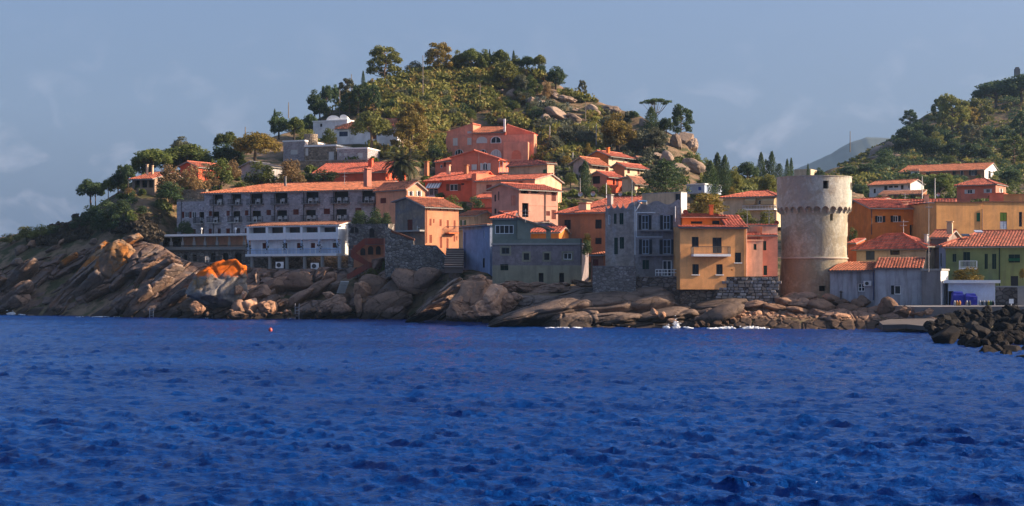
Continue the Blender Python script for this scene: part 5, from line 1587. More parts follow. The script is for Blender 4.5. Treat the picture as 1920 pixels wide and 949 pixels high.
h = House('grey_block', 'plain grey rendered block with a sunlit white corner at the end of the low houses', 'house', (1728.3, 169.8), (1764, 168.8), 1778, base=576, eave=507.5, mat=plaster((.20, .19, .19), .7), mat_r=P_WHITE, sink=2.5); h.roof_flat(CONC, th=.2); h.finish()
# white store with canopy, bins
h = House('white_store', 'low white store with a flat canopy slab behind the blue bins', 'store', (1778, 169), (1866, 168), None, 6, base=574, eave=531, mat=P_LBLUE, sink=1); h.win('D', 1774 + 2, 546, 1788, 573); h.roof_flat(WHITE, th=.32, over=.5); h.finish()
BIN = flat('blue_tarpaulin', (.004, .012, .28), .45)
def bin_(x0, x1, y0, y1, Y, label):
    r_ = empty('covered_bin', W((x0 + x1) / 2, y1, Y), label, 'bin', 'blue covered bins')
    w_ = m_px(x1 - x0, Y); hh_ = m_px(y1 - y0, Y); mb = MB()
    prof_ = [(0, 0), (0, hh_ * .72), (.12, hh_ * .98), (.5, hh_), (1.0, hh_ * .9), (1.15, 0)]
    L_ = [Vector((-w_ / 2 + (.0 if z < hh_ * .8 else .12), y_, z)) for y_, z in prof_]; R_ = [Vector((w_ / 2 - (.0 if z < hh_ * .8 else .18), y_, z)) for y_, z in prof_]
    for k in range(len(prof_) - 1): mb.poly([L_[k], R_[k], R_[k + 1], L_[k + 1]])
    mb.poly(L_); mb.poly(R_[::-1]); o = mb.build('cover', BIN, r_, local=True)
    bm = bmesh.new(); bm.from_mesh(o.data); bmesh.ops.remove_doubles(bm, verts=bm.verts, dist=1e-4); bmesh.ops.subdivide_edges(bm, edges=bm.edges, cuts=2, use_grid_fill=True)
    for v in bm.verts: v.co += Vector((random.gauss(0, .02), random.gauss(0, .02), random.gauss(0, .015)))
    bm.to_mesh(o.data); bm.free()
    mb = MB()
    for x_ in (-w_ * .35, w_ * .35): mb.tube([Vector((x_ - .05, .1, .03)), Vector((x_ + .05, .1, .03))], .08, 8)
    mb.build('wheel', IRON, r_, local=True)
bin_(1787, 1808.5, 546.5, 573, 166, 'larger bright blue covered bin, the left of the two'); bin_(1811, 1832.5, 550, 573, 165.8, 'smaller bright blue covered bin, the right of the two')
BC = [flat('orange_bottle', (.55, .22, .03), .4), flat('steel_bottle', (.35, .36, .38), .35, .5), flat('green_bottle', (.05, .16, .06), .4), flat('dark_bottle', (.03, .04, .06), .4), flat('yellow_bottle', (.6, .42, .05), .4)]
NAMES = ['orange', 'steel grey', 'green', 'dark', 'yellow']
for k, (px, c) in enumerate(((1790, 1), (1794.5, 0), (1799.5, 0), (1813, 1), (1818, 3), (1837.5, 1), (1841.5, 3), (1845.5, 1), (1849.5, 3), (1853.5, 4), (1858, 2), (1862, 3))):
    mb = MB(); mb.tube([Vector((0, 0, 0)), Vector((0, 0, .42))], .13, 10); mb.tube([Vector((0, 0, .42)), Vector((0, 0, .5)), Vector((0, 0, .56))], .09, 8, r2=.05); o = mb.build('gas_bottle', BC[c]); o.location = W(px, 573.5, 164.2)
    tag(o, '%s gas bottle standing %s' % (NAMES[c], 'in front of the larger blue bin' if px < 1805 else 'in front of the smaller blue bin' if px < 1830 else 'in the row along the white store wall'), 'gas bottle', 'gas bottles in front of the store')
ql = MB(); ql.prism([W(1715, 604, 159.2), W(1935, 604, 156.5), W(1935, 574.2, 156.5), W(1715, 575.5, 159.2)], (0, 14, 0)); tag(ql.build('quay_pavement', CONC_D), kind='structure')
w = House('dark_stone_wall', 'dark stone boundary wall at the right edge below the green house', 'wall', (1866.5, 163.6), (1935, 162), None, .6, base=578, eave=539, mat=S_DARK, sink=1); w.roof_flat(CONC, th=.15, over=.05); w.finish()
w = House('grey_gate_pier', 'pale grey concrete pier at the far right end of the stone wall', 'wall', (1908, 162.4), (1935, 162), None, .6, base=578, eave=541, mat=CONC, sink=1); w.roof_flat(CONC, th=.1, over=.02); w.finish()
sg = empty('sign_post', W(1896, 582, 157.5), 'small white sign board on a post by the quay at the far right', 'sign')
mb = MB(); mb.tube([Vector((0, 0, 0)), Vector((0, 0, 1.1))], .045, 6); mb.build('post', WHITE, sg, local=True); mb = MB(); mb.box((-.22, -.05, .68), (.44, 0, 0), (0, .04, 0), (0, 0, .45)); mb.build('board', WHITE, sg, local=True)

# green house
h = House('green_house', 'olive green house with a patched red tile roof, green shutters and a small white balcony', 'house', (1773.5, 176), (1945, 172), None, 9, base=540, eave=462, mat=P_GREEN, sink=2)
h.win('S', 1786, 476, 1793, 491, DGREEN_SH); h.win('S', 1806, 472.5, 1819, 500, DGREEN_SH); h.win('S', 1846, 476, 1852, 504.5, DGREEN_SH); h.win('S', 1860, 476, 1868, 504.5, DGREEN_SH); h.win('S', 1891, 477, 1912.5, 492.5, DGREEN_SH); h.win('P', 1895, 517.5, 1909, 536.5, BLACK_SH)
h.balcony(1800, 1833, 502.5, 489.5, .9, WHITE, WHITE, bars=14); h.pipe(1874, 538, 463, m=DGREEN_SH)
f = h.F; mb = MB(); u0, z1 = f.uz(1891, 485); u1, _ = f.uz(1912.5, 485); mb.box(f.p(u0, z1, .05), f.u * (u1 - u0), f.n * .4 - Vector((0, 0, .25)), Vector((0, 0, .04))); mb.build('awning', GREEN_SH, h.root)
h.roof_par(432.5, TILE_OLD, CONC, over=.5, rf=.7, hipL=2.8, side=.3, pitch=.3); h.chimney(1781, 432, 419, .6, 7, P_BEIGE)
mb = MB(); p = W(1815, 443, 177.5)
for px, c in ((1801, 443), (1825, 436)):
    q = MB(); p = W(px, c, 178.2); vv_ = Vector((0, 1, .36)).normalized(); q.box(p - vv_ * .5 + Vector((0, -.25, .12)), Vector((.9, 0, 0)), vv_ * .7, Vector((0, -.03, .08))); q.build('skylight', GLASS if px < 1810 else flat('pale_glass', (.35, .38, .45), .2), h.roof)
h.finish()
h = House('blue_side_wall', 'bright blue strip of wall between the hipped roof house and the green house', 'house', (1761, 178), (1773, 177.5), None, 5, base=535, eave=460, mat=P_BLUE2, sink=2); h.win('S', 1763.5, 475, 1765.5, 500, DGREEN_SH); h.roof_shed(447, TILE_RED, CONC); h.finish()
h = House('old_grey_wall_house', 'shabby grey wall with a narrow tiled roof left of the green house', 'house', (1745, 181), (1776, 180), None, 5, base=500, eave=446, mat=plaster((.22, .17, .15), .6)); h.roof_par(432, TILE_OLD, CONC, over=.3); h.finish()
# big tan building
h = House('tan_block', 'big plain tan building with a flat roof and a few green shuttered openings', 'apartment house', (1756, 205.5), (1842, 206.6), None, 12, base=470, eave=380.5, mat=P_TAN, sink=3); h.win('S', 1831, 399, 1838, 415.5, GREEN_SH); h.pipe(1841, 435, 392); h.roof_flat(TILE_BR, th=.12); h.finish()
h = House('tan_block_end', 'nearer wing of the tan building with a green and pale blue panelled window', 'apartment house', (1842.3, 206.7), (1950, 208.1), None, 12, base=470, eave=380, mat=P_TAN, sink=3)
h.win('S', 1875, 398.5, 1888, 414.5, wood((.09, .17, .02))); h.win('S', 1875, 414.8, 1888, 430, flat('pale_blue_panel', (.35, .42, .55))); h.win('G', 1910.5, 397.5, 1916.5, 425, fr=BLUEGREY_SH, cols=1, rows=4); h.win('G', 1910.5, 430, 1916.5, 442, fr=BLUEGREY_SH, cols=1); h.roof_flat(TILE_BR, th=.12); h.finish()
h = House('rubble_wall_house', 'stained rubble wall with a small balcony between the orange house and tan building', 'house', (1731, 213), (1757, 213), None, 5, base=450, eave=393, mat=old_plaster((.30, .24, .16), (.2, .17, .13), (.14, .12, .10), .8)); h.win('P', 1739.5, 401, 1744, 415, BLACK_SH); h.balcony(1734, 1759, 429, 417, .8, CONC, IRON); h.roof_shed(389, TILE_RED, CONC); h.finish()
# orange houses behind the tower
h = House('orange_house', 'orange house with red orange roof and two wide shuttered windows', 'house', (1632, 211.6), (1731, 212.8), None, 9, base=455, eave=391.5, mat=P_ORANGE)
h.win('O', 1645.5, 405, 1655, 417, BLACK_SH); h.win('O', 1674.5, 404.5, 1684, 416.5, BLACK_SH); h.pipe(1634, 440, 393); h.pipe(1729.5, 430, 393); h.win('D', 1706, 422, 1719, 442)
h.roof_par(376, TILE_RED, CONC, over=.5, rf=.6); h.chimney(1695, 388, 381, .9, 1.5, P_PEACH2); h.finish()
h = House('orange_corner_house', 'darker orange house with small dark windows just right of the tower', 'house', (1586, 224), (1632, 221), None, 8, base=450, eave=384.5, mat=P_ORANGE2); h.win('S', 1611, 391.5, 1618.5, 402.5, BLACK_SH); h.win('S', 1595, 393, 1599, 401.5, BLACK_SH); h.win('G', 1606.5, 415.5, 1614, 424, fr=BLACK_SH); h.win('G', 1624, 414.5, 1631, 424, fr=BLACK_SH); h.balcony(1609, 1632, 413, 403, .6, P_ORANGE2, P_ORANGE2); h.roof_par(371, TILE_OLD, CONC, over=.4); h.finish()
h = House('back_roof_house', 'long low house showing only its red roof behind the orange house', 'house', (1640, 233), (1790, 230), None, 9, base=420, eave=386, mat=P_ORANGE2); h.roof_par(374, TILE_RED, CONC, over=.3); h.chimney(1658, 378, 369, .6, 3, P_CREAM); h.chimney(1737, 379, 368, .7, 4, P_BEIGE); h.finish()

# ======================= hillside houses behind
h = House('coral_bungalow', 'coral pink bungalow with white shutters and a hipped orange roof', 'house', (1794, 300), (1867, 296), 1886, base=371, eave=346.5, mat=P_CORAL, mat_r=P_SALMON); h.win('O', 1813.5, 355.5, 1823, 363.5, WHITE_SH); h.win('O', 1848.5, 354, 1856, 362, WHITE_SH); h.win('O', 1875, 354, 1878, 361, WHITE_SH, face='R'); h.roof_par(334, TILE_CORAL, CONC, over=.7, hipL=3, hipR=3); h.finish()
h = House('coral_terrace', 'flat coral terrace block below the bungalow', 'house', (1855, 262), (1882, 261), 1890, base=385, eave=362.5, mat=P_CORAL, mat_r=P_SALMON); h.roof_flat(P_CORAL, th=.1); h.finish()
h = House('tan_terrace_wall', 'long plain beige parapet above the tan building', 'wall', (1882, 250), (1950, 248), None, 4, base=385, eave=364, mat=P_TAN); h.roof_flat(P_TAN, th=.1); h.finish()
h = House('white_villa', 'white villa with dark windows and a shallow orange gable roof on the right slope', 'house', (1630, 345), (1707, 338), 1732, base=368, eave=344.5, mat=P_WHITE, mat_r=P_WHITE)
h.win('G', 1638, 354, 1642, 362.5, fr=BLACK_SH, cols=1); h.win('S', 1658, 348.5, 1664, 356.5, BLACK_SH); h.win('G', 1666, 348, 1674, 352.5, fr=RED_SH); h.win('G', 1676, 348, 1684, 352, fr=RED_SH); h.win('S', 1689, 347, 1694, 355, BLACK_SH); h.win('S', 1703, 347.5, 1705, 353, BLACK_SH); h.roof_par(336.5, TILE_OR, CONC, over=.6, rf=.5); h.finish()
h = House('white_villa_porch', 'brown tiled porch roof in front of the white villa', 'porch', (1646, 332), (1728, 328), None, 5, base=372, eave=364, mat=P_BROWN); h.roof_shed(356, TILE_BR, CONC, over=.4); h.finish()
h = House('long_terrace_house', 'long terraced house with staggered orange roofs high on the right slope', 'house', (1686, 395), (1846, 385), 1876, base=334, eave=318.5, mat=P_BROWN, mat_r=P_WHITE)
h.win('G', 1714, 322, 1720, 332.5, fr=WHITE, cols=1); h.win('G', 1801, 318.5, 1806, 332, fr=WHITE, cols=1); h.win('O', 1820.5, 319.5, 1828, 329, BLACK_SH, cols=2); h.win('S', 1786, 320, 1792, 328, BLACK_SH); h.win('S', 1736, 322, 1744, 331, BLACK_SH)
h.win('S', 1853, 319, 1857.5, 334, BLACK_SH, face='R'); h.win('S', 1866, 314.5, 1868.5, 322.5, BLACK_SH, face='R'); h.band(1708, 1724, 320, 334, P_WHITE, .1, 'white_bay') if False else None
h.roof_par(305.5, TILE_OR, CONC, over=.6, rf=.5); h.finish()
h = House('white_bay', 'small white bay in the middle of the long terraced house', 'house', (1708, 389), (1723, 388.5), None, 3, base=336, eave=320.5, mat=P_WHITE); h.win('S', 1714.5, 323, 1720, 332, BLACK_SH); h.roof_shed(316, TILE_OR, CONC); h.finish()

# ======================= middle of the town
h = House('awning_house', 'white house with two straw coloured awnings and a flat orange roof left of the tower', 'house', (1356, 240), (1456, 236), None, 9, base=400, eave=368.5, mat=P_CREAM); h.win('D', 1402, 372, 1417, 383); h.win('D', 1432, 373, 1452, 385); h.win('G', 1422, 375, 1427, 384, cols=1)
f = h.F
for a, b in ((1400, 1419), (1430, 1455)):
    mb = MB(); u0, z1 = f.uz(a, 371); u1, z0 = f.uz(b, 384)
    pr_ = [(0, z1), (.5, z1 - .15), (.9, z1 - .5), (1.0, z0)]
    for (o0, za), (o1, zb_) in zip(pr_, pr_[1:]): mb.poly([f.p(u0, za, o0), f.p(u1, za, o0), f.p(u1, zb_, o1), f.p(u0, zb_, o1)]); 
    mb.poly([f.p(u0, z, o) for o, z in pr_] + [f.p(u0, z0, 0)]); mb.poly([f.p(u1, z, o) for o, z in pr_] + [f.p(u1, z0, 0)]); mb.build('awning', flat('straw_canvas', (.42, .29, .15), .9), h.root)
h.balcony(1396, 1456, 393, 386, 1.0, WHITE, WHITE); h.roof_par(357.5, TILE_CORAL, CONC, over=.6, hipL=3, hipR=3); h.finish()
h = House('blue_white_cottage', 'tiny blue and white cottage between the ruin and the cypresses', 'house', (1287, 262), (1321, 260), None, 6, base=360, eave=346, mat=plaster((0.30, 0.37, 0.48), .2), sink=.2); h.win('P', 1309, 350, 1315, 357, flat('blue_door', (.02, .06, .3))); h.roof_flat(P_WHITE, th=.2); h.finish()
# cluster right of centre
h = House('grey_arch_house', 'grey house with an arched veranda at the left of the upper cluster', 'house', (1075, 282), (1104, 280), 1135, base=325, eave=304, mat=P_GREY, mat_r=P_BEIGE); h.arch(1084, 309, 1096, 325, fr=P_GREY, glass=DARK, bars=1); h.win('D', 1112, 303, 1116, 314, face='R'); h.win('S', 1121, 306, 1125, 318, BROWN_SH, face='R'); h.roof_perp(294.5, .5, eaveL=304, eaveR=304, tile=TILE_OR, over=.5, side=.9); h.finish()
h = House('orange_upper_house', 'orange house with white pillars topmost in the cluster', 'house', (1104, 292.5), (1141, 290), 1184, base=318, eave=291, mat=P_ORANGE, mat_r=P_CREAM); h.win('S', 1147, 292, 1150, 301, BROWN_SH, face='R'); h.win('S', 1171, 294, 1177, 302, BROWN_SH, face='R'); h.roof_perp(282.5, .45, eaveL=292, eaveR=290.5, tile=TILE_CORAL, over=.4, side=.8); h.chimney(1140, 285, 279, .5, 2); h.finish()
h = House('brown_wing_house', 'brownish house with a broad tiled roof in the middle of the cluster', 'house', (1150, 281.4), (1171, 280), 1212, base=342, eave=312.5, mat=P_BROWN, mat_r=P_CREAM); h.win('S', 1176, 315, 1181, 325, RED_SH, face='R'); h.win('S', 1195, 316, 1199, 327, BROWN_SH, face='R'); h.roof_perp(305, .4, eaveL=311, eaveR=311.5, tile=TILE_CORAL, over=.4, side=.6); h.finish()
h = House('tiled_roof_terrace', 'grey gabled roofs stepping back at the right of the cluster', 'house', (1182, 298.5), (1222, 296), 1236, base=325, eave=308, mat=P_GREY, mat_r=P_BROWN); h.roof_perp(294, .3, eaveL=301, eaveR=308, tile=TILE_BR, over=.5, side=.5); h.finish()
h = House('red_porch_house', 'red house with a dark open porch below the cypress', 'house', (1108, 272), (1138, 270), 1166, base=352, eave=326, mat=P_SALMON, mat_r=P_RED); h.win('D', 1109, 328, 1125, 345); h.win('D', 1149, 331, 1153, 346, face='R'); h.win('P', 1155, 334, 1160, 350, RED_SH, face='R'); h.roof_perp(321, .45, eaveL=328, eaveR=329, tile=TILE_RED, over=.4, side=.7); h.finish()
h = House('white_house', 'cream white house with dark doors at the lower right of the cluster', 'house', (1166, 269.5), (1190, 268), 1210, base=368, eave=337, mat=P_CREAM, mat_r=P_CREAM); h.win('S', 1183, 343, 1187, 362, BLACK_SH); h.win('S', 1196, 345, 1201, 358, RED_SH, face='R'); h.roof_perp(331, .6, eaveL=334, eaveR=341, tile=TILE_BR, over=.4, side=.5); h.finish()
h = House('beige_side_house', 'beige house with one green door right of the pink villa', 'house', (953, 276), (1026, 270), 1039, base=336, eave=308.5, mat=P_BEIGE, mat_r=P_PEACH2); h.win('S', 1018, 317.5, 1025.5, 334, GREEN_SH); h.roof_par(299.5, TILE_CORAL, CONC, over=.5, hipR=3); h.balcony(1008, 1048, 336, 0, .8, CONC); h.finish()

# big pink villa
VM, VL = P_PINK, plaster((0.46, 0.21, 0.13), .2)  # front pink and its sunlit copy for right walls, light put into colour
h = House('pink_villa', 'large pink villa with arched windows and an orange roof on the hill', 'villa', (836, 306), (1001, 300), 1006, base=312, eave=253, mat=VM, mat_r=VL, sink=4)
h.win('S', 876, 242.5 + 11, 884, 250.5 + 11, WHITE_SH) if False else None
h.win('S', 849, 258.5, 858, 273.5, WHITE_SH); h.win('S', 876, 258.2, 884, 272, WHITE_SH)
h.arch(893.5, 256, 913.5, 269, fr=WHITE_SH, glass=WHITE_SH, bars=5); h.arch(920, 255.5, 940, 269, fr=WHITE, bars=2); h.arch(920, 280, 940, 297, fr=WHITE, glass=WHITE_SH, bars=4); h.arch(853, 279.5, 869, 292, fr=WHITE_SH, bars=3); h.arch(899, 280, 913, 292, fr=WHITE_SH, bars=3)
h.win('P', 963, 283, 973, 295, BLACK_SH)
h.roof_flat(P_PINK, th=.15, over=0); h.finish()
h = House('villa_left_gable', 'left gable of the pink villa with one small shuttered window', 'villa', (838, 307.5), (887, 305.5), 902, base=262, eave=250, mat=VM, mat_r=VL, sink=2); h.win('S', 876, 242.5, 884, 250.3, WHITE_SH); h.roof_perp(231.8, .97, eaveL=247.5, eaveR=234, tile=TILE_CORAL, slab=P_PINK, over=.1, side=.2); h.finish()
h = House('villa_middle', 'middle bay of the pink villa under its orange tile slope', 'villa', (887, 304), (944, 303), None, 9, base=262, eave=249, mat=VM, sink=2); h.roof_par(238, TILE_OR, CONC, over=.5, rf=.6); h.finish()
h = House('villa_right_gable', 'red right gable of the pink villa with two dark windows', 'villa', (949, 302), (1000, 301), 1006.5, base=270, eave=249.5, mat=P_CORAL, mat_r=VL, sink=2); h.win('G', 951, 242.5, 957.5, 251, fr=BLACK_SH); h.win('G', 950.5, 259, 956, 267, fr=BLACK_SH); h.roof_perp(233.5, .03, eaveL=234, eaveR=249.5, tile=TILE_CORAL, slab=P_CORAL, over=.1, side=.2); h.chimney(946, 243, 223, .35, 0, WHITE, cap=False); h.finish()
h = House('villa_front_wing', 'projecting lower wing of the pink villa with a rounded door', 'villa', (944, 298), (990, 297.5), 1001, base=312, eave=267, mat=VM, mat_r=VL, sink=3); h.arch(957.5, 280, 979, 300, fr=P_PINK, glass=P_CORAL, bars=1); h.win('P', 963, 283, 973, 300, BLACK_SH); h.win('S', 994, 283, 997, 295, ORANGE_SH, face='R'); h.roof_flat(P_PINK, th=.12, over=0); h.finish()
# coral gable house in front of the villa
h = House('coral_gable_house', 'coral gabled house with white shutters in front of the pink villa', 'house', (846.5, 282), (934.5, 280), None, 10, base=326, eave=297, mat=P_CORAL, sink=3); h.win('S', 884, 308, 894, 319, WHITE_SH); h.arch(905.5, 305, 914, 320, fr=WHITE, bars=2)
f = h.F
for a, b in ((900.5, 905), (914.5, 920)):
    u0, z0 = f.uz(a, 319.5); u1, z1 = f.uz(b, 306); shutter(f, u0, u1, z0, z1, .05, h.root, WHITE_SH)
h.pipe(898, 318, 287, m=P_PEACH2); h.roof_perp(282, .48, eaveL=294.5, eaveR=296.5, tile=TILE_CORAL, slab=P_CORAL, over=.3, side=.3); h.finish()
h = House('coral_lean_to', 'coral side wing with a sloping red roof left of the gabled house', 'house', (816, 284), (847, 282.5), None, 8, base=326, eave=303, mat=P_CORAL); h.win('G', 825.5, 309, 829.5, 315, fr=WHITE, cols=1); h.win('S', 832, 304, 836, 313, RED_SH); h.roof_shed(291, TILE_CORAL, CONC, over=.5); h.finish()
pg = empty('pergola_terrace', W(944, 322, 280), 'small open pergola with thin white posts beside the coral gabled house', 'pergola')
mb = MB(); a = W(936, 325, 280); mb.box(a, (2.2, 0, 0), (0, 3, 0), (0, 0, .2)); mb.build('deck', CONC, pg); mb = MB(); a = W(936, 303, 280); mb.box(a, (2.2, 0, 0), (0, 3, 0), (0, 0, .16)); mb.build('canopy', P_BROWN, pg)
for x in (936.5, 943, 950, 957):
    mb = MB(); a = W(x, 325, 280); mb.tube([a, a + Vector((0, 0, 2.05))], .06, 5); mb.build('post', WHITE, pg)
# red house with awning
h = House('red_house', 'bright red house with a white striped awning and broad tiled roof', 'house', (797, 254), (884.5, 250), None, 9, base=376, eave=338, mat=P_RED, sink=4)
h.win('G', 804.5, 353, 821, 366.5, fr=WHITE); h.win('G', 843, 345, 858, 358, fr=WHITE, cols=2); h.win('S', 864.5, 343.5, 870.5, 347, BLACK_SH)
f = h.F
for a, b in ((837, 842.5), (858.5, 864)):
    u0, z0 = f.uz(a, 358); u1, z1 = f.uz(b, 345); shutter(f, u0, u1, z0, z1, .05, h.root, BROWN_SH)
u0, z1 = f.uz(803.5, 343.5); u1, z0 = f.uz(829, 353)
for k in range(10):
    a = u0 + (u1 - u0) * k / 10; b = u0 + (u1 - u0) * (k + .97) / 10; mb = MB(); mb.box(f.p(a, z1, .05), f.u * (b - a), f.n * .9 + Vector((0, 0, z0 - z1)), Vector((0, 0, .04))); mb.build('awning_stripe', WHITE if k % 2 == 0 else flat('pale_stripe', (.34, .40, .38), .8), h.root)
h.balcony(803, 822, 368, 358, .7, WHITE, STEEL); h.roof_par(321, TILE_RED, P_RED, over=.5, rf=.62); h.chimney(800, 325, 305, .6, 4, P_BROWN); h.chimney(841, 322, 312, .5, 5, P_PEACH2); h.chimney(874, 322, 312, .6, 5, P_BROWN); h.finish()
h = House('red_stair_tower', 'tall narrow red wall joining the red house to the cream house', 'house', (884.7, 249.5), (893, 249), None, 7, base=376, eave=327, mat=P_CORAL, sink=4); h.roof_flat(P_CORAL, th=.15, over=.02); h.finish()
h = House('cream_house', 'cream pink house with one red shutter under a long red roof', 'house', (893.3, 249), (1003, 244), None, 9, base=372, eave=336.5, mat=P_PEACH2, sink=4); h.win('S', 911.5, 346, 922, 358.5, ORANGE_SH); h.win('S', 972, 340, 980, 346, BROWN_SH); h.roof_par(326.5, TILE_CORAL, CONC, over=.5, rf=.6); h.finish()
h = House('red_porch_roof', 'small red tiled porch roof below the cream house', 'porch', (885, 243), (928, 241), None, 4, base=385, eave=371, mat=P_CORAL, sink=3); h.roof_shed(360.5, TILE_RED, CONC, over=.4); h.finish()
# red roofed house left
h = House('red_roof_house', 'low dark red house with a clean bright red roof behind the hotel', 'house', (588, 266), (723, 262), None, 9, base=345, eave=323, mat=P_RED, sink=2); h.roof_par(304, TILE_RED, P_CREAM, over=.5, rf=.6); h.chimney(695, 312, 300, .7, 4, P_RED); h.finish()
# white and stone villa
h = House('stone_villa_left', 'left block of the low grey stone villa with white shutters', 'villa', (531, 290), (571, 288.5), None, 8, base=300, eave=265, mat=S_HOTEL, sink=4); h.win('S', 545, 280.5, 558, 290, WHITE_SH); h.win('G', 559.5, 280.5, 561.5, 290, fr=WHITE, cols=1) if False else None; h.roof_flat(WHITE, th=.25, over=.1); h.finish()
h = House('stone_villa_middle', 'middle block of the grey stone villa with an open white railed terrace', 'villa', (571.3, 287), (630, 285), None, 9, base=306, eave=274, mat=S_WARM, sink=4); h.win('P', 572, 277.5, 578, 292, WHITE_SH); h.win('P', 616, 284, 626, 300, WHITE_SH); h.roof_flat(WHITE, th=.3, over=.1); h.finish()
h = House('stone_villa_right', 'right block of the grey stone villa with a white roof edge', 'villa', (632, 283), (689, 281.5), None, 8, base=303, eave=279, mat=S_HOTEL, sink=4)
for a, b in ((635, 640), (645, 651), (670.5, 680)): h.win('S', a, 286.5, b, 296 if a > 660 else 292, WHITE_SH)
h.roof_flat(WHITE, th=.25, over=.1); h.finish()
mb = MB(); c = W(583, 274, 291); mb.tube([Vector((0, 0, 0)), Vector((0, 0, m_px(22, 291)))], m_px(13, 291), 20); o = mb.build('round_turret', S_WARM); o.location = c; tag(o, 'short round stone turret rising from the grey stone villa', 'turret')
h = House('stone_terrace_wall', 'long low stone terrace wall in front of the grey stone villa', 'wall', (545, 280), (690, 277), None, 1, base=316, eave=300, mat=S_WARM, sink=3); h.roof_flat(CONC, th=.1, over=.03); h.finish()
h = House('white_vaulted_house', 'white house with small vaulted roofs above the stone villa', 'house', (587, 309), (651, 306), None, 8, base=246, eave=226, mat=P_WHITE, sink=4); h.win('G', 600, 232, 604, 238, fr=BLACK_SH); h.roof_flat(WHITE, th=.2)
h.finish()
for px, py, w_, nm in ((625, 226, 26, 'larger'), (644, 220, 14, 'smaller')):
    mb = MB(); c = W(px, py, 308); r_ = m_px(w_ / 2, 308); mb.prism([Vector((r_ * math.cos(t), 0, r_ * .75 * math.sin(t))) for t in np.linspace(0, math.pi, 12)] + [Vector((-r_, 0, -1.2)), Vector((r_, 0, -1.2))], (0, 5, 0)); o = mb.build('roof_vault', P_WHITE); o.location = c; tag(o, '%s white barrel vault on the roof of the white house' % nm, 'roof vault')
h = House('white_orange_villa', 'white villa with an orange hipped roof half hidden by the umbrella pine', 'villa', (632, 301), (745, 297), 752, base=266, eave=239, mat=P_WHITE, mat_r=P_WHITE, sink=4); h.win('S', 636, 246.5, 652, 256, flat('navy_shutter', (.02, .035, .08))); h.win('S', 697, 250, 706, 261, BROWN_SH); h.roof_par(223, TILE_OR, CONC, over=.5, rf=.6, hipL=4); h.finish()
h = House('brown_villa', 'low brown villa with a tiled porch and white posts among the trees at the left', 'villa', (248, 258), (290, 256), None, 8, base=356, eave=336, mat=plaster((.30, .20, .14), .3), sink=3); h.win('D', 253, 338, 262, 352); h.win('D', 266, 338, 276, 352); h.win('D', 279, 338, 287, 352); h.roof_par(322.5, TILE_OLD, CONC, over=.9, rf=.6); h.chimney(276, 325, 311, .3, 4, P_BEIGE); h.chimney(286, 325, 313, .26, 4, P_BEIGE); h.finish()
h = House('red_cottage', 'red cottage gable poking out of the bushes at the left', 'house', (338, 268), (372, 266), None, 7, base=335, eave=313, mat=P_RED, sink=3); h.roof_perp(303, .45, eaveL=311, eaveR=312, tile=TILE_OLD, over=.4, side=.4); h.finish()
h = House('grey_hut', 'small grey hut with a dark slate coloured roof among the trees', 'house', (452, 272), (502, 270), None, 6, base=330, eave=314, mat=P_GREY, sink=3); h.roof_perp(303, .35, eaveL=312, eaveR=311, tile=flat('slate', (.10, .10, .12), .7), over=.4, side=.4); h.finish()
h = House('garden_wall', 'old stone garden wall standing behind the left end of the hotel', 'wall', (333, 252), (386, 251), None, 1, base=380, eave=356, mat=S_WARM, sink=4); h.roof_flat(S_WARM, th=.1, over=0); h.finish()
h = House('far_white_house', 'tiny pale house with a parapet on the skyline left of the tower', 'house', (1489, 420), (1520, 418), None, 6, base=335, eave=322.5, mat=P_CREAM, sink=5); h.roof_flat(P_CREAM, para=.8); h.finish()
# ------------------------------------------------------------------ trees, shrubs, undergrowth
L_DARK = leafmat('dark_foliage', (0.0413, 0.0781, 0.0330), (0.0853, 0.1344, 0.0450))
L_MID = leafmat('green_foliage', (0.0849, 0.1224, 0.0277), (0.1776, 0.2064, 0.0444))
L_OLIVE = leafmat('olive_foliage', (0.1215, 0.1421, 0.0324), (0.2362, 0.2344, 0.0513))
L_GOLD = leafmat('golden_foliage', (0.1688, 0.1375, 0.0275), (0.3125, 0.2188, 0.0425))
L_DRY = leafmat('dry_foliage', (0.22, 0.145, 0.062), (0.38, 0.26, 0.115))
L_GREY = leafmat('grey_green_foliage', (0.0900, 0.1056, 0.0660), (0.1680, 0.1800, 0.1080))
L_SCRUB = leafmat('scrub', (0.1045, 0.1291, 0.0299), (0.2851, 0.2673, 0.0569), dry=(0.2566, 0.1567, 0.0524), dry_at=(0.50, 0.66))
L_HEATH = leafmat('brown_heath', (0.055, 0.048, 0.036), (0.11, 0.085, 0.055))
L_PALM = leafmat('palm_foliage', (0.0480, 0.0672, 0.0288), (0.1200, 0.1248, 0.0576))
LEAF = dict(dark=L_DARK, mid=L_MID, olive=L_OLIVE, gold=L_GOLD, dry=L_DRY, grey=L_GREY, palm=L_PALM)

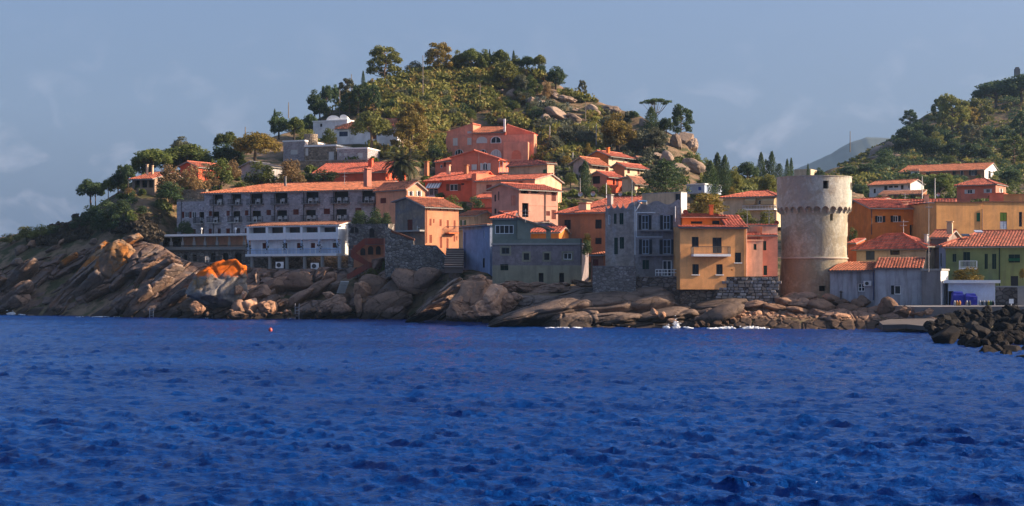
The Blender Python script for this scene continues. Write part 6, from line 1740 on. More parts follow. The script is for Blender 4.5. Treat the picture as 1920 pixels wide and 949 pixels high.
def leaf_cloud(C, Rd, n, size, r, out=0.75, flat_=0.0, long_=0.6):
    """n leaf faces round each clump centre C (k,3) with radii Rd (k,3)"""
    k = len(C)
    D = r.normal(size=(k, n, 3)); D /= np.linalg.norm(D, axis=2, keepdims=True)
    rad = r.uniform(0.25, 1.0, (k, n, 1)) ** 0.45
    P = C[:, None] + D * rad * Rd[:, None]
    N = D * out + r.normal(size=D.shape) * 0.55; N[..., 2] += flat_
    N /= np.linalg.norm(N, axis=2, keepdims=True)
    T = np.cross(N, r.normal(size=D.shape)); T /= np.linalg.norm(T, axis=2, keepdims=True)
    B = np.cross(N, T)
    sz = size * r.uniform(0.6, 1.35, (k, n, 1))
    a, b = T * sz, B * sz * long_
    V = np.stack([P - a, P - b * 1.0 + a * .1, P + a, P + b], 2).reshape(-1, 3)
    F = np.arange(k * n * 4).reshape(-1, 4)
    rnd = np.clip(np.repeat(r.uniform(0, 0.75, k), n) + r.normal(0.12, 0.12, k * n), 0, 1)
    return V, F, rnd

def limb_mesh(paths, name, mat):
    mb = MB()
    for pts, r0, r1 in paths: mb.tube(pts, r0, 6 if r0 > .02 else 5, r2=r1, cap=False)
    o = mb.build(name, mat); me = o.data; bpy.data.objects.remove(o); return me
_tr = {}
def tree_data(kind, leaf, i):
    """unit tree: 1 high, 1 wide; -> (trunk mesh, crown mesh)"""
    key = (kind, leaf, i)
    if key in _tr: return _tr[key]
    r = np.random.default_rng(hash((kind, i)) % 1000 if False else sum(map(ord, kind)) * 7 + i * 131)
    paths = []
    V3 = lambda *a: Vector(a)
    if kind == 'round':
        k = 64; D = r.normal(size=(k, 3)); D /= np.linalg.norm(D, axis=1)[:, None]; D[:, 2] = np.where(D[:, 2] < -.7, -D[:, 2] * .5, D[:, 2])
        lump = 1 + 0.22 * fbm(D * 1.6 + i * 5, 2)
        C = np.array([0, 0, .50]) + D * np.array([.38, .38, .40]) * (r.uniform(.55, 1.0, k) * lump)[:, None]
        Rd = np.stack([r.uniform(.10, .17, k)] * 2 + [r.uniform(.075, .12, k)], 1)
        cl_ = leaf_cloud(C, Rd, 85, .028, r)
        paths = [([V3(0, 0, -.08), V3(.02, .0, .15), V3(0, .01, .35), V3(.02, 0, .55)], .045, .02)] + [([V3(0, 0, .2 + .04 * q), V3(*(C[q] * np.array([.6, .6, .8]))), V3(*C[q])], .022, .007) for q in range(8)]
    elif kind == 'umbrella':
        k = 74; a = r.uniform(0, 6.28, k); rr_ = np.sqrt(r.uniform(0, 1, k)) * .40
        C = np.stack([rr_ * np.cos(a), rr_ * np.sin(a), .46 + .42 * (1 - (rr_ / .46) ** 2) + r.uniform(-.18, .02, k)], 1)
        Rd = np.stack([r.uniform(.10, .15, k)] * 2 + [r.uniform(.08, .12, k)], 1)
        cl_ = leaf_cloud(C, Rd, 85, .027, r, flat_=.4)
        paths = [([V3(.02, 0, -.1), V3(-.01, .0, .2), V3(.01, .01, .45), V3(0, 0, .62)], .034, .02)] + [([V3(0, 0, .33 + .03 * q), V3(*(C[q * 3] * np.array([.55, .55, .86]))), V3(*C[q * 3])], .017, .005) for q in range(12)]
    elif kind == 'flat_top':
        k = 26; a = r.uniform(0, 6.28, k); rr_ = np.sqrt(r.uniform(0, 1, k)) * .42
        C = np.stack([rr_ * np.cos(a), rr_ * np.sin(a), .84 + .10 * (1 - (rr_ / .45) ** 2) + r.uniform(-.03, .02, k)], 1)
        Rd = np.stack([r.uniform(.08, .13, k)] * 2 + [r.uniform(.03, .05, k)], 1)
        cl_ = leaf_cloud(C, Rd, 70, .022, r, flat_=.5)
        paths = [([V3(.02, 0, -.1), V3(.04, .0, .15), V3(.05, .01, .32), V3(.0, 0, .45)], .022, .015)] + [([V3(.03, 0, .25 + .012 * q), V3(C[q][0] * .5, C[q][1] * .5, .58), V3(*C[q])], .009, .003) for q in range(18)]
    elif kind == 'cypress':
        k = 60; z = np.linspace(.05, .96, k); prof_ = .42 * np.minimum(1, (z / .18)) ** .6 * (1 - np.clip((z - .35) / .66, 0, 1) ** 1.7) + .03
        a = np.arange(k) * 2.4 + i; C = np.stack([prof_ * .62 * np.cos(a), prof_ * .62 * np.sin(a), z], 1)
        Rd = np.stack([prof_ * .55 + .03] * 2 + [np.full(k, .06)], 1)
        cl_ = leaf_cloud(C, Rd, 60, .030, r, long_=.5)
        paths = [([V3(0, 0, -.06), V3(0, 0, .5)], .05, .02)]
    elif kind == 'aleppo':
        tips = []
        paths = [([V3(0, 0, -.08), V3(.02, .01, .25), V3(-.02, 0, .5), V3(.01, 0, .9)], .035, .008)]
        nb = 22
        for q in range(nb):
            z0 = .14 + .73 * q / nb; an = q * 2.4 + r.uniform(-.4, .4); L_ = (.48 * (1 - max(0, z0 - .45) / .62) ** .8 + .03) * r.uniform(.75, 1.05)
            e = np.array([L_ * math.cos(an), L_ * math.sin(an), z0 + .10 + r.uniform(-.03, .06)])
            paths.append(([V3(0, 0, z0), V3(e[0] * .5, e[1] * .5, z0 + .03), V3(*e)], .014, .004))
            for _ in range(3): tips.append(e * np.array([1, 1, 1]) * r.uniform(.72, 1.0) * np.array([1, 1, 0]) + np.array([0, 0, e[2] + r.uniform(-.03, .05)]))
        tips.append(np.array([0, 0, .92]))
        C = np.array(tips); k = len(C)
        Rd = np.stack([r.uniform(.10, .16, k)] * 2 + [r.uniform(.06, .10, k)], 1)
        cl_ = leaf_cloud(C, Rd, 70, .028, r)
    elif kind == 'norfolk':
        C, Rd = [], []
        paths = [([V3(0, 0, -.05), V3(0, 0, .95)], .03, .008)]
        for q in range(9):
            z0 = .12 + .8 * q / 9; L_ = .5 * (1 - q / 9.5) ** .75
            for w_ in range(7):
                an = w_ * .898 + q * .5 + r.uniform(-.15, .15); e = np.array([L_ * math.cos(an), L_ * math.sin(an), z0 + .05 + L_ * .12])
                paths.append(([V3(0, 0, z0), V3(*(e * np.array([.5, .5, 1]) - np.array([0, 0, .03]))), V3(*e)], .007, .003))
                for t in (.35, .6, .82, 1.0): C.append([e[0] * t, e[1] * t, z0 + (e[2] - z0) * t * t - .01]); Rd.append([.075, .075, .028])
        C, Rd = np.array(C), np.array(Rd); cl_ = leaf_cloud(C, Rd, 18, .02, r)
    elif kind == 'palm':
        mb = MB()
        for q in range(64):
            an = q * 2.4; el = 1.35 - 2.0 * (q / 64) ** .9; L_ = .5
            P = []
            p = np.array([0, 0, .52]); d = el
            for t in range(9):
                P.append(p.copy()); p = p + np.array([math.cos(an) * math.cos(d), math.sin(an) * math.cos(d), math.sin(d)]) * L_ * .14; d -= .17
            side = np.array([-math.sin(an), math.cos(an), 0])
            for t in range(8):
                for s_ in (-1, 1):
                    for f_ in (0, .33, .66):
                        b0 = P[t] * (1 - f_) + P[t + 1] * f_; w_ = .12 * (1 - abs(t - 3) / 7)
                        tip = b0 + side * s_ * w_ + (P[t + 1] - P[t]) * .9 + np.array([0, 0, -.025])
                        v = (P[t + 1] - P[t]) * .24
                        mb.poly([b0 - v, b0 + v, tip], 0, float(np.clip(r.normal(.4 + .3 * (q < 18), .2), 0, 1)))
            mb.tube([Vector(x) for x in P], .006, 3, r2=.002, cap=False)
        o = mb.build('crown', LEAF[leaf]); me = o.data; bpy.data.objects.remove(o)
        _tr[key] = (limb_mesh([([V3(0, 0, -.06), V3(.01, 0, .25), V3(0, 0, .53)], .055, .05)], 'trunk', BARK), me); return _tr[key]
    elif kind == 'bush':
        k = 30; D = r.normal(size=(k, 3)); D /= np.linalg.norm(D, axis=1)[:, None]; D[:, 2] = np.abs(D[:, 2])
        lump = 1 + 0.28 * fbm(D * 1.7 + i * 9, 2)
        C = D * np.array([.38, .38, .74]) * (r.uniform(.5, 1.0, k) * lump)[:, None] + np.array([0, 0, .06])
        Rd = np.stack([r.uniform(.12, .19, k)] * 2 + [r.uniform(.13, .22, k)], 1)
        cl_ = leaf_cloud(C, Rd, 72, .034, r)
        paths = [([V3(0, 0, -.2), V3(.03, 0, .3)], .03, .01), ([V3(0, 0, -.1), V3(-.12, .05, .35)], .02, .008), ([V3(0, 0, -.1), V3(.14, -.06, .3)], .02, .008)]
    V, F, rnd = cl_
    _tr[key] = (limb_mesh(paths, 'trunk', BARK_D if kind in ('round', 'cypress', 'bush', 'norfolk') else BARK), mesh_np('crown', V, F, LEAF[leaf], rnd=rnd))
    return _tr[key]

_cnt = {}
NAMEOF = dict(round='broadleaf_tree', umbrella='umbrella_pine', flat_top='umbrella_pine', cypress='cypress_tree', aleppo='pine_tree', norfolk='norfolk_pine', palm='palm_tree', bush='bush')
CATOF = dict(bush='bush')
def tree(kind, leaf, px, py, h, w, label=None, group=None, Y=None, right=False, dz=.15):
    """px, py: where it stands; h, w: height and width in the photo"""
    Y = Y or (depthR(px, py) if right else depth(px, py))
    i = _cnt.get((kind, leaf), 0); _cnt[(kind, leaf)] = i + 1
    tr_, cr = tree_data(kind, leaf, i % (2 if kind not in ('palm', 'norfolk') else 1))
    p = W(px, py, Y); p.z -= dz
    e = empty(NAMEOF[kind], p, label, CATOF.get(kind, 'tree'), group)
    e.rotation_euler = (0, 0, i * 2.1 + px * .3)
    s_ = m_px(w, Y) / .98; e.scale = (s_, s_, m_px(h, Y) / .96 + dz)
    link('trunk', tr_, e); link('crown', cr, e)
    return e

T = tree
# left headland and the pines round the brown villa
T('umbrella', 'dark', 170, 385, 50, 54, 'dark umbrella pine leaning out on the left skyline, leftmost of the pines'); T('umbrella', 'dark', 179, 381, 37, 34, 'smaller dark umbrella pine right beside the leftmost pine'); T('umbrella', 'mid', 203, 374, 42, 28, 'small green umbrella pine third from the left on the skyline')
T('round', 'dark', 222, 362, 44, 34, 'dark round tree between the skyline pines and the brown villa'); T('round', 'dark', 240, 352, 48, 34, 'dark round tree just left behind the brown villa roof'); T('aleppo', 'dark', 226, 350, 38, 18, 'slim dark tree top poking above the round trees left of the brown villa')
T('umbrella', 'mid', 285, 326, 48, 82, 'broad green umbrella pine behind the brown villa', Y=272); T('umbrella', 'mid', 352, 322, 52, 98, 'widest green umbrella pine above the red cottage', Y=280); T('round', 'grey', 342, 300, 44, 52, 'grey green tree top rising behind the widest umbrella pine', Y=292); T('umbrella', 'mid', 318, 318, 40, 60, 'green umbrella pine between the two broad pines at the left', Y=284)
T('bush', 'dry', 318, 362, 58, 58, 'big dry orange brown bush in front of the brown villa', Y=252); T('bush', 'dry', 358, 356, 46, 56, 'dry tan bush below the red cottage', Y=253); T('bush', 'dark', 318, 372, 34, 60, 'dark green bush at the foot of the dry bushes', Y=250)
T('bush', 'grey', 385, 335, 32, 34, 'grey green bush right of the red cottage'); T('bush', 'dry', 243, 366, 15, 30, 'low tan bush below the brown villa terrace'); T('bush', 'dark', 248, 378, 20, 24, 'small dark bush below the tan bush')
gl_ = 'dark green shrub on the shaded slope left of the hotel'
for px, py, h_, w_ in ((175, 412, 30, 60), (205, 415, 40, 62), (232, 405, 34, 50), (150, 425, 18, 50), (192, 430, 26, 56), (222, 428, 26, 46), (110, 436, 14, 50), (345, 438, 24, 40), (265, 400, 16, 36)): T('bush', 'dark', px, py, h_, w_, gl_, 'dark shrubs on the left slope')
gl_ = 'yellowish green shrub on the low headland at the far left'
for px, py, h_, w_ in ((50, 448, 26, 56), (78, 444, 22, 54), (100, 436, 14, 40), (20, 452, 14, 50)): T('bush', 'olive', px, py, h_, w_, gl_, 'shrubs on the far left headland')
for px, py, h_, w_, lb in ((268, 334, 46, 62, 'leafy green tree under the broad pines behind the brown villa'), (312, 324, 44, 70, 'leafy green tree under the middle of the broad pines'), (365, 322, 44, 72, 'leafy green tree under the right end of the broad pines')): T('round', 'mid', px, py, h_, w_, lb, Y=282)
# behind the hotel
T('umbrella', 'mid', 425, 288, 42, 52, 'small umbrella pine on the skyline left of the big golden pine', Y=290); T('umbrella', 'gold', 478, 308, 62, 98, 'big spreading pine with golden crown left of the stone villa', Y=281)
T('round', 'dark', 420, 312, 44, 60, 'dark round tree under the small umbrella pine', Y=284); T('round', 'dark', 445, 306, 30, 36, 'dark tree tucked under the left side of the golden pine', Y=286)
T('bush', 'mid', 412, 345, 52, 58, 'tall green bush at the left end of the hotel roof', Y=259); T('bush', 'dry', 396, 350, 26, 36, 'dry brown bush touching the left end of the hotel roof', Y=257.5); T('bush', 'mid', 490, 345, 42, 76, 'wide glossy green bush behind the hotel roof', Y=260); T('bush', 'dry', 545, 342, 46, 62, 'dry brown bush left of the red roofed house', Y=261); T('bush', 'dark', 610, 338, 20, 66, 'clipped dark hedge like bush in front of the red roofed house', Y=259); T('bush', 'dry', 435, 330, 30, 36, 'dry bush between the green bushes behind the hotel', Y=264)
T('round', 'dark', 523, 256, 46, 46, 'dark tree at the left foot of the big hill', Y=305); T('round', 'mid', 552, 258, 42, 44, 'green tree above the left block of the stone villa', Y=304); T('round', 'dark', 580, 256, 46, 40, 'dark tree left of the white vaulted house', Y=312); T('cypress', 'dark', 515, 250, 44, 10, 'thin dark spire tree at the left foot of the big hill', Y=306)
T('bush', 'olive', 575, 266, 26, 50, 'olive bush right above the stone turret', Y=296); T('bush', 'mid', 617, 268, 30, 34, 'green bush between the turret and the white villa', Y=298)
g_ = 'dark trees on the left shoulder of the hill'
for px, py, h_, w_ in ((590, 214, 46, 32), (612, 200, 44, 26), (628, 194, 36, 18), (600, 222, 40, 40)): T('round', 'dark', px, py, h_, w_, 'dark blue green tree in the clump on the left shoulder of the hill', g_)
T('aleppo', 'grey', 650, 190, 40, 36, 'feathery grey green tree on the left skyline of the hill'); T('cypress', 'dark', 681, 168, 34, 9, 'dark spire on the skyline left of the lone pine')
for px, py, h_, w_ in ((672, 214, 52, 32), (700, 212, 50, 28), (686, 200, 42, 30), (655, 216, 40, 30)): T('aleppo', 'dark', px, py, h_, w_, 'dark pine in the group below the lone pine', 'dark pines on the left slope')
T('aleppo', 'olive', 722, 152, 62, 66, 'lone golden green pine standing on the left crest of the hill')
T('umbrella', 'olive', 697, 278, 70, 86, 'large umbrella pine in front of the white villa with orange roof', Y=288); T('aleppo', 'gold', 772, 262, 66, 62, 'tall golden pine above the palm', Y=297); T('aleppo', 'gold', 768, 290, 66, 66, 'lumpy golden green pine directly behind the palm', Y=290); T('round', 'dark', 815, 302, 30, 36, 'dark round tree left of the pink villa', Y=292); T('bush', 'olive', 822, 284, 26, 34, 'olive bush behind the left corner of the pink villa', Y=300)
T('palm', 'palm', 754, 341, 66, 78, 'large palm with arching fronds behind the peach annex', Y=260)
# the crest
for k, (kind, lf, px, py, h_, w_, lb) in enumerate((
    ('aleppo', 'gold', 822, 138, 54, 54, 'tall golden pine at the left end of the hilltop row'), ('round', 'olive', 858, 136, 42, 34, 'rounded olive tree second in the hilltop row'), ('umbrella', 'mid', 883, 136, 46, 44, 'green domed pine third in the hilltop row'),
    ('round', 'mid', 908, 136, 44, 32, 'green tree fourth in the hilltop row'), ('round', 'mid', 936, 134, 44, 46, 'broad green tree in the middle of the hilltop'), ('cypress', 'dark', 918, 132, 38, 7, 'thin dark cypress in the middle of the hilltop row'), ('round', 'olive', 945, 166, 56, 60, 'large bushy tree standing forward below the hilltop row'),
    ('cypress', 'dark', 963, 130, 34, 9, 'small dark spire right of the hilltop middle'), ('umbrella', 'dark', 988, 136, 32, 36, 'dark umbrella pine on the right of the hilltop'), ('round', 'mid', 968, 130, 26, 24, 'small green tree beside the dark spire on the hilltop'), ('umbrella', 'olive', 1012, 134, 32, 28, 'small umbrella pine near the right end of the hilltop'),
    ('round', 'dark', 1015, 142, 22, 22, 'small dark tree under the right hilltop pine'), ('round', 'dark', 1042, 164, 40, 48, 'dark tree at the right end of the crest'), ('round', 'grey', 976, 178, 42, 34, 'grey olive tree above the rocks on the right of the crest'), ('bush', 'mid', 1000, 170, 26, 22, 'green bush between the grey olive tree and the crest end'), ('bush', 'dry', 1026, 182, 32, 26, 'leafless reddish shrub on the bare soil near the crest end'), ('bush', 'mid', 1062, 180, 18, 26, 'low bush under the dark tree at the crest end'),
    ('bush', 'grey', 778, 134, 20, 44, 'grey scrub at the left of the hilltop row'))): T(kind, lf, px, py, h_, w_, lb)
T('aleppo', 'grey', 1092, 182, 30, 17, 'small lone tree on the right skyline of the hill')
# right flank
T('round', 'gold', 1158, 287, 75, 78, 'big round golden green pine on the right flank of the hill', Y=306); T('flat_top', 'dark', 1229, 238, 52, 62, 'flat topped umbrella pine on the right skyline of the hill'); T('cypress', 'dark', 1221, 248, 46, 30, 'broad dark conifer under the flat topped pine'); T('round', 'dark', 1249, 250, 32, 30, 'dark tree between the flat topped pine and the outcrop'); T('aleppo', 'dark', 1277, 258, 58, 44, 'tall dark conifer behind the granite outcrop', Y=326); T('umbrella', 'dark', 1189, 226, 18, 20, 'tiny umbrella pine left of the flat topped pine')
for px, py, h_, w_ in ((1097, 278, 42, 46), (1060, 276, 44, 42), (1228, 282, 44, 54), (1192, 284, 36, 30), (1040, 290, 36, 36), (1080, 262, 30, 36)): T('round', 'grey', px, py, h_, w_, 'grey green olive like tree on the right flank of the hill', 'grey green trees on the right flank')
for px, py, h_, w_ in ((1305, 314, 28, 42), (1290, 300, 16, 26), (1325, 318, 22, 26)): T('bush', 'mid', px, py, h_, w_, 'green bush at the foot of the granite outcrop', 'bushes under the outcrop')
T('cypress', 'dark', 1097, 366, 62, 28, 'single dark cypress standing below the grey arch house', Y=262); T('norfolk', 'dark', 1249, 374, 76, 90, 'layered dark araucaria pine behind the ruined palazzo', Y=256); T('bush', 'mid', 1070, 345, 24, 34, 'green bush left of the single cypress', Y=266); T('bush', 'olive', 1135, 366, 22, 30, 'olive bush below the red porch house', Y=262); T('bush', 'gold', 1062, 312, 22, 30, 'golden bush left of the upper house cluster', Y=292); T('bush', 'gold', 1103, 285, 17, 18, 'small round golden bush above the grey arch house', Y=301)
T('cypress', 'dark', 1332, 368, 64, 34, 'front left cypress of the three tall ones', Y=262); T('cypress', 'dark', 1345, 366, 76, 30, 'middle and tallest cypress of the three', Y=266); T('cypress', 'dark', 1359, 366, 72, 28, 'right hand cypress of the three tall ones', Y=263)
T('round', 'olive', 1377, 362, 50, 36, 'light green tree right of the three cypresses', Y=275); T('umbrella', 'dark', 1402, 345, 42, 52, 'dark spreading tree on the saddle left of the tower', Y=318); T('cypress', 'dark', 1427, 338, 50, 18, 'dark conifer spire left of the tower', Y=330); T('cypress', 'dark', 1447, 338, 52, 20, 'taller dark conifer spire just left of the tower', Y=331); T('norfolk', 'dark', 1461, 335, 30, 22, 'layered dark conifer beside the taller spire', Y=329); T('aleppo', 'dark', 1437, 335, 34, 14, 'open dark conifer between the two spires', Y=332)
T('cypress', 'dark', 1476, 342, 42, 12, 'slim cypress above the left edge of the tower top', Y=335); T('cypress', 'dark', 1483.5, 342, 44, 11, 'slimmer cypress of the pair above the tower top', Y=336); T('cypress', 'dark', 1515, 342, 34, 7, 'small cypress seen over the middle of the tower top', Y=400); T('round', 'dark', 1536, 342, 28, 22, 'small dark tree seen over the tower top', Y=395)
T('round', 'olive', 1441, 370, 48, 46, 'light green tree touching the left side of the tower', Y=270); T('bush', 'gold', 1327, 404, 46, 86, 'big rusty golden bush above the ochre house', Y=226); T('bush', 'olive', 1395, 424, 30, 60, 'olive hedge bush left of the tower', Y=214); T('bush', 'olive', 1438, 424, 32, 46, 'olive hedge bush touching the tower', Y=213); T('bush', 'gold', 1372, 362, 12, 18, 'small golden bush above the awning house roof', Y=262)
# town shrubs
for px, py, h_, w_ in ((675, 424, 32, 40), (705, 424, 33, 42), (725, 424, 28, 24)): T('bush', 'dark', px, py, h_, w_, 'dark green bush on top of the arched stone wall', 'bushes on the arched stone wall', Y=224)
T('bush', 'mid', 846, 392, 26, 40, 'leafy green bush below the red house', Y=241); T('bush', 'dark', 893, 405, 36, 48, 'dark glossy bush left of the pink block', Y=238); T('bush', 'mid', 868, 394, 18, 26, 'small green bush under the red porch roof', Y=243); T('bush', 'gold', 1101, 452, 16, 22, 'yellowish plant spilling over beside the grey green house', Y=190); T('bush', 'dark', 1101, 474, 26, 26, 'dark plant in the gap beside the grey green house', Y=189)
T('bush', 'gold', 1812, 527, 26, 74, 'golden green bush behind the white store', Y=171.2); T('bush', 'mid', 720, 512, 22, 16, 'green bush at the foot of the salmon pillar', Y=213.2); T('bush', 'olive', 700, 522, 20, 40, 'olive bush under the lower stair flight', Y=212.6); T('bush', 'mid', 735, 490, 16, 20, 'green tuft on the wall right of the stair arcade', Y=213); T('bush', 'mid', 1600, 452, 26, 22, 'green bush squeezed between the tower and the orange house', Y=205); T('bush', 'gold', 1917, 518, 16, 16, 'small golden bush at the right edge by the green house', Y=170); T('bush', 'dark', 352, 470 - 35, 20, 22, 'dark bush at the left end of the hotel terrace roof', Y=242)
# right hillside
RR = dict(right=True)
for kind, lf, px, py, h_, w_, lb in (('aleppo', 'dark', 1706, 240, 32, 32, 'lone dark pine on the right hill skyline'), ('aleppo', 'olive', 1785, 262, 80, 62, 'tall golden lit pine on the right hill'), ('aleppo', 'mid', 1762, 240, 56, 34, 'dark left neighbour of the tall golden lit pine'), ('aleppo', 'gold', 1812, 250, 52, 44, 'golden pine right of the tall one on the right hill'), ('aleppo', 'olive', 1838, 244, 56, 54, 'spreading golden green pine further right on the hill'),
    ('umbrella', 'dark', 1868, 204, 54, 96, 'dark umbrella pine on the top right skyline'), ('umbrella', 'dark', 1915, 198, 60, 90, 'darkest umbrella pine at the top right corner'), ('aleppo', 'grey', 1822, 275, 40, 40, 'pale green tree below the golden pines'), ('round', 'mid', 1763, 372, 52, 62, 'green tree between the white villa and the coral bungalow'), ('round', 'dark', 1613, 372, 30, 36, 'dark round tree left of the white villa'),
    ('round', 'dark', 1895, 345, 32, 44, 'dark tree right of the long terraced house'), ('bush', 'mid', 1780, 308, 18, 36, 'round green bush above the long terraced house'), ('aleppo', 'dark', 1914, 270, 58, 34, 'dark tree on the right edge half way up the hill'), ('aleppo', 'mid', 1902, 308, 50, 54, 'green tree on the right edge above the terraced house'), ('bush', 'dark', 1660, 316, 38, 52, 'dark spiky bush above the tiled roof of the white villa'), ('round', 'olive', 1755, 285, 38, 40, 'olive tree under the tall golden pine')):
    T(kind, lf, px, py, h_, w_, lb, **RR)
for px, py, h_, w_ in ((1700, 268, 34, 44), (1725, 285, 40, 46), (1750, 300, 44, 48), (1785, 300, 40, 44), (1690, 290, 34, 40), (1720, 255, 26, 40), (1815, 302, 36, 44), (1740, 262, 34, 40), (1770, 280, 40, 44), (1845, 300, 26, 40), (1625, 330, 26, 40), (1850, 262, 26, 40), (1880, 262, 24, 40), (1590, 330, 22, 40)): T('round', 'dark', px, py, h_, w_, 'dark shaded tree in the thicket on the right hill', 'thicket on the right hill', right=True)

# undergrowth: what nobody could count
def undergrowth(sheet, n, region, name, mat, seed, lo=.9, hi=2.2, leafs=64, clear=0.0):
    r = np.random.default_rng(seed)
    C = []; Rd = []
    tries = 0
    fn = depth if sheet is MAIN else depthR
    while len(C) < n and tries < n * 12:
        tries += 1
        px, py = r.uniform(region[0], region[2]), r.uniform(region[1], region[3])
        P, Yl = sheet.levels(np.array([px])); rg = P[0][sheet.K - 2]
        if py < rg + 1: continue
        dn = fbm(np.array([[px * .013, py * .03, seed]]), 3)[0]
        bare = region[4](px, py)
        if dn < bare: continue
        Y = fn(px, py); p = W(px, py, Y); s_ = r.uniform(lo, hi) * (1.25 if dn > .25 else 1)
        for _ in range(3):
            q = np.array(p) + r.normal(0, s_ * .45, 3) * np.array([1, 1, .25]); C.append(q + np.array([0, 0, s_ * .18])); Rd.append([s_ * .62, s_ * .62, s_ * .5])
    C, Rd = np.array(C), np.array(Rd)
    V, F, rnd = leaf_cloud(C, Rd, leafs // 2, .36, r)
    return tag(link(name, mesh_np(name, V, F, mat, rnd=rnd)), kind='stuff')
def bare_main(px, py):
    if px < 770 and py > 205 + max(0, px - 690) * .3: return .4
    if 832 < px < 1012 and py > 238: return .5
    if 985 < px < 1100 and 145 < py < 215: return .28
    if px > 930 and py > 150 and py < 250: return .08
    if px > 1240: return .2
    if 870 < px < 960 and 195 < py < 240: return .2
    return -.45
undergrowth(MAIN, 3300, (545, 118, 1120, 300, bare_main), 'hill_scrub', L_SCRUB, 5)
undergrowth(MAIN, 900, (1000, 170, 1330, 340, bare_main), 'flank_scrub', L_GREY, 6, .7, 1.7)
undergrowth(MAIN, 900, (230, 300, 1330, 420, lambda a, b: -.1), 'garden_scrub', L_MID, 7, .6, 1.3)
undergrowth(MAIN, 700, (-160, 405, 300, 465, lambda a, b: .02 + (b - 430) * .006), 'headland_scrub', L_HEATH, 8, .3, .7)
undergrowth(RIGHT, 1500, (1640, 160, 2050, 345, lambda a, b: -.2), 'hillside_scrub', L_DARK, 9, 1.4, 3.0)
undergrowth(RIGHT, 1500, (1600, 160, 2050, 345, lambda a, b: -.25), 'hillside_brown_scrub', L_SCRUB, 15, .9, 2.0)
undergrowth(RIGHT, 500, (1500, 170, 2050, 345, lambda a, b: .0), 'hillside_dry_scrub', L_OLIVE, 10, 1.0, 2.0)

undergrowth(MAIN, 500, (1320, 318, 1520, 372, lambda a, b: -.5), 'saddle_scrub', L_OLIVE, 12, .9, 2.0)
undergrowth(RIGHT, 700, (1480, 255, 1760, 372, lambda a, b: -.25), 'valley_scrub', L_SCRUB, 13, .6, 1.3)
undergrowth(RIGHT, 500, (1600, 320, 1960, 385, lambda a, b: -.3), 'slope_garden_scrub', L_MID, 14, .8, 1.8)
rq = random.Random(4)
for k in range(90):
    px = rq.uniform(640, 1010); top_ = float(np.interp(px, [560, 640, 720, 800, 1010], [246, 204, 160, 142, 150])); py = rq.uniform(top_ + 4, 210 if px < 770 else 226)
    lf = rq.choice(('dark', 'mid', 'olive', 'grey', 'dark', 'mid', 'gold')); T('bush', lf, px, py, rq.uniform(9, 24), rq.uniform(16, 38), {'dark': 'dark green', 'mid': 'fresh green', 'olive': 'olive green', 'grey': 'grey green', 'gold': 'golden'}[lf] + ' rounded shrub in the scrub covering the face of the hill', 'shrubs on the face of the hill')
undergrowth(RIGHT, 500, (1920, 120, 2350, 400, lambda a, b: -.3), 'outer_hillside_scrub', L_SCRUB, 16, 1.2, 2.8)
undergrowth(MAIN, 500, (1930, 380, 2290, 575, lambda a, b: -.3), 'outer_garden_scrub', L_MID, 17, .6, 1.6)
# agaves on the rocky flank
def agave_mesh():
    mb = MB(); r = random.Random(2)
    for q in range(22):
        a = q * 2.4; el = .2 + 1.1 * q / 22; L_ = 1.0; d = Vector((math.cos(a) * math.cos(el), math.sin(a) * math.cos(el), math.sin(el))); s_ = Vector((-math.sin(a), math.cos(a), 0)) * .1
        m_ = d * .55 * L_ + Vector((0, 0, .05)); t_ = d * L_; mb.poly([s_ * .6, m_ + s_, t_, m_ - s_, -s_ * .6])
    o = mb.build('agave', flat('agave_leaf', (.20, .24, .20), .6)); me = o.data; bpy.data.objects.remove(o); return me
AG = agave_mesh()
for px, py in ((974, 190), (980, 186), (988, 192), (1006, 190), (1013, 196), (1020, 188), (1026, 198), (1018, 204), (1056, 204), (1064, 200), (1070, 208), (1008, 202)):
    o = link('agave', AG, None, W(px, py, depth(px, py) - .3)); o.scale = (1.15,) * 3; o.rotation_euler = (0, 0, px); tag(o, 'pale spiky agave among the rocks on the right flank of the hill', 'agave', 'agaves on the rocky flank')
# ------------------------------------------------------------------ bedrock pieces and loose boulders
rs = random.Random(21)
# leaning slabs of the shaded left cliff: parts of the cliff
for k in range(11):
    px = rs.uniform(-40, 360); rid = float(np.interp(px, [0, 150, 250, 330, 360], [540, 510, 490, 515, 530]))
    py = rs.uniform(rid, 585)
    w_ = rs.uniform(70, 170); h_ = rs.uniform(16, 36); Yd = depth(px, py)
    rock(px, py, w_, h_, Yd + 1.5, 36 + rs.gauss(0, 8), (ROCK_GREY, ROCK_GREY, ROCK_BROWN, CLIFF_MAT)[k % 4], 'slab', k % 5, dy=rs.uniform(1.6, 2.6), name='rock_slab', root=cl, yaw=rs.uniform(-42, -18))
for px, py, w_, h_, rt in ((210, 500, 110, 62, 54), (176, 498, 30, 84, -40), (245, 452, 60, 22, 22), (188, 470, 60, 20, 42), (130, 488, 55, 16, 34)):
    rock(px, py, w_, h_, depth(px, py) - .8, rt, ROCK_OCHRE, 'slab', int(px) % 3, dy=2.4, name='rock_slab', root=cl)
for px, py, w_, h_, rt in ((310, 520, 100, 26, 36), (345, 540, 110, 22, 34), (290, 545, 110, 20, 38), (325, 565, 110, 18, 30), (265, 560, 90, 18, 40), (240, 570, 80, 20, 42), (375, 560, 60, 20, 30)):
    rock(px, py, w_, h_, depth(px, py) - .9, rt, ROCK_GREY, 'slab', int(px) % 4, dy=1.8, name='rock_slab', root=cl, yaw=-25)
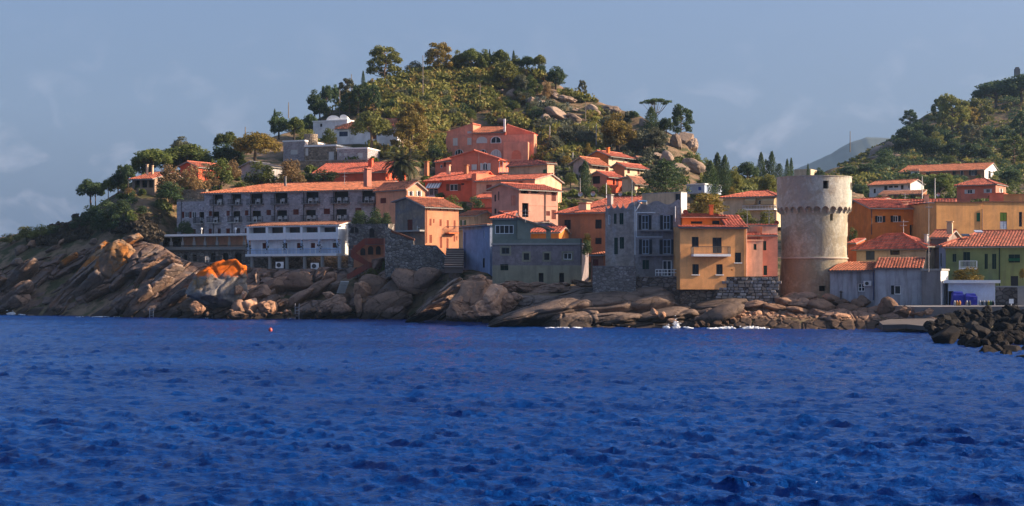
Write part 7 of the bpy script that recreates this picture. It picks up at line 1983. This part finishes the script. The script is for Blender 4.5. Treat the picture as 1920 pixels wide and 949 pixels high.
# middle part under the restaurant and the orange house
for k in range(18):
    px = rs.uniform(470, 800); top_ = float(np.interp(px, [470, 650, 700, 760, 800], [515, 525, 535, 490, 500])); py = rs.uniform(top_, 592)
    rock(px, py, rs.uniform(34, 95), rs.uniform(14, 38), depth(px, py) - .1, 32 + rs.gauss(0, 9), (ROCK_BROWN, CLIFF_MAT, ROCK_BROWN, ROCK_GREY)[k % 4], ('slab', 'fine', 'slab', 'angular')[k % 4], k % 5, dy=rs.uniform(1.2, 2.2), name='rock_slab', root=cl2, yaw=rs.uniform(-35, -5))
for px, py, w_, h_, rt in ((755, 500, 40, 28, 10), (782, 492, 52, 40, -30), (770, 530, 90, 50, -25), (735, 545, 100, 50, 30), (720, 572, 110, 46, 28), (700, 540, 60, 60, 30), (800, 520, 60, 40, 25), (520, 535, 60, 44, 10), (560, 530, 60, 40, -10), (600, 540, 70, 26, 33), (560, 560, 70, 22, 35)):
    rock(px, py, w_, h_, depth(px, py) - .8, rt, (ROCK_BROWN, CLIFF_MAT)[int(px) % 2], ('smooth', 'block')[int(py) % 2], int(px) % 4, dy=2.2, name='rock_slab', root=cl2)
# sunlit granite spur under the blue house
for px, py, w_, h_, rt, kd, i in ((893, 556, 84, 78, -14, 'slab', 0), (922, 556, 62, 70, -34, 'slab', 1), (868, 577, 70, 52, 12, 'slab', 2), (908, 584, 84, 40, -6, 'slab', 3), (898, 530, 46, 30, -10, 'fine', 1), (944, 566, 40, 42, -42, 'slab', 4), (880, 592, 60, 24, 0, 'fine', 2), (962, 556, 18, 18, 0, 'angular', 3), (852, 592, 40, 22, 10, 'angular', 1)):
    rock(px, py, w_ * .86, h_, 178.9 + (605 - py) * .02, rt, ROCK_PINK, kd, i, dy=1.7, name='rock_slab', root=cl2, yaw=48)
for px, py, w_, h_, rt, m_, kd in ((828, 562, 150, 34, 34, ROCK_GREY, 'fine'), (815, 580, 120, 26, 30, ROCK_GREY, 'fine'), (842, 547, 110, 22, 36, ROCK_GREY, 'angular'), (800, 590, 80, 18, 22, ROCK_BROWN, 'fine')):
    rock(px, py, w_, h_, 188 + (605 - py) * .1, rt, m_, kd, int(px) % 5, dy=3.0, name='rock_slab', root=cl2, yaw=-25)
# sea-worn whalebacks below the grey house and the palazzo
for px, py, w_, h_, rt, i in ((960, 601, 120, 22, 16, 0), (1012, 590, 210, 46, 13, 1), (1088, 582, 240, 62, 9, 2), (1182, 577, 230, 76, 10, 3), (1268, 570, 190, 66, -6, 0), (1120, 602, 180, 32, 5, 4), (1232, 598, 160, 38, 10, 1), (1325, 584, 160, 46, 14, 2), (1145, 553, 190, 38, 13, 1), (1060, 560, 150, 26, 15, 3), (1330, 560, 110, 26, -5, 4)):
    Yd = float(np.interp(py, [540, 612], [181, 170.5])); rock(px, py, w_, h_, Yd, rt, ROCK_SMOOTH, 'whale', i, dy=3.2, name='rock_slab', root=cl3, yaw=-12)

for k, (px, py, w_, h_) in enumerate(((945, 540, 60, 22), (985, 541, 70, 22), (1030, 544, 80, 22), (1068, 543, 70, 20), (1098, 538, 50, 22), (1010, 535, 40, 14), (1050, 534, 44, 13), (965, 532, 40, 12), (1085, 531, 36, 12), (1110, 546, 60, 20))):
    rock(px, py, w_, h_, 184.5 - (py - 530) * .12, rs.uniform(-8, 12), ROCK_BROWN, ('slab', 'fine')[k % 2], k % 5, dy=1.6, name='rock_slab', root=cl3)
# the lichen-topped giant and its neighbours
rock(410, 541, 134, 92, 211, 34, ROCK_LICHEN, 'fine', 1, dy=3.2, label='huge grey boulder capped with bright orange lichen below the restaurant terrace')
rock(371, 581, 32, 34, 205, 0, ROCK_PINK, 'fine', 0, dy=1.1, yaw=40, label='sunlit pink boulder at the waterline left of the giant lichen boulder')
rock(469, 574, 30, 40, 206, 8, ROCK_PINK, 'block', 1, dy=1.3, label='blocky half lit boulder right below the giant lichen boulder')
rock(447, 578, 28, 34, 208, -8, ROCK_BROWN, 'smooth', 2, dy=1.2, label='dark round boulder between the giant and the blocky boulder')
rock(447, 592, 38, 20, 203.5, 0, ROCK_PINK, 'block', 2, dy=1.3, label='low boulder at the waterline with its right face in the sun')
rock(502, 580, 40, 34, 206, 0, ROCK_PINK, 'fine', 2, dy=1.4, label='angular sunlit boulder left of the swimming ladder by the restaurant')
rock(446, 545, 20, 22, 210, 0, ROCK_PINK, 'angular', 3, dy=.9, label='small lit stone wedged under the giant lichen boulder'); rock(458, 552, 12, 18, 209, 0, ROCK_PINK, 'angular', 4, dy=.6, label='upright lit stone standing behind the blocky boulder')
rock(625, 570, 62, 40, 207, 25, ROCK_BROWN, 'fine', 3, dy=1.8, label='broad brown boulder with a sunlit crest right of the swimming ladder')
rock(618, 553, 30, 20, 208, -20, ROCK_PINK, 'angular', 0, dy=1.0, label='pale sunlit wedge of rock left of the plank ramp')
rock(678, 545, 44, 34, 208, -15, ROCK_PINK, 'fine', 1, dy=1.6, yaw=40, label='bright orange lit crag under the olive bush'); rock(672, 572, 12, 48, 206, 4, ROCK_PINK, 'fine', 4, dy=.8, yaw=45, label='tall narrow sunlit rock pillar dropping to the sea'); rock(640, 580, 40, 30, 206, 0, ROCK_BROWN, 'smooth', 0, dy=1.6, label='round dark boulder left of the sunlit rock pillar')
g_ = 'small lit stones along the left waterline'
for k in range(26):
    px = rs.uniform(385, 610); rock(px, rs.uniform(583, 594), rs.uniform(6, 14), rs.uniform(6, 12), 203 + rs.uniform(-.5, 1.5), rs.uniform(-20, 20), (ROCK_PINK, ROCK_BROWN)[k % 2], 'small', k % 5, label='small stone at the waterline below the white restaurant', group=g_)
# rubble shore from the ochre house to the tower: sunlit pink stones in front, brown boulders behind
g_ = 'sunlit broken rocks on the shore below the tower'
pts = []
tries = 0
while len(pts) < 120 and tries < 6000:
    tries += 1
    px = rs.uniform(1305, 1612); lo_ = float(np.interp(px, [1305, 1350, 1420, 1500, 1560, 1612], [596, 576, 578, 590, 588, 590])); py = rs.uniform(lo_, 612)
    w_ = rs.uniform(9, 27)
    if all(math.hypot(px - a, (py - b) * 1.7) > (w_ + c) * .36 for a, b, c in pts): pts.append((px, py, w_))
for k, (px, py, w_) in enumerate(sorted(pts, key=lambda q: q[1])):
    Yd = float(np.interp(py, [575, 613], [173.5, 166.5])); rock(px, py, w_, w_ * rs.uniform(.6, 1.0), Yd, rs.uniform(-35, 35), (ROCK_PINK, ROCK_PINK, ROCK_BROWN)[k % 3], ('angular', 'block', 'fine')[k % 3], k % 5, label='angular pinkish rock in the sunlit heap on the shore left of the low grey house', group=g_, yaw=rs.uniform(15, 55))
rock(1582, 599, 60, 34, 167, -8, ROCK_PINK, 'fine', 3, dy=1.6, yaw=40, label='largest pale sunlit rock at the right end of the shore heap'); rock(1345, 592, 110, 34, 169.5, 22, ROCK_SMOOTH, 'smooth', 2, dy=2.2, label='long dark sloping rock at the left end of the sunlit heap'); rock(1258, 603, 24, 12, 167, 0, ROCK_PINK, 'smooth', 3, dy=.8, label='flat reddish rock at the waterline left of the splashing wave'); rock(1240, 592, 18, 16, 168.4, 20, ROCK_PINK, 'angular', 1, dy=.8, label='small lit rock above the flat reddish rock'); rock(1226, 586, 14, 18, 169, 30, ROCK_PINK, 'angular', 2, dy=.7, label='sliver of lit rock on the dark whaleback')
g_ = 'brown boulders at the foot of the tower'
for k, (px, py, w_, h_) in enumerate(((1440, 548, 34, 28), (1470, 566, 44, 26), (1500, 570, 60, 24), (1535, 575, 64, 30), (1560, 562, 40, 24), (1580, 568, 40, 26), (1600, 556, 40, 24), (1620, 566, 40, 30), (1640, 560, 36, 26), (1590, 582, 44, 30), (1615, 588, 44, 34), (1640, 588, 50, 36), (1508, 556, 50, 18), (1485, 556, 40, 20), (1545, 590, 60, 24), (1606, 572, 30, 24), (1575, 588, 36, 26), (1410, 572, 60, 16), (1450, 577, 60, 16), (1500, 584, 60, 18))):
    rock(px, py, w_, h_, float(np.interp(py, [545, 605], [176, 168.5])), rs.uniform(-15, 15), ROCK_BROWN, ('smooth', 'block', 'angular')[k % 3], k % 5, label='brown boulder piled against the foot of the tower and the low grey house', group=g_)
rock(1665, 577, 40, 42, 168.5, 0, ROCK_BROWN, 'smooth', 0, dy=1.3, label='big rounded brown boulder standing against the grey middle house')
for px, py, w_, h_, lb in ((1695, 582, 34, 28, 'brown boulder just right of the big rounded one'), (1720, 588, 20, 20, 'small brown boulder with an orange lit edge'), (1736, 586, 30, 22, 'boulder above the concrete slipway with a lit top'), (1775, 584, 36, 22, 'sunlit boulder at the right of the concrete slipway'), (1795, 586, 26, 18, 'sunlit boulder where the dark breakwater begins')): rock(px, py, w_, h_, 159.5, 0, ROCK_PINK if px > 1710 else ROCK_BROWN, 'angular', int(px) % 5, dy=1.0, label=lb, yaw=30)
sl = MB(); sl.prism([W(1648, 603, 156), W(1668, 598.5, 158), W(1790, 596, 158), W(1790, 612, 150), W(1760, 611, 150), W(1740, 612, 149.5), W(1700, 608, 152), W(1655, 609, 153)], (0, 0, -.42)); o = sl.build('concrete_slipway', flat('wet_concrete', (.085, .07, .062), .8, bump=.4, var=.3, scale=.8)); tag(o, 'flat worn concrete slipway slab at the water between the boulders and the breakwater', 'slipway')
# breakwater of dark armour stones
g_ = 'dark armour stones of the breakwater'
pts = []; tries = 0
while len(pts) < 190 and tries < 30000:
    tries += 1
    px = rs.uniform(1738, 1990); lo_ = float(np.interp(px, [1738, 1765, 1800, 1840, 1990], [612, 600, 587, 584, 584])); hi_ = float(np.interp(px, [1738, 1800, 1850, 1920, 1990], [618, 645, 664, 676, 684]))
    py = rs.uniform(lo_, hi_); w_ = rs.uniform(24, 58) * (0.8 + (py - 580) / 200)
    if all(math.hypot(px - a, (py - b) * 1.35) > (w_ + c) * .25 for a, b, c in pts): pts.append((px, py, w_))
for k, (px, py, w_) in enumerate(sorted(pts, key=lambda q: q[1])):
    Yd = 150 - (py - 585) / 90 * 48; rock(px, py, w_, w_ * rs.uniform(.62, .95), Yd, rs.uniform(-40, 40), ROCK_BLACK, ('angular', 'block', 'fine', 'block')[k % 4], k % 5, dy=m_px(w_, Yd) * rs.uniform(.35, .55), name='armour_stone', label='dark angular armour stone heaped on the breakwater at the right', group=g_)
# rocks of the hill
for px, py, w_, h_, rt, i in ((961, 176, 20, 28, -50, 0), (993, 190, 13, 22, -30, 1), (1050, 218, 66, 24, -30, 2), (1064, 186, 38, 18, -15, 3), (1113, 209, 40, 20, -38, 0), (1074, 224, 44, 22, -36, 1), (1024, 224, 24, 22, -20, 2), (1148, 206, 40, 24, -10, 3), (1205, 232, 16, 22, 10, 0), (1265, 270, 26, 42, 12, 1), (1285, 262, 38, 34, 20, 2), (1299, 272, 24, 38, -8, 3), (1250, 296, 26, 28, 0, 0), (1296, 312, 60, 32, -28, 1), (1275, 318, 40, 26, -10, 2), (1240, 280, 24, 14, 0, 3), (1232, 292, 20, 14, 0, 2), (940, 228, 36, 12, -10, 1), (1100, 240, 40, 14, -30, 3), (1035, 175, 30, 14, -20, 0)):
    rock(px, py, w_, h_, depth(px, py) - .6, rt, ROCK_HILL, ('smooth', 'angular', 'block', 'fine')[i], i, label='pale granite rock bared on the right flank of the hill', group='granite rocks on the hill')
rq = random.Random(9)
for k in range(34):
    px = rq.uniform(930, 1120); py = rq.uniform(float(np.interp(px, [930, 1000, 1060, 1120], [150, 150, 175, 205])), 245)
    rock(px, py, rq.uniform(6, 20), rq.uniform(4, 11), depth(px, py) - .3, rq.uniform(-35, 5), ROCK_HILL, ('angular', 'block', 'fine')[k % 3], k % 5, label='small pale stone lying on the bare right flank of the hill', group='small stones on the hill')
for px, py, w_, h_, rt in ((1648, 286, 44, 26, 25), (1668, 280, 24, 30, 10), (1676, 300, 30, 20, 40), (1640, 300, 36, 16, 10)):
    rock(px, py, w_, h_, depthR(px, py) - 1.5, rt, ROCK_HILL, 'smooth', int(px) % 4, label='grey rock face showing on the shaded right hill', group='rocks on the right hill')
for px, py, w_, h_ in ((38, 470, 30, 20), (60, 456, 24, 18), (100, 465, 36, 12), (30, 490, 30, 16), (118, 452, 26, 8), (175, 452, 20, 16)):
    rock(px, py, w_, h_, depth(px, py) - .6, 25, ROCK_PINK if px in (60, 118) else ROCK_GREY, 'angular', int(px) % 5, label='pale rock poking out of the scrub on the far left headland', group='rocks on the far left headland')

# ------------------------------------------------------------------ foam where the swell breaks
FOAM = flat('sea_foam', (.80, .84, .88), .5, var=.03)
def foam(px0, px1, py, hpx, n, name='foam', seed=1):
    """torn flecks and spray, dense where the wave breaks"""
    r = np.random.default_rng(seed); Vb, Fb = ico(1); VV, FF = [], []
    Yw = CAMH * FPX / (py - HY); nb = max(2, int((px1 - px0) / 14)); cx = r.uniform(0, 1, nb); hw = r.uniform(.3, 1, nb)
    for k in range(n):
        c_ = r.integers(nb); t = cx[c_] + r.normal(0, .045); px = px0 + (px1 - px0) * t; env = hw[c_] * math.sin(math.pi * min(max(t, .03), .97))
        z = abs(r.normal(0, 1)) * m_px(hpx, Yw) * .42 * env; s_ = r.uniform(.018, .065)
        c = np.array(W(px, py, Yw)); c[2] = .05 + z; c[1] += r.uniform(-.3, 2.2)
        VV.append(Vb * np.array([s_ * r.uniform(1, 4), s_ * 1.5, s_ * r.uniform(.4, 1.0)]) + c); FF.append(Fb + len(Vb) * k)
    return tag(link(name, mesh_np(name, np.concatenate(VV), np.concatenate(FF), FOAM, smooth=True)), kind='stuff')
foam(1244, 1294, 616.5, 15, 620, seed=1); foam(1335, 1448, 617.5, 7, 700, seed=2); foam(1604, 1652, 616.5, 4, 700, seed=3); foam(-10, 45, 591, 7, 700, seed=4); foam(1020, 1098, 616, 2, 240, seed=5); foam(355, 470, 597.5, 2, 420, seed=6); foam(150, 300, 595, 1.5, 260, seed=7); foam(905, 955, 612.5, 2.5, 260, seed=8); foam(1735, 1800, 622, 2, 180, seed=10); foam(540, 760, 598, 1.2, 220, seed=11)

# ------------------------------------------------------------------ small things
def ladder(px, y0, y1, Y, label):
    e = empty('swimming_ladder', W(px, y0, Y), label, 'ladder'); a = W(px, y0, Y).z; b = W(px, y1, Y).z
    for x in (-.25, .25):
        mb = MB(); mb.tube([Vector((x, 0, -.4)), Vector((x, 0, b - a)), Vector((x, .35, b - a + .1))], .05, 6); mb.build('rail', STEEL, e, local=True)
    for k in range(4):
        mb = MB(); mb.tube([Vector((-.25, 0, (b - a) * (k + .4) / 4.5)), Vector((.25, 0, (b - a) * (k + .4) / 4.5))], .03, 5); mb.build('rung', STEEL, e, local=True)
ladder(284, 593, 579, 214, 'metal swimming ladder on the shaded cliff at the left'); ladder(557, 595, 571, 204.5, 'taller metal swimming ladder below the white restaurant')
by = empty('mooring_buoy', W(507, 621, 156), 'small red orange mooring buoy floating off the rocks', 'buoy'); mb = MB(); mb.ball((0, 0, .12), .2, 12, sz=1.15); mb.build('float', flat('buoy_red', (.45, .05, .03), .4), by, local=True); mb = MB(); mb.tube([Vector((0, 0, .3)), Vector((0, 0, .46))], .03, 6); mb.build('ring', IRON, by, local=True)
bo = MB(); bo.tube([Vector((0, 0, -.2)), Vector((0, 0, .45))], .16, 10, r2=.11); bo.ball((0, 0, .6), .17, 10); o = bo.build('iron_bollard', IRON); o.location = W(1577, 558, 171.8); tag(o, 'black round headed iron bollard on the boulders left of the lattice window', 'bollard')
rp_ = empty('plank_ramp', W(646, 541, 209.5), 'grey slatted ramp leaning on the rocks below the restaurant', 'ramp')
for k in range(9):
    mb = MB(); p = W(639 + k * .9, 550 - k * 2.5, 209.5); mb.box((-.55, 0, 0), (1.1, 0, 0), (0, .25, .15), (0, 0, .06)); q = mb.build('plank', CONC, rp_, local=True); q.location = p - origin_of(rp_)
WOODP = flat('weathered_pole', (.20, .17, .14), .9)
for px, y0, y1, lb, m_ in ((541, 216, 192, 'thin dark pole on the skyline at the left foot of the hill', WOODP), (460, 254, 238, 'short dark pole above the golden pine', WOODP), (659, 182, 139, 'tall pole on the left skyline of the hill', WOODP), (637, 212, 168, 'leaning pale pole behind the white vaulted house', WOODP), (793, 188, 104, 'tallest utility pole running up the middle of the hill', WOODP), (900, 192, 156, 'pole in the scrub right of the hill middle', WOODP), (1098, 234, 190, 'dark pole beside the granite slabs', WOODP), (1118, 284, 232, 'lamp pole left of the big round golden pine', STEEL), (1031, 274, 236, 'pale pole right of the pink villa', STEEL), (1074, 305, 286, 'pale pole left of the grey arch house', STEEL)):
    pole(px, y0, y1, depth(px, y0), .13, 'utility_pole', lb, 'pole', m_)
pole(1594, 282, 246, 540, .18, 'utility_pole', 'tall bare pole on the skyline of the right hill', 'pole', WOODP); pole(1729, 380, 331, 262, .11, 'utility_pole', 'pale pole in front of the white villa', 'pole', STEEL); pole(1753, 382, 334, 260, .11, 'utility_pole', 'pale pole right of the white villa', 'pole', STEEL)
pole(1741.5, 500, 376, 166.5, .032, 'antenna_mast', 'tall thin mast rising from the grey low houses past the orange house', 'mast', STEEL, top='arms'); pole(1185, 384, 338, 181, .05, 'antenna_mast', 'thin antenna mast behind the scalloped parapet', 'mast', STEEL); pole(1694, 446, 412, 186, .05, 'antenna_mast', 'antenna mast on the ridge of the hipped roof house', 'mast', STEEL, top='arms'); pole(1401, 425, 390, 178, .045, 'antenna_mast', 'thin white mast above the ochre house roof', 'mast', STEEL); pole(1442, 440, 394, 178, .05, 'antenna_mast', 'white mast on the pink annex roof', 'mast', STEEL, top='arms'); pole(985, 408, 392, 188, .04, 'antenna_mast', 'bent aerial on the veranda roof of the grey green house', 'mast', STEEL, top='arms'); pole(646, 348, 322, 240, .05, 'antenna_mast', 'aerial standing on the hotel roof', 'mast', STEEL, top='arms'); pole(1697, 385, 362, 236, .06, 'antenna_mast', 'forked white aerial below the white villa', 'mast', STEEL, top='arms')
pole(1137, 372, 343, 246, .07, 'street_lamp', 'white street lamp post in front of the red porch house', 'street lamp', WHITE); pole(1088, 362, 334, 250, .06, 'street_lamp', 'thin lamp post left of the single cypress', 'street lamp', STEEL)
def dish(px, py, r_, Y, label, m=None):
    e = empty('satellite_dish', W(px, py + r_, Y), label, 'satellite dish', 'satellite dishes'); R_ = m_px(r_, Y)
    mb = MB()
    for a in range(5):
        for b in range(14):
            q = lambda i, j: Vector((R_ * i / 5 * math.cos(j * 2 * math.pi / 14), -R_ * .1 + R_ * .35 * (i / 5) ** 2 * -1 + R_ * .2, R_ * (1 + i / 5 * math.sin(j * 2 * math.pi / 14))))
            mb.poly([q(a, b), q(a, b + 1), q(a + 1, b + 1), q(a + 1, b)])
    mb.build('reflector', m or STEEL, e, local=True, smooth=True); mb = MB(); mb.tube([Vector((0, R_ * .3, -R_ * .8)), Vector((0, R_ * .2, R_))], R_ * .08, 5); mb.tube([Vector((0, R_ * .1, R_ * .4)), Vector((0, -R_ * .9, R_ * .9))], R_ * .05, 4); mb.build('mount', STEEL, e, local=True)
dish(1088, 364, 4.5, 206.5, 'grey dish at the left end of the broad bright roof'); dish(1112, 363, 4.5, 206.5, 'grey dish right of the first on the broad bright roof'); dish(1163, 364, 3.5, 206, 'small dish at the right end of the broad bright roof'); dish(1285, 398, 5, 177, 'red brown dish on the ochre house attic', flat('rust_dish', (.18, .03, .025), .6)); dish(1456, 418, 4.5, 177, 'dark red dish beside the tower', flat('rust_dish', (.18, .03, .025), .6)); dish(1741, 470, 4.5, 179, 'dark dish at the right eave of the hipped roof house', IRON); dish(1759, 365, 3.5, 240, 'pale dish left of the coral bungalow')
lg = MB(); lg.box((-.9, -.9, -1), (1.8, 0, 0), (0, 1.8, 0), (0, 0, 3.0)); lg.box((-.6, -.6, 2), (1.2, 0, 0), (0, 1.2, 0), (0, 0, .6)); o = lg.build('stone_pillar', CONC_D); o.location = W(1907, 139, 606); tag(o, 'small square stone pillar on the top right skyline', 'pillar')

# ------------------------------------------------------------------ terraces: the ground is cut back to each house
def carve(o):
    n = len(o.data.vertices); co = np.empty(n * 3, dtype=np.float32); o.data.vertices.foreach_get('co', co); V = co.reshape(-1, 3).astype(np.float64)
    for h in HOUSES:
        if h.YB > 420: continue
        d = V[:, :2] - np.array([h.A.x, h.A.y]); u = d @ np.array([h.u.x, h.u.y]); w_ = d @ np.array([h.n.x, h.n.y])
        out = np.maximum(np.maximum(-u - .3, u - h.L - .3), 0); fr = np.maximum(-w_, 0); bk = np.maximum(w_ - h.d - .4, 0)
        lim = h.zb - .15 + out * .9 + bk * 1.3 - fr * .12
        sel = (out < 6) & (fr < 14) & (bk < 6)
        V[:, 2] = np.where(sel & (V[:, 2] > lim), np.maximum(lim, -2), V[:, 2])
    o.data.vertices.foreach_set('co', V.astype(np.float32).ravel()); o.data.update()
for nm in ('hill', 'hillside'): carve(bpy.data.objects[nm])
# ------------------------------------------------------------------ the air: a thin even haze that turns the far mountain blue
hz = MB(); hz.box((-3600, -700, -12), (7200, 0, 0), (0, 4500, 0), (0, 0, 440))
HZ = bpy.data.materials.new('haze'); HZ.use_nodes = True; ht = HZ.node_tree; ht.nodes.clear()
ho = ht.nodes.new('ShaderNodeOutputMaterial'); hv = ht.nodes.new('ShaderNodeVolumePrincipled')
hv.inputs['Color'].default_value = (0.42, 0.66, 1.0, 1); hv.inputs['Density'].default_value = 0.00008; hv.inputs['Anisotropy'].default_value = 0.0
ht.links.new(hv.outputs[0], ho.inputs['Volume'])
HZ.cycles.homogeneous_volume = True
ho_ = hz.build('haze', HZ); tag(ho_, kind='stuff')
# ------------------------------------------------------------------ alike things told apart by their place in their row
ORDI = 'first second third fourth fifth sixth seventh eighth ninth tenth eleventh twelfth thirteenth fourteenth fifteenth sixteenth seventeenth eighteenth nineteenth twentieth'.split()
def number(group, base, keep=lambda o: True):
    v = sorted([o for o in bpy.data.objects if o.get('group') == group and keep(o)], key=lambda o: o.location.x / o.location.y)
    for k, o in enumerate(v[:20]): o['label'] = '%s, %s from the left' % (base, ORDI[k])
number('white chairs on the hotel balconies', 'white plastic chair on the upper hotel balconies', lambda o: o.location.z > 15.2)
number('white chairs on the hotel balconies', 'white plastic chair on the lower hotel balconies', lambda o: o.location.z <= 15.2)
number('dark shrubs on the left slope', 'dark green shrub on the slope left of the hotel')
number('shrubs on the far left headland', 'yellowish green shrub on the far left headland')
number('thicket on the right hill', 'dark shaded tree in the right hill thicket')
number('dark pines on the left slope', 'dark pine below the lone crest pine')
number('dark trees on the left shoulder of the hill', 'dark blue green tree on the left hill shoulder')
number('grey green trees on the right flank', 'grey green olive like tree on the right flank')
number('bushes under the outcrop', 'green bush below the granite outcrop')
number('bushes on the arched stone wall', 'dark green bush on the arched stone wall')
number('brown boulders at the foot of the tower', 'brown boulder piled below the tower')
number('granite rocks on the hill', 'pale granite rock on the hill flank')
number('agaves on the rocky flank', 'pale spiky agave among the hill rocks')
number('rocks on the right hill', 'grey rock face on the shaded right hill')
number('rocks on the far left headland', 'pale rock in the far left headland scrub')
number('globe lamps above the terrace', 'white globe lamp above the terrace canopy')
number('gas bottles in front of the store', 'gas bottle standing in front of the white store')
for o in bpy.data.objects:
    if o.get('group') == 'gas bottles in front of the store': o['label'] = {'orange_bottle': 'orange', 'steel_bottle': 'steel grey', 'green_bottle': 'green', 'dark_bottle': 'dark', 'yellow_bottle': 'yellow'}[o.data.materials[0].name] + ' ' + o['label']
print('objs', len(bpy.data.objects))
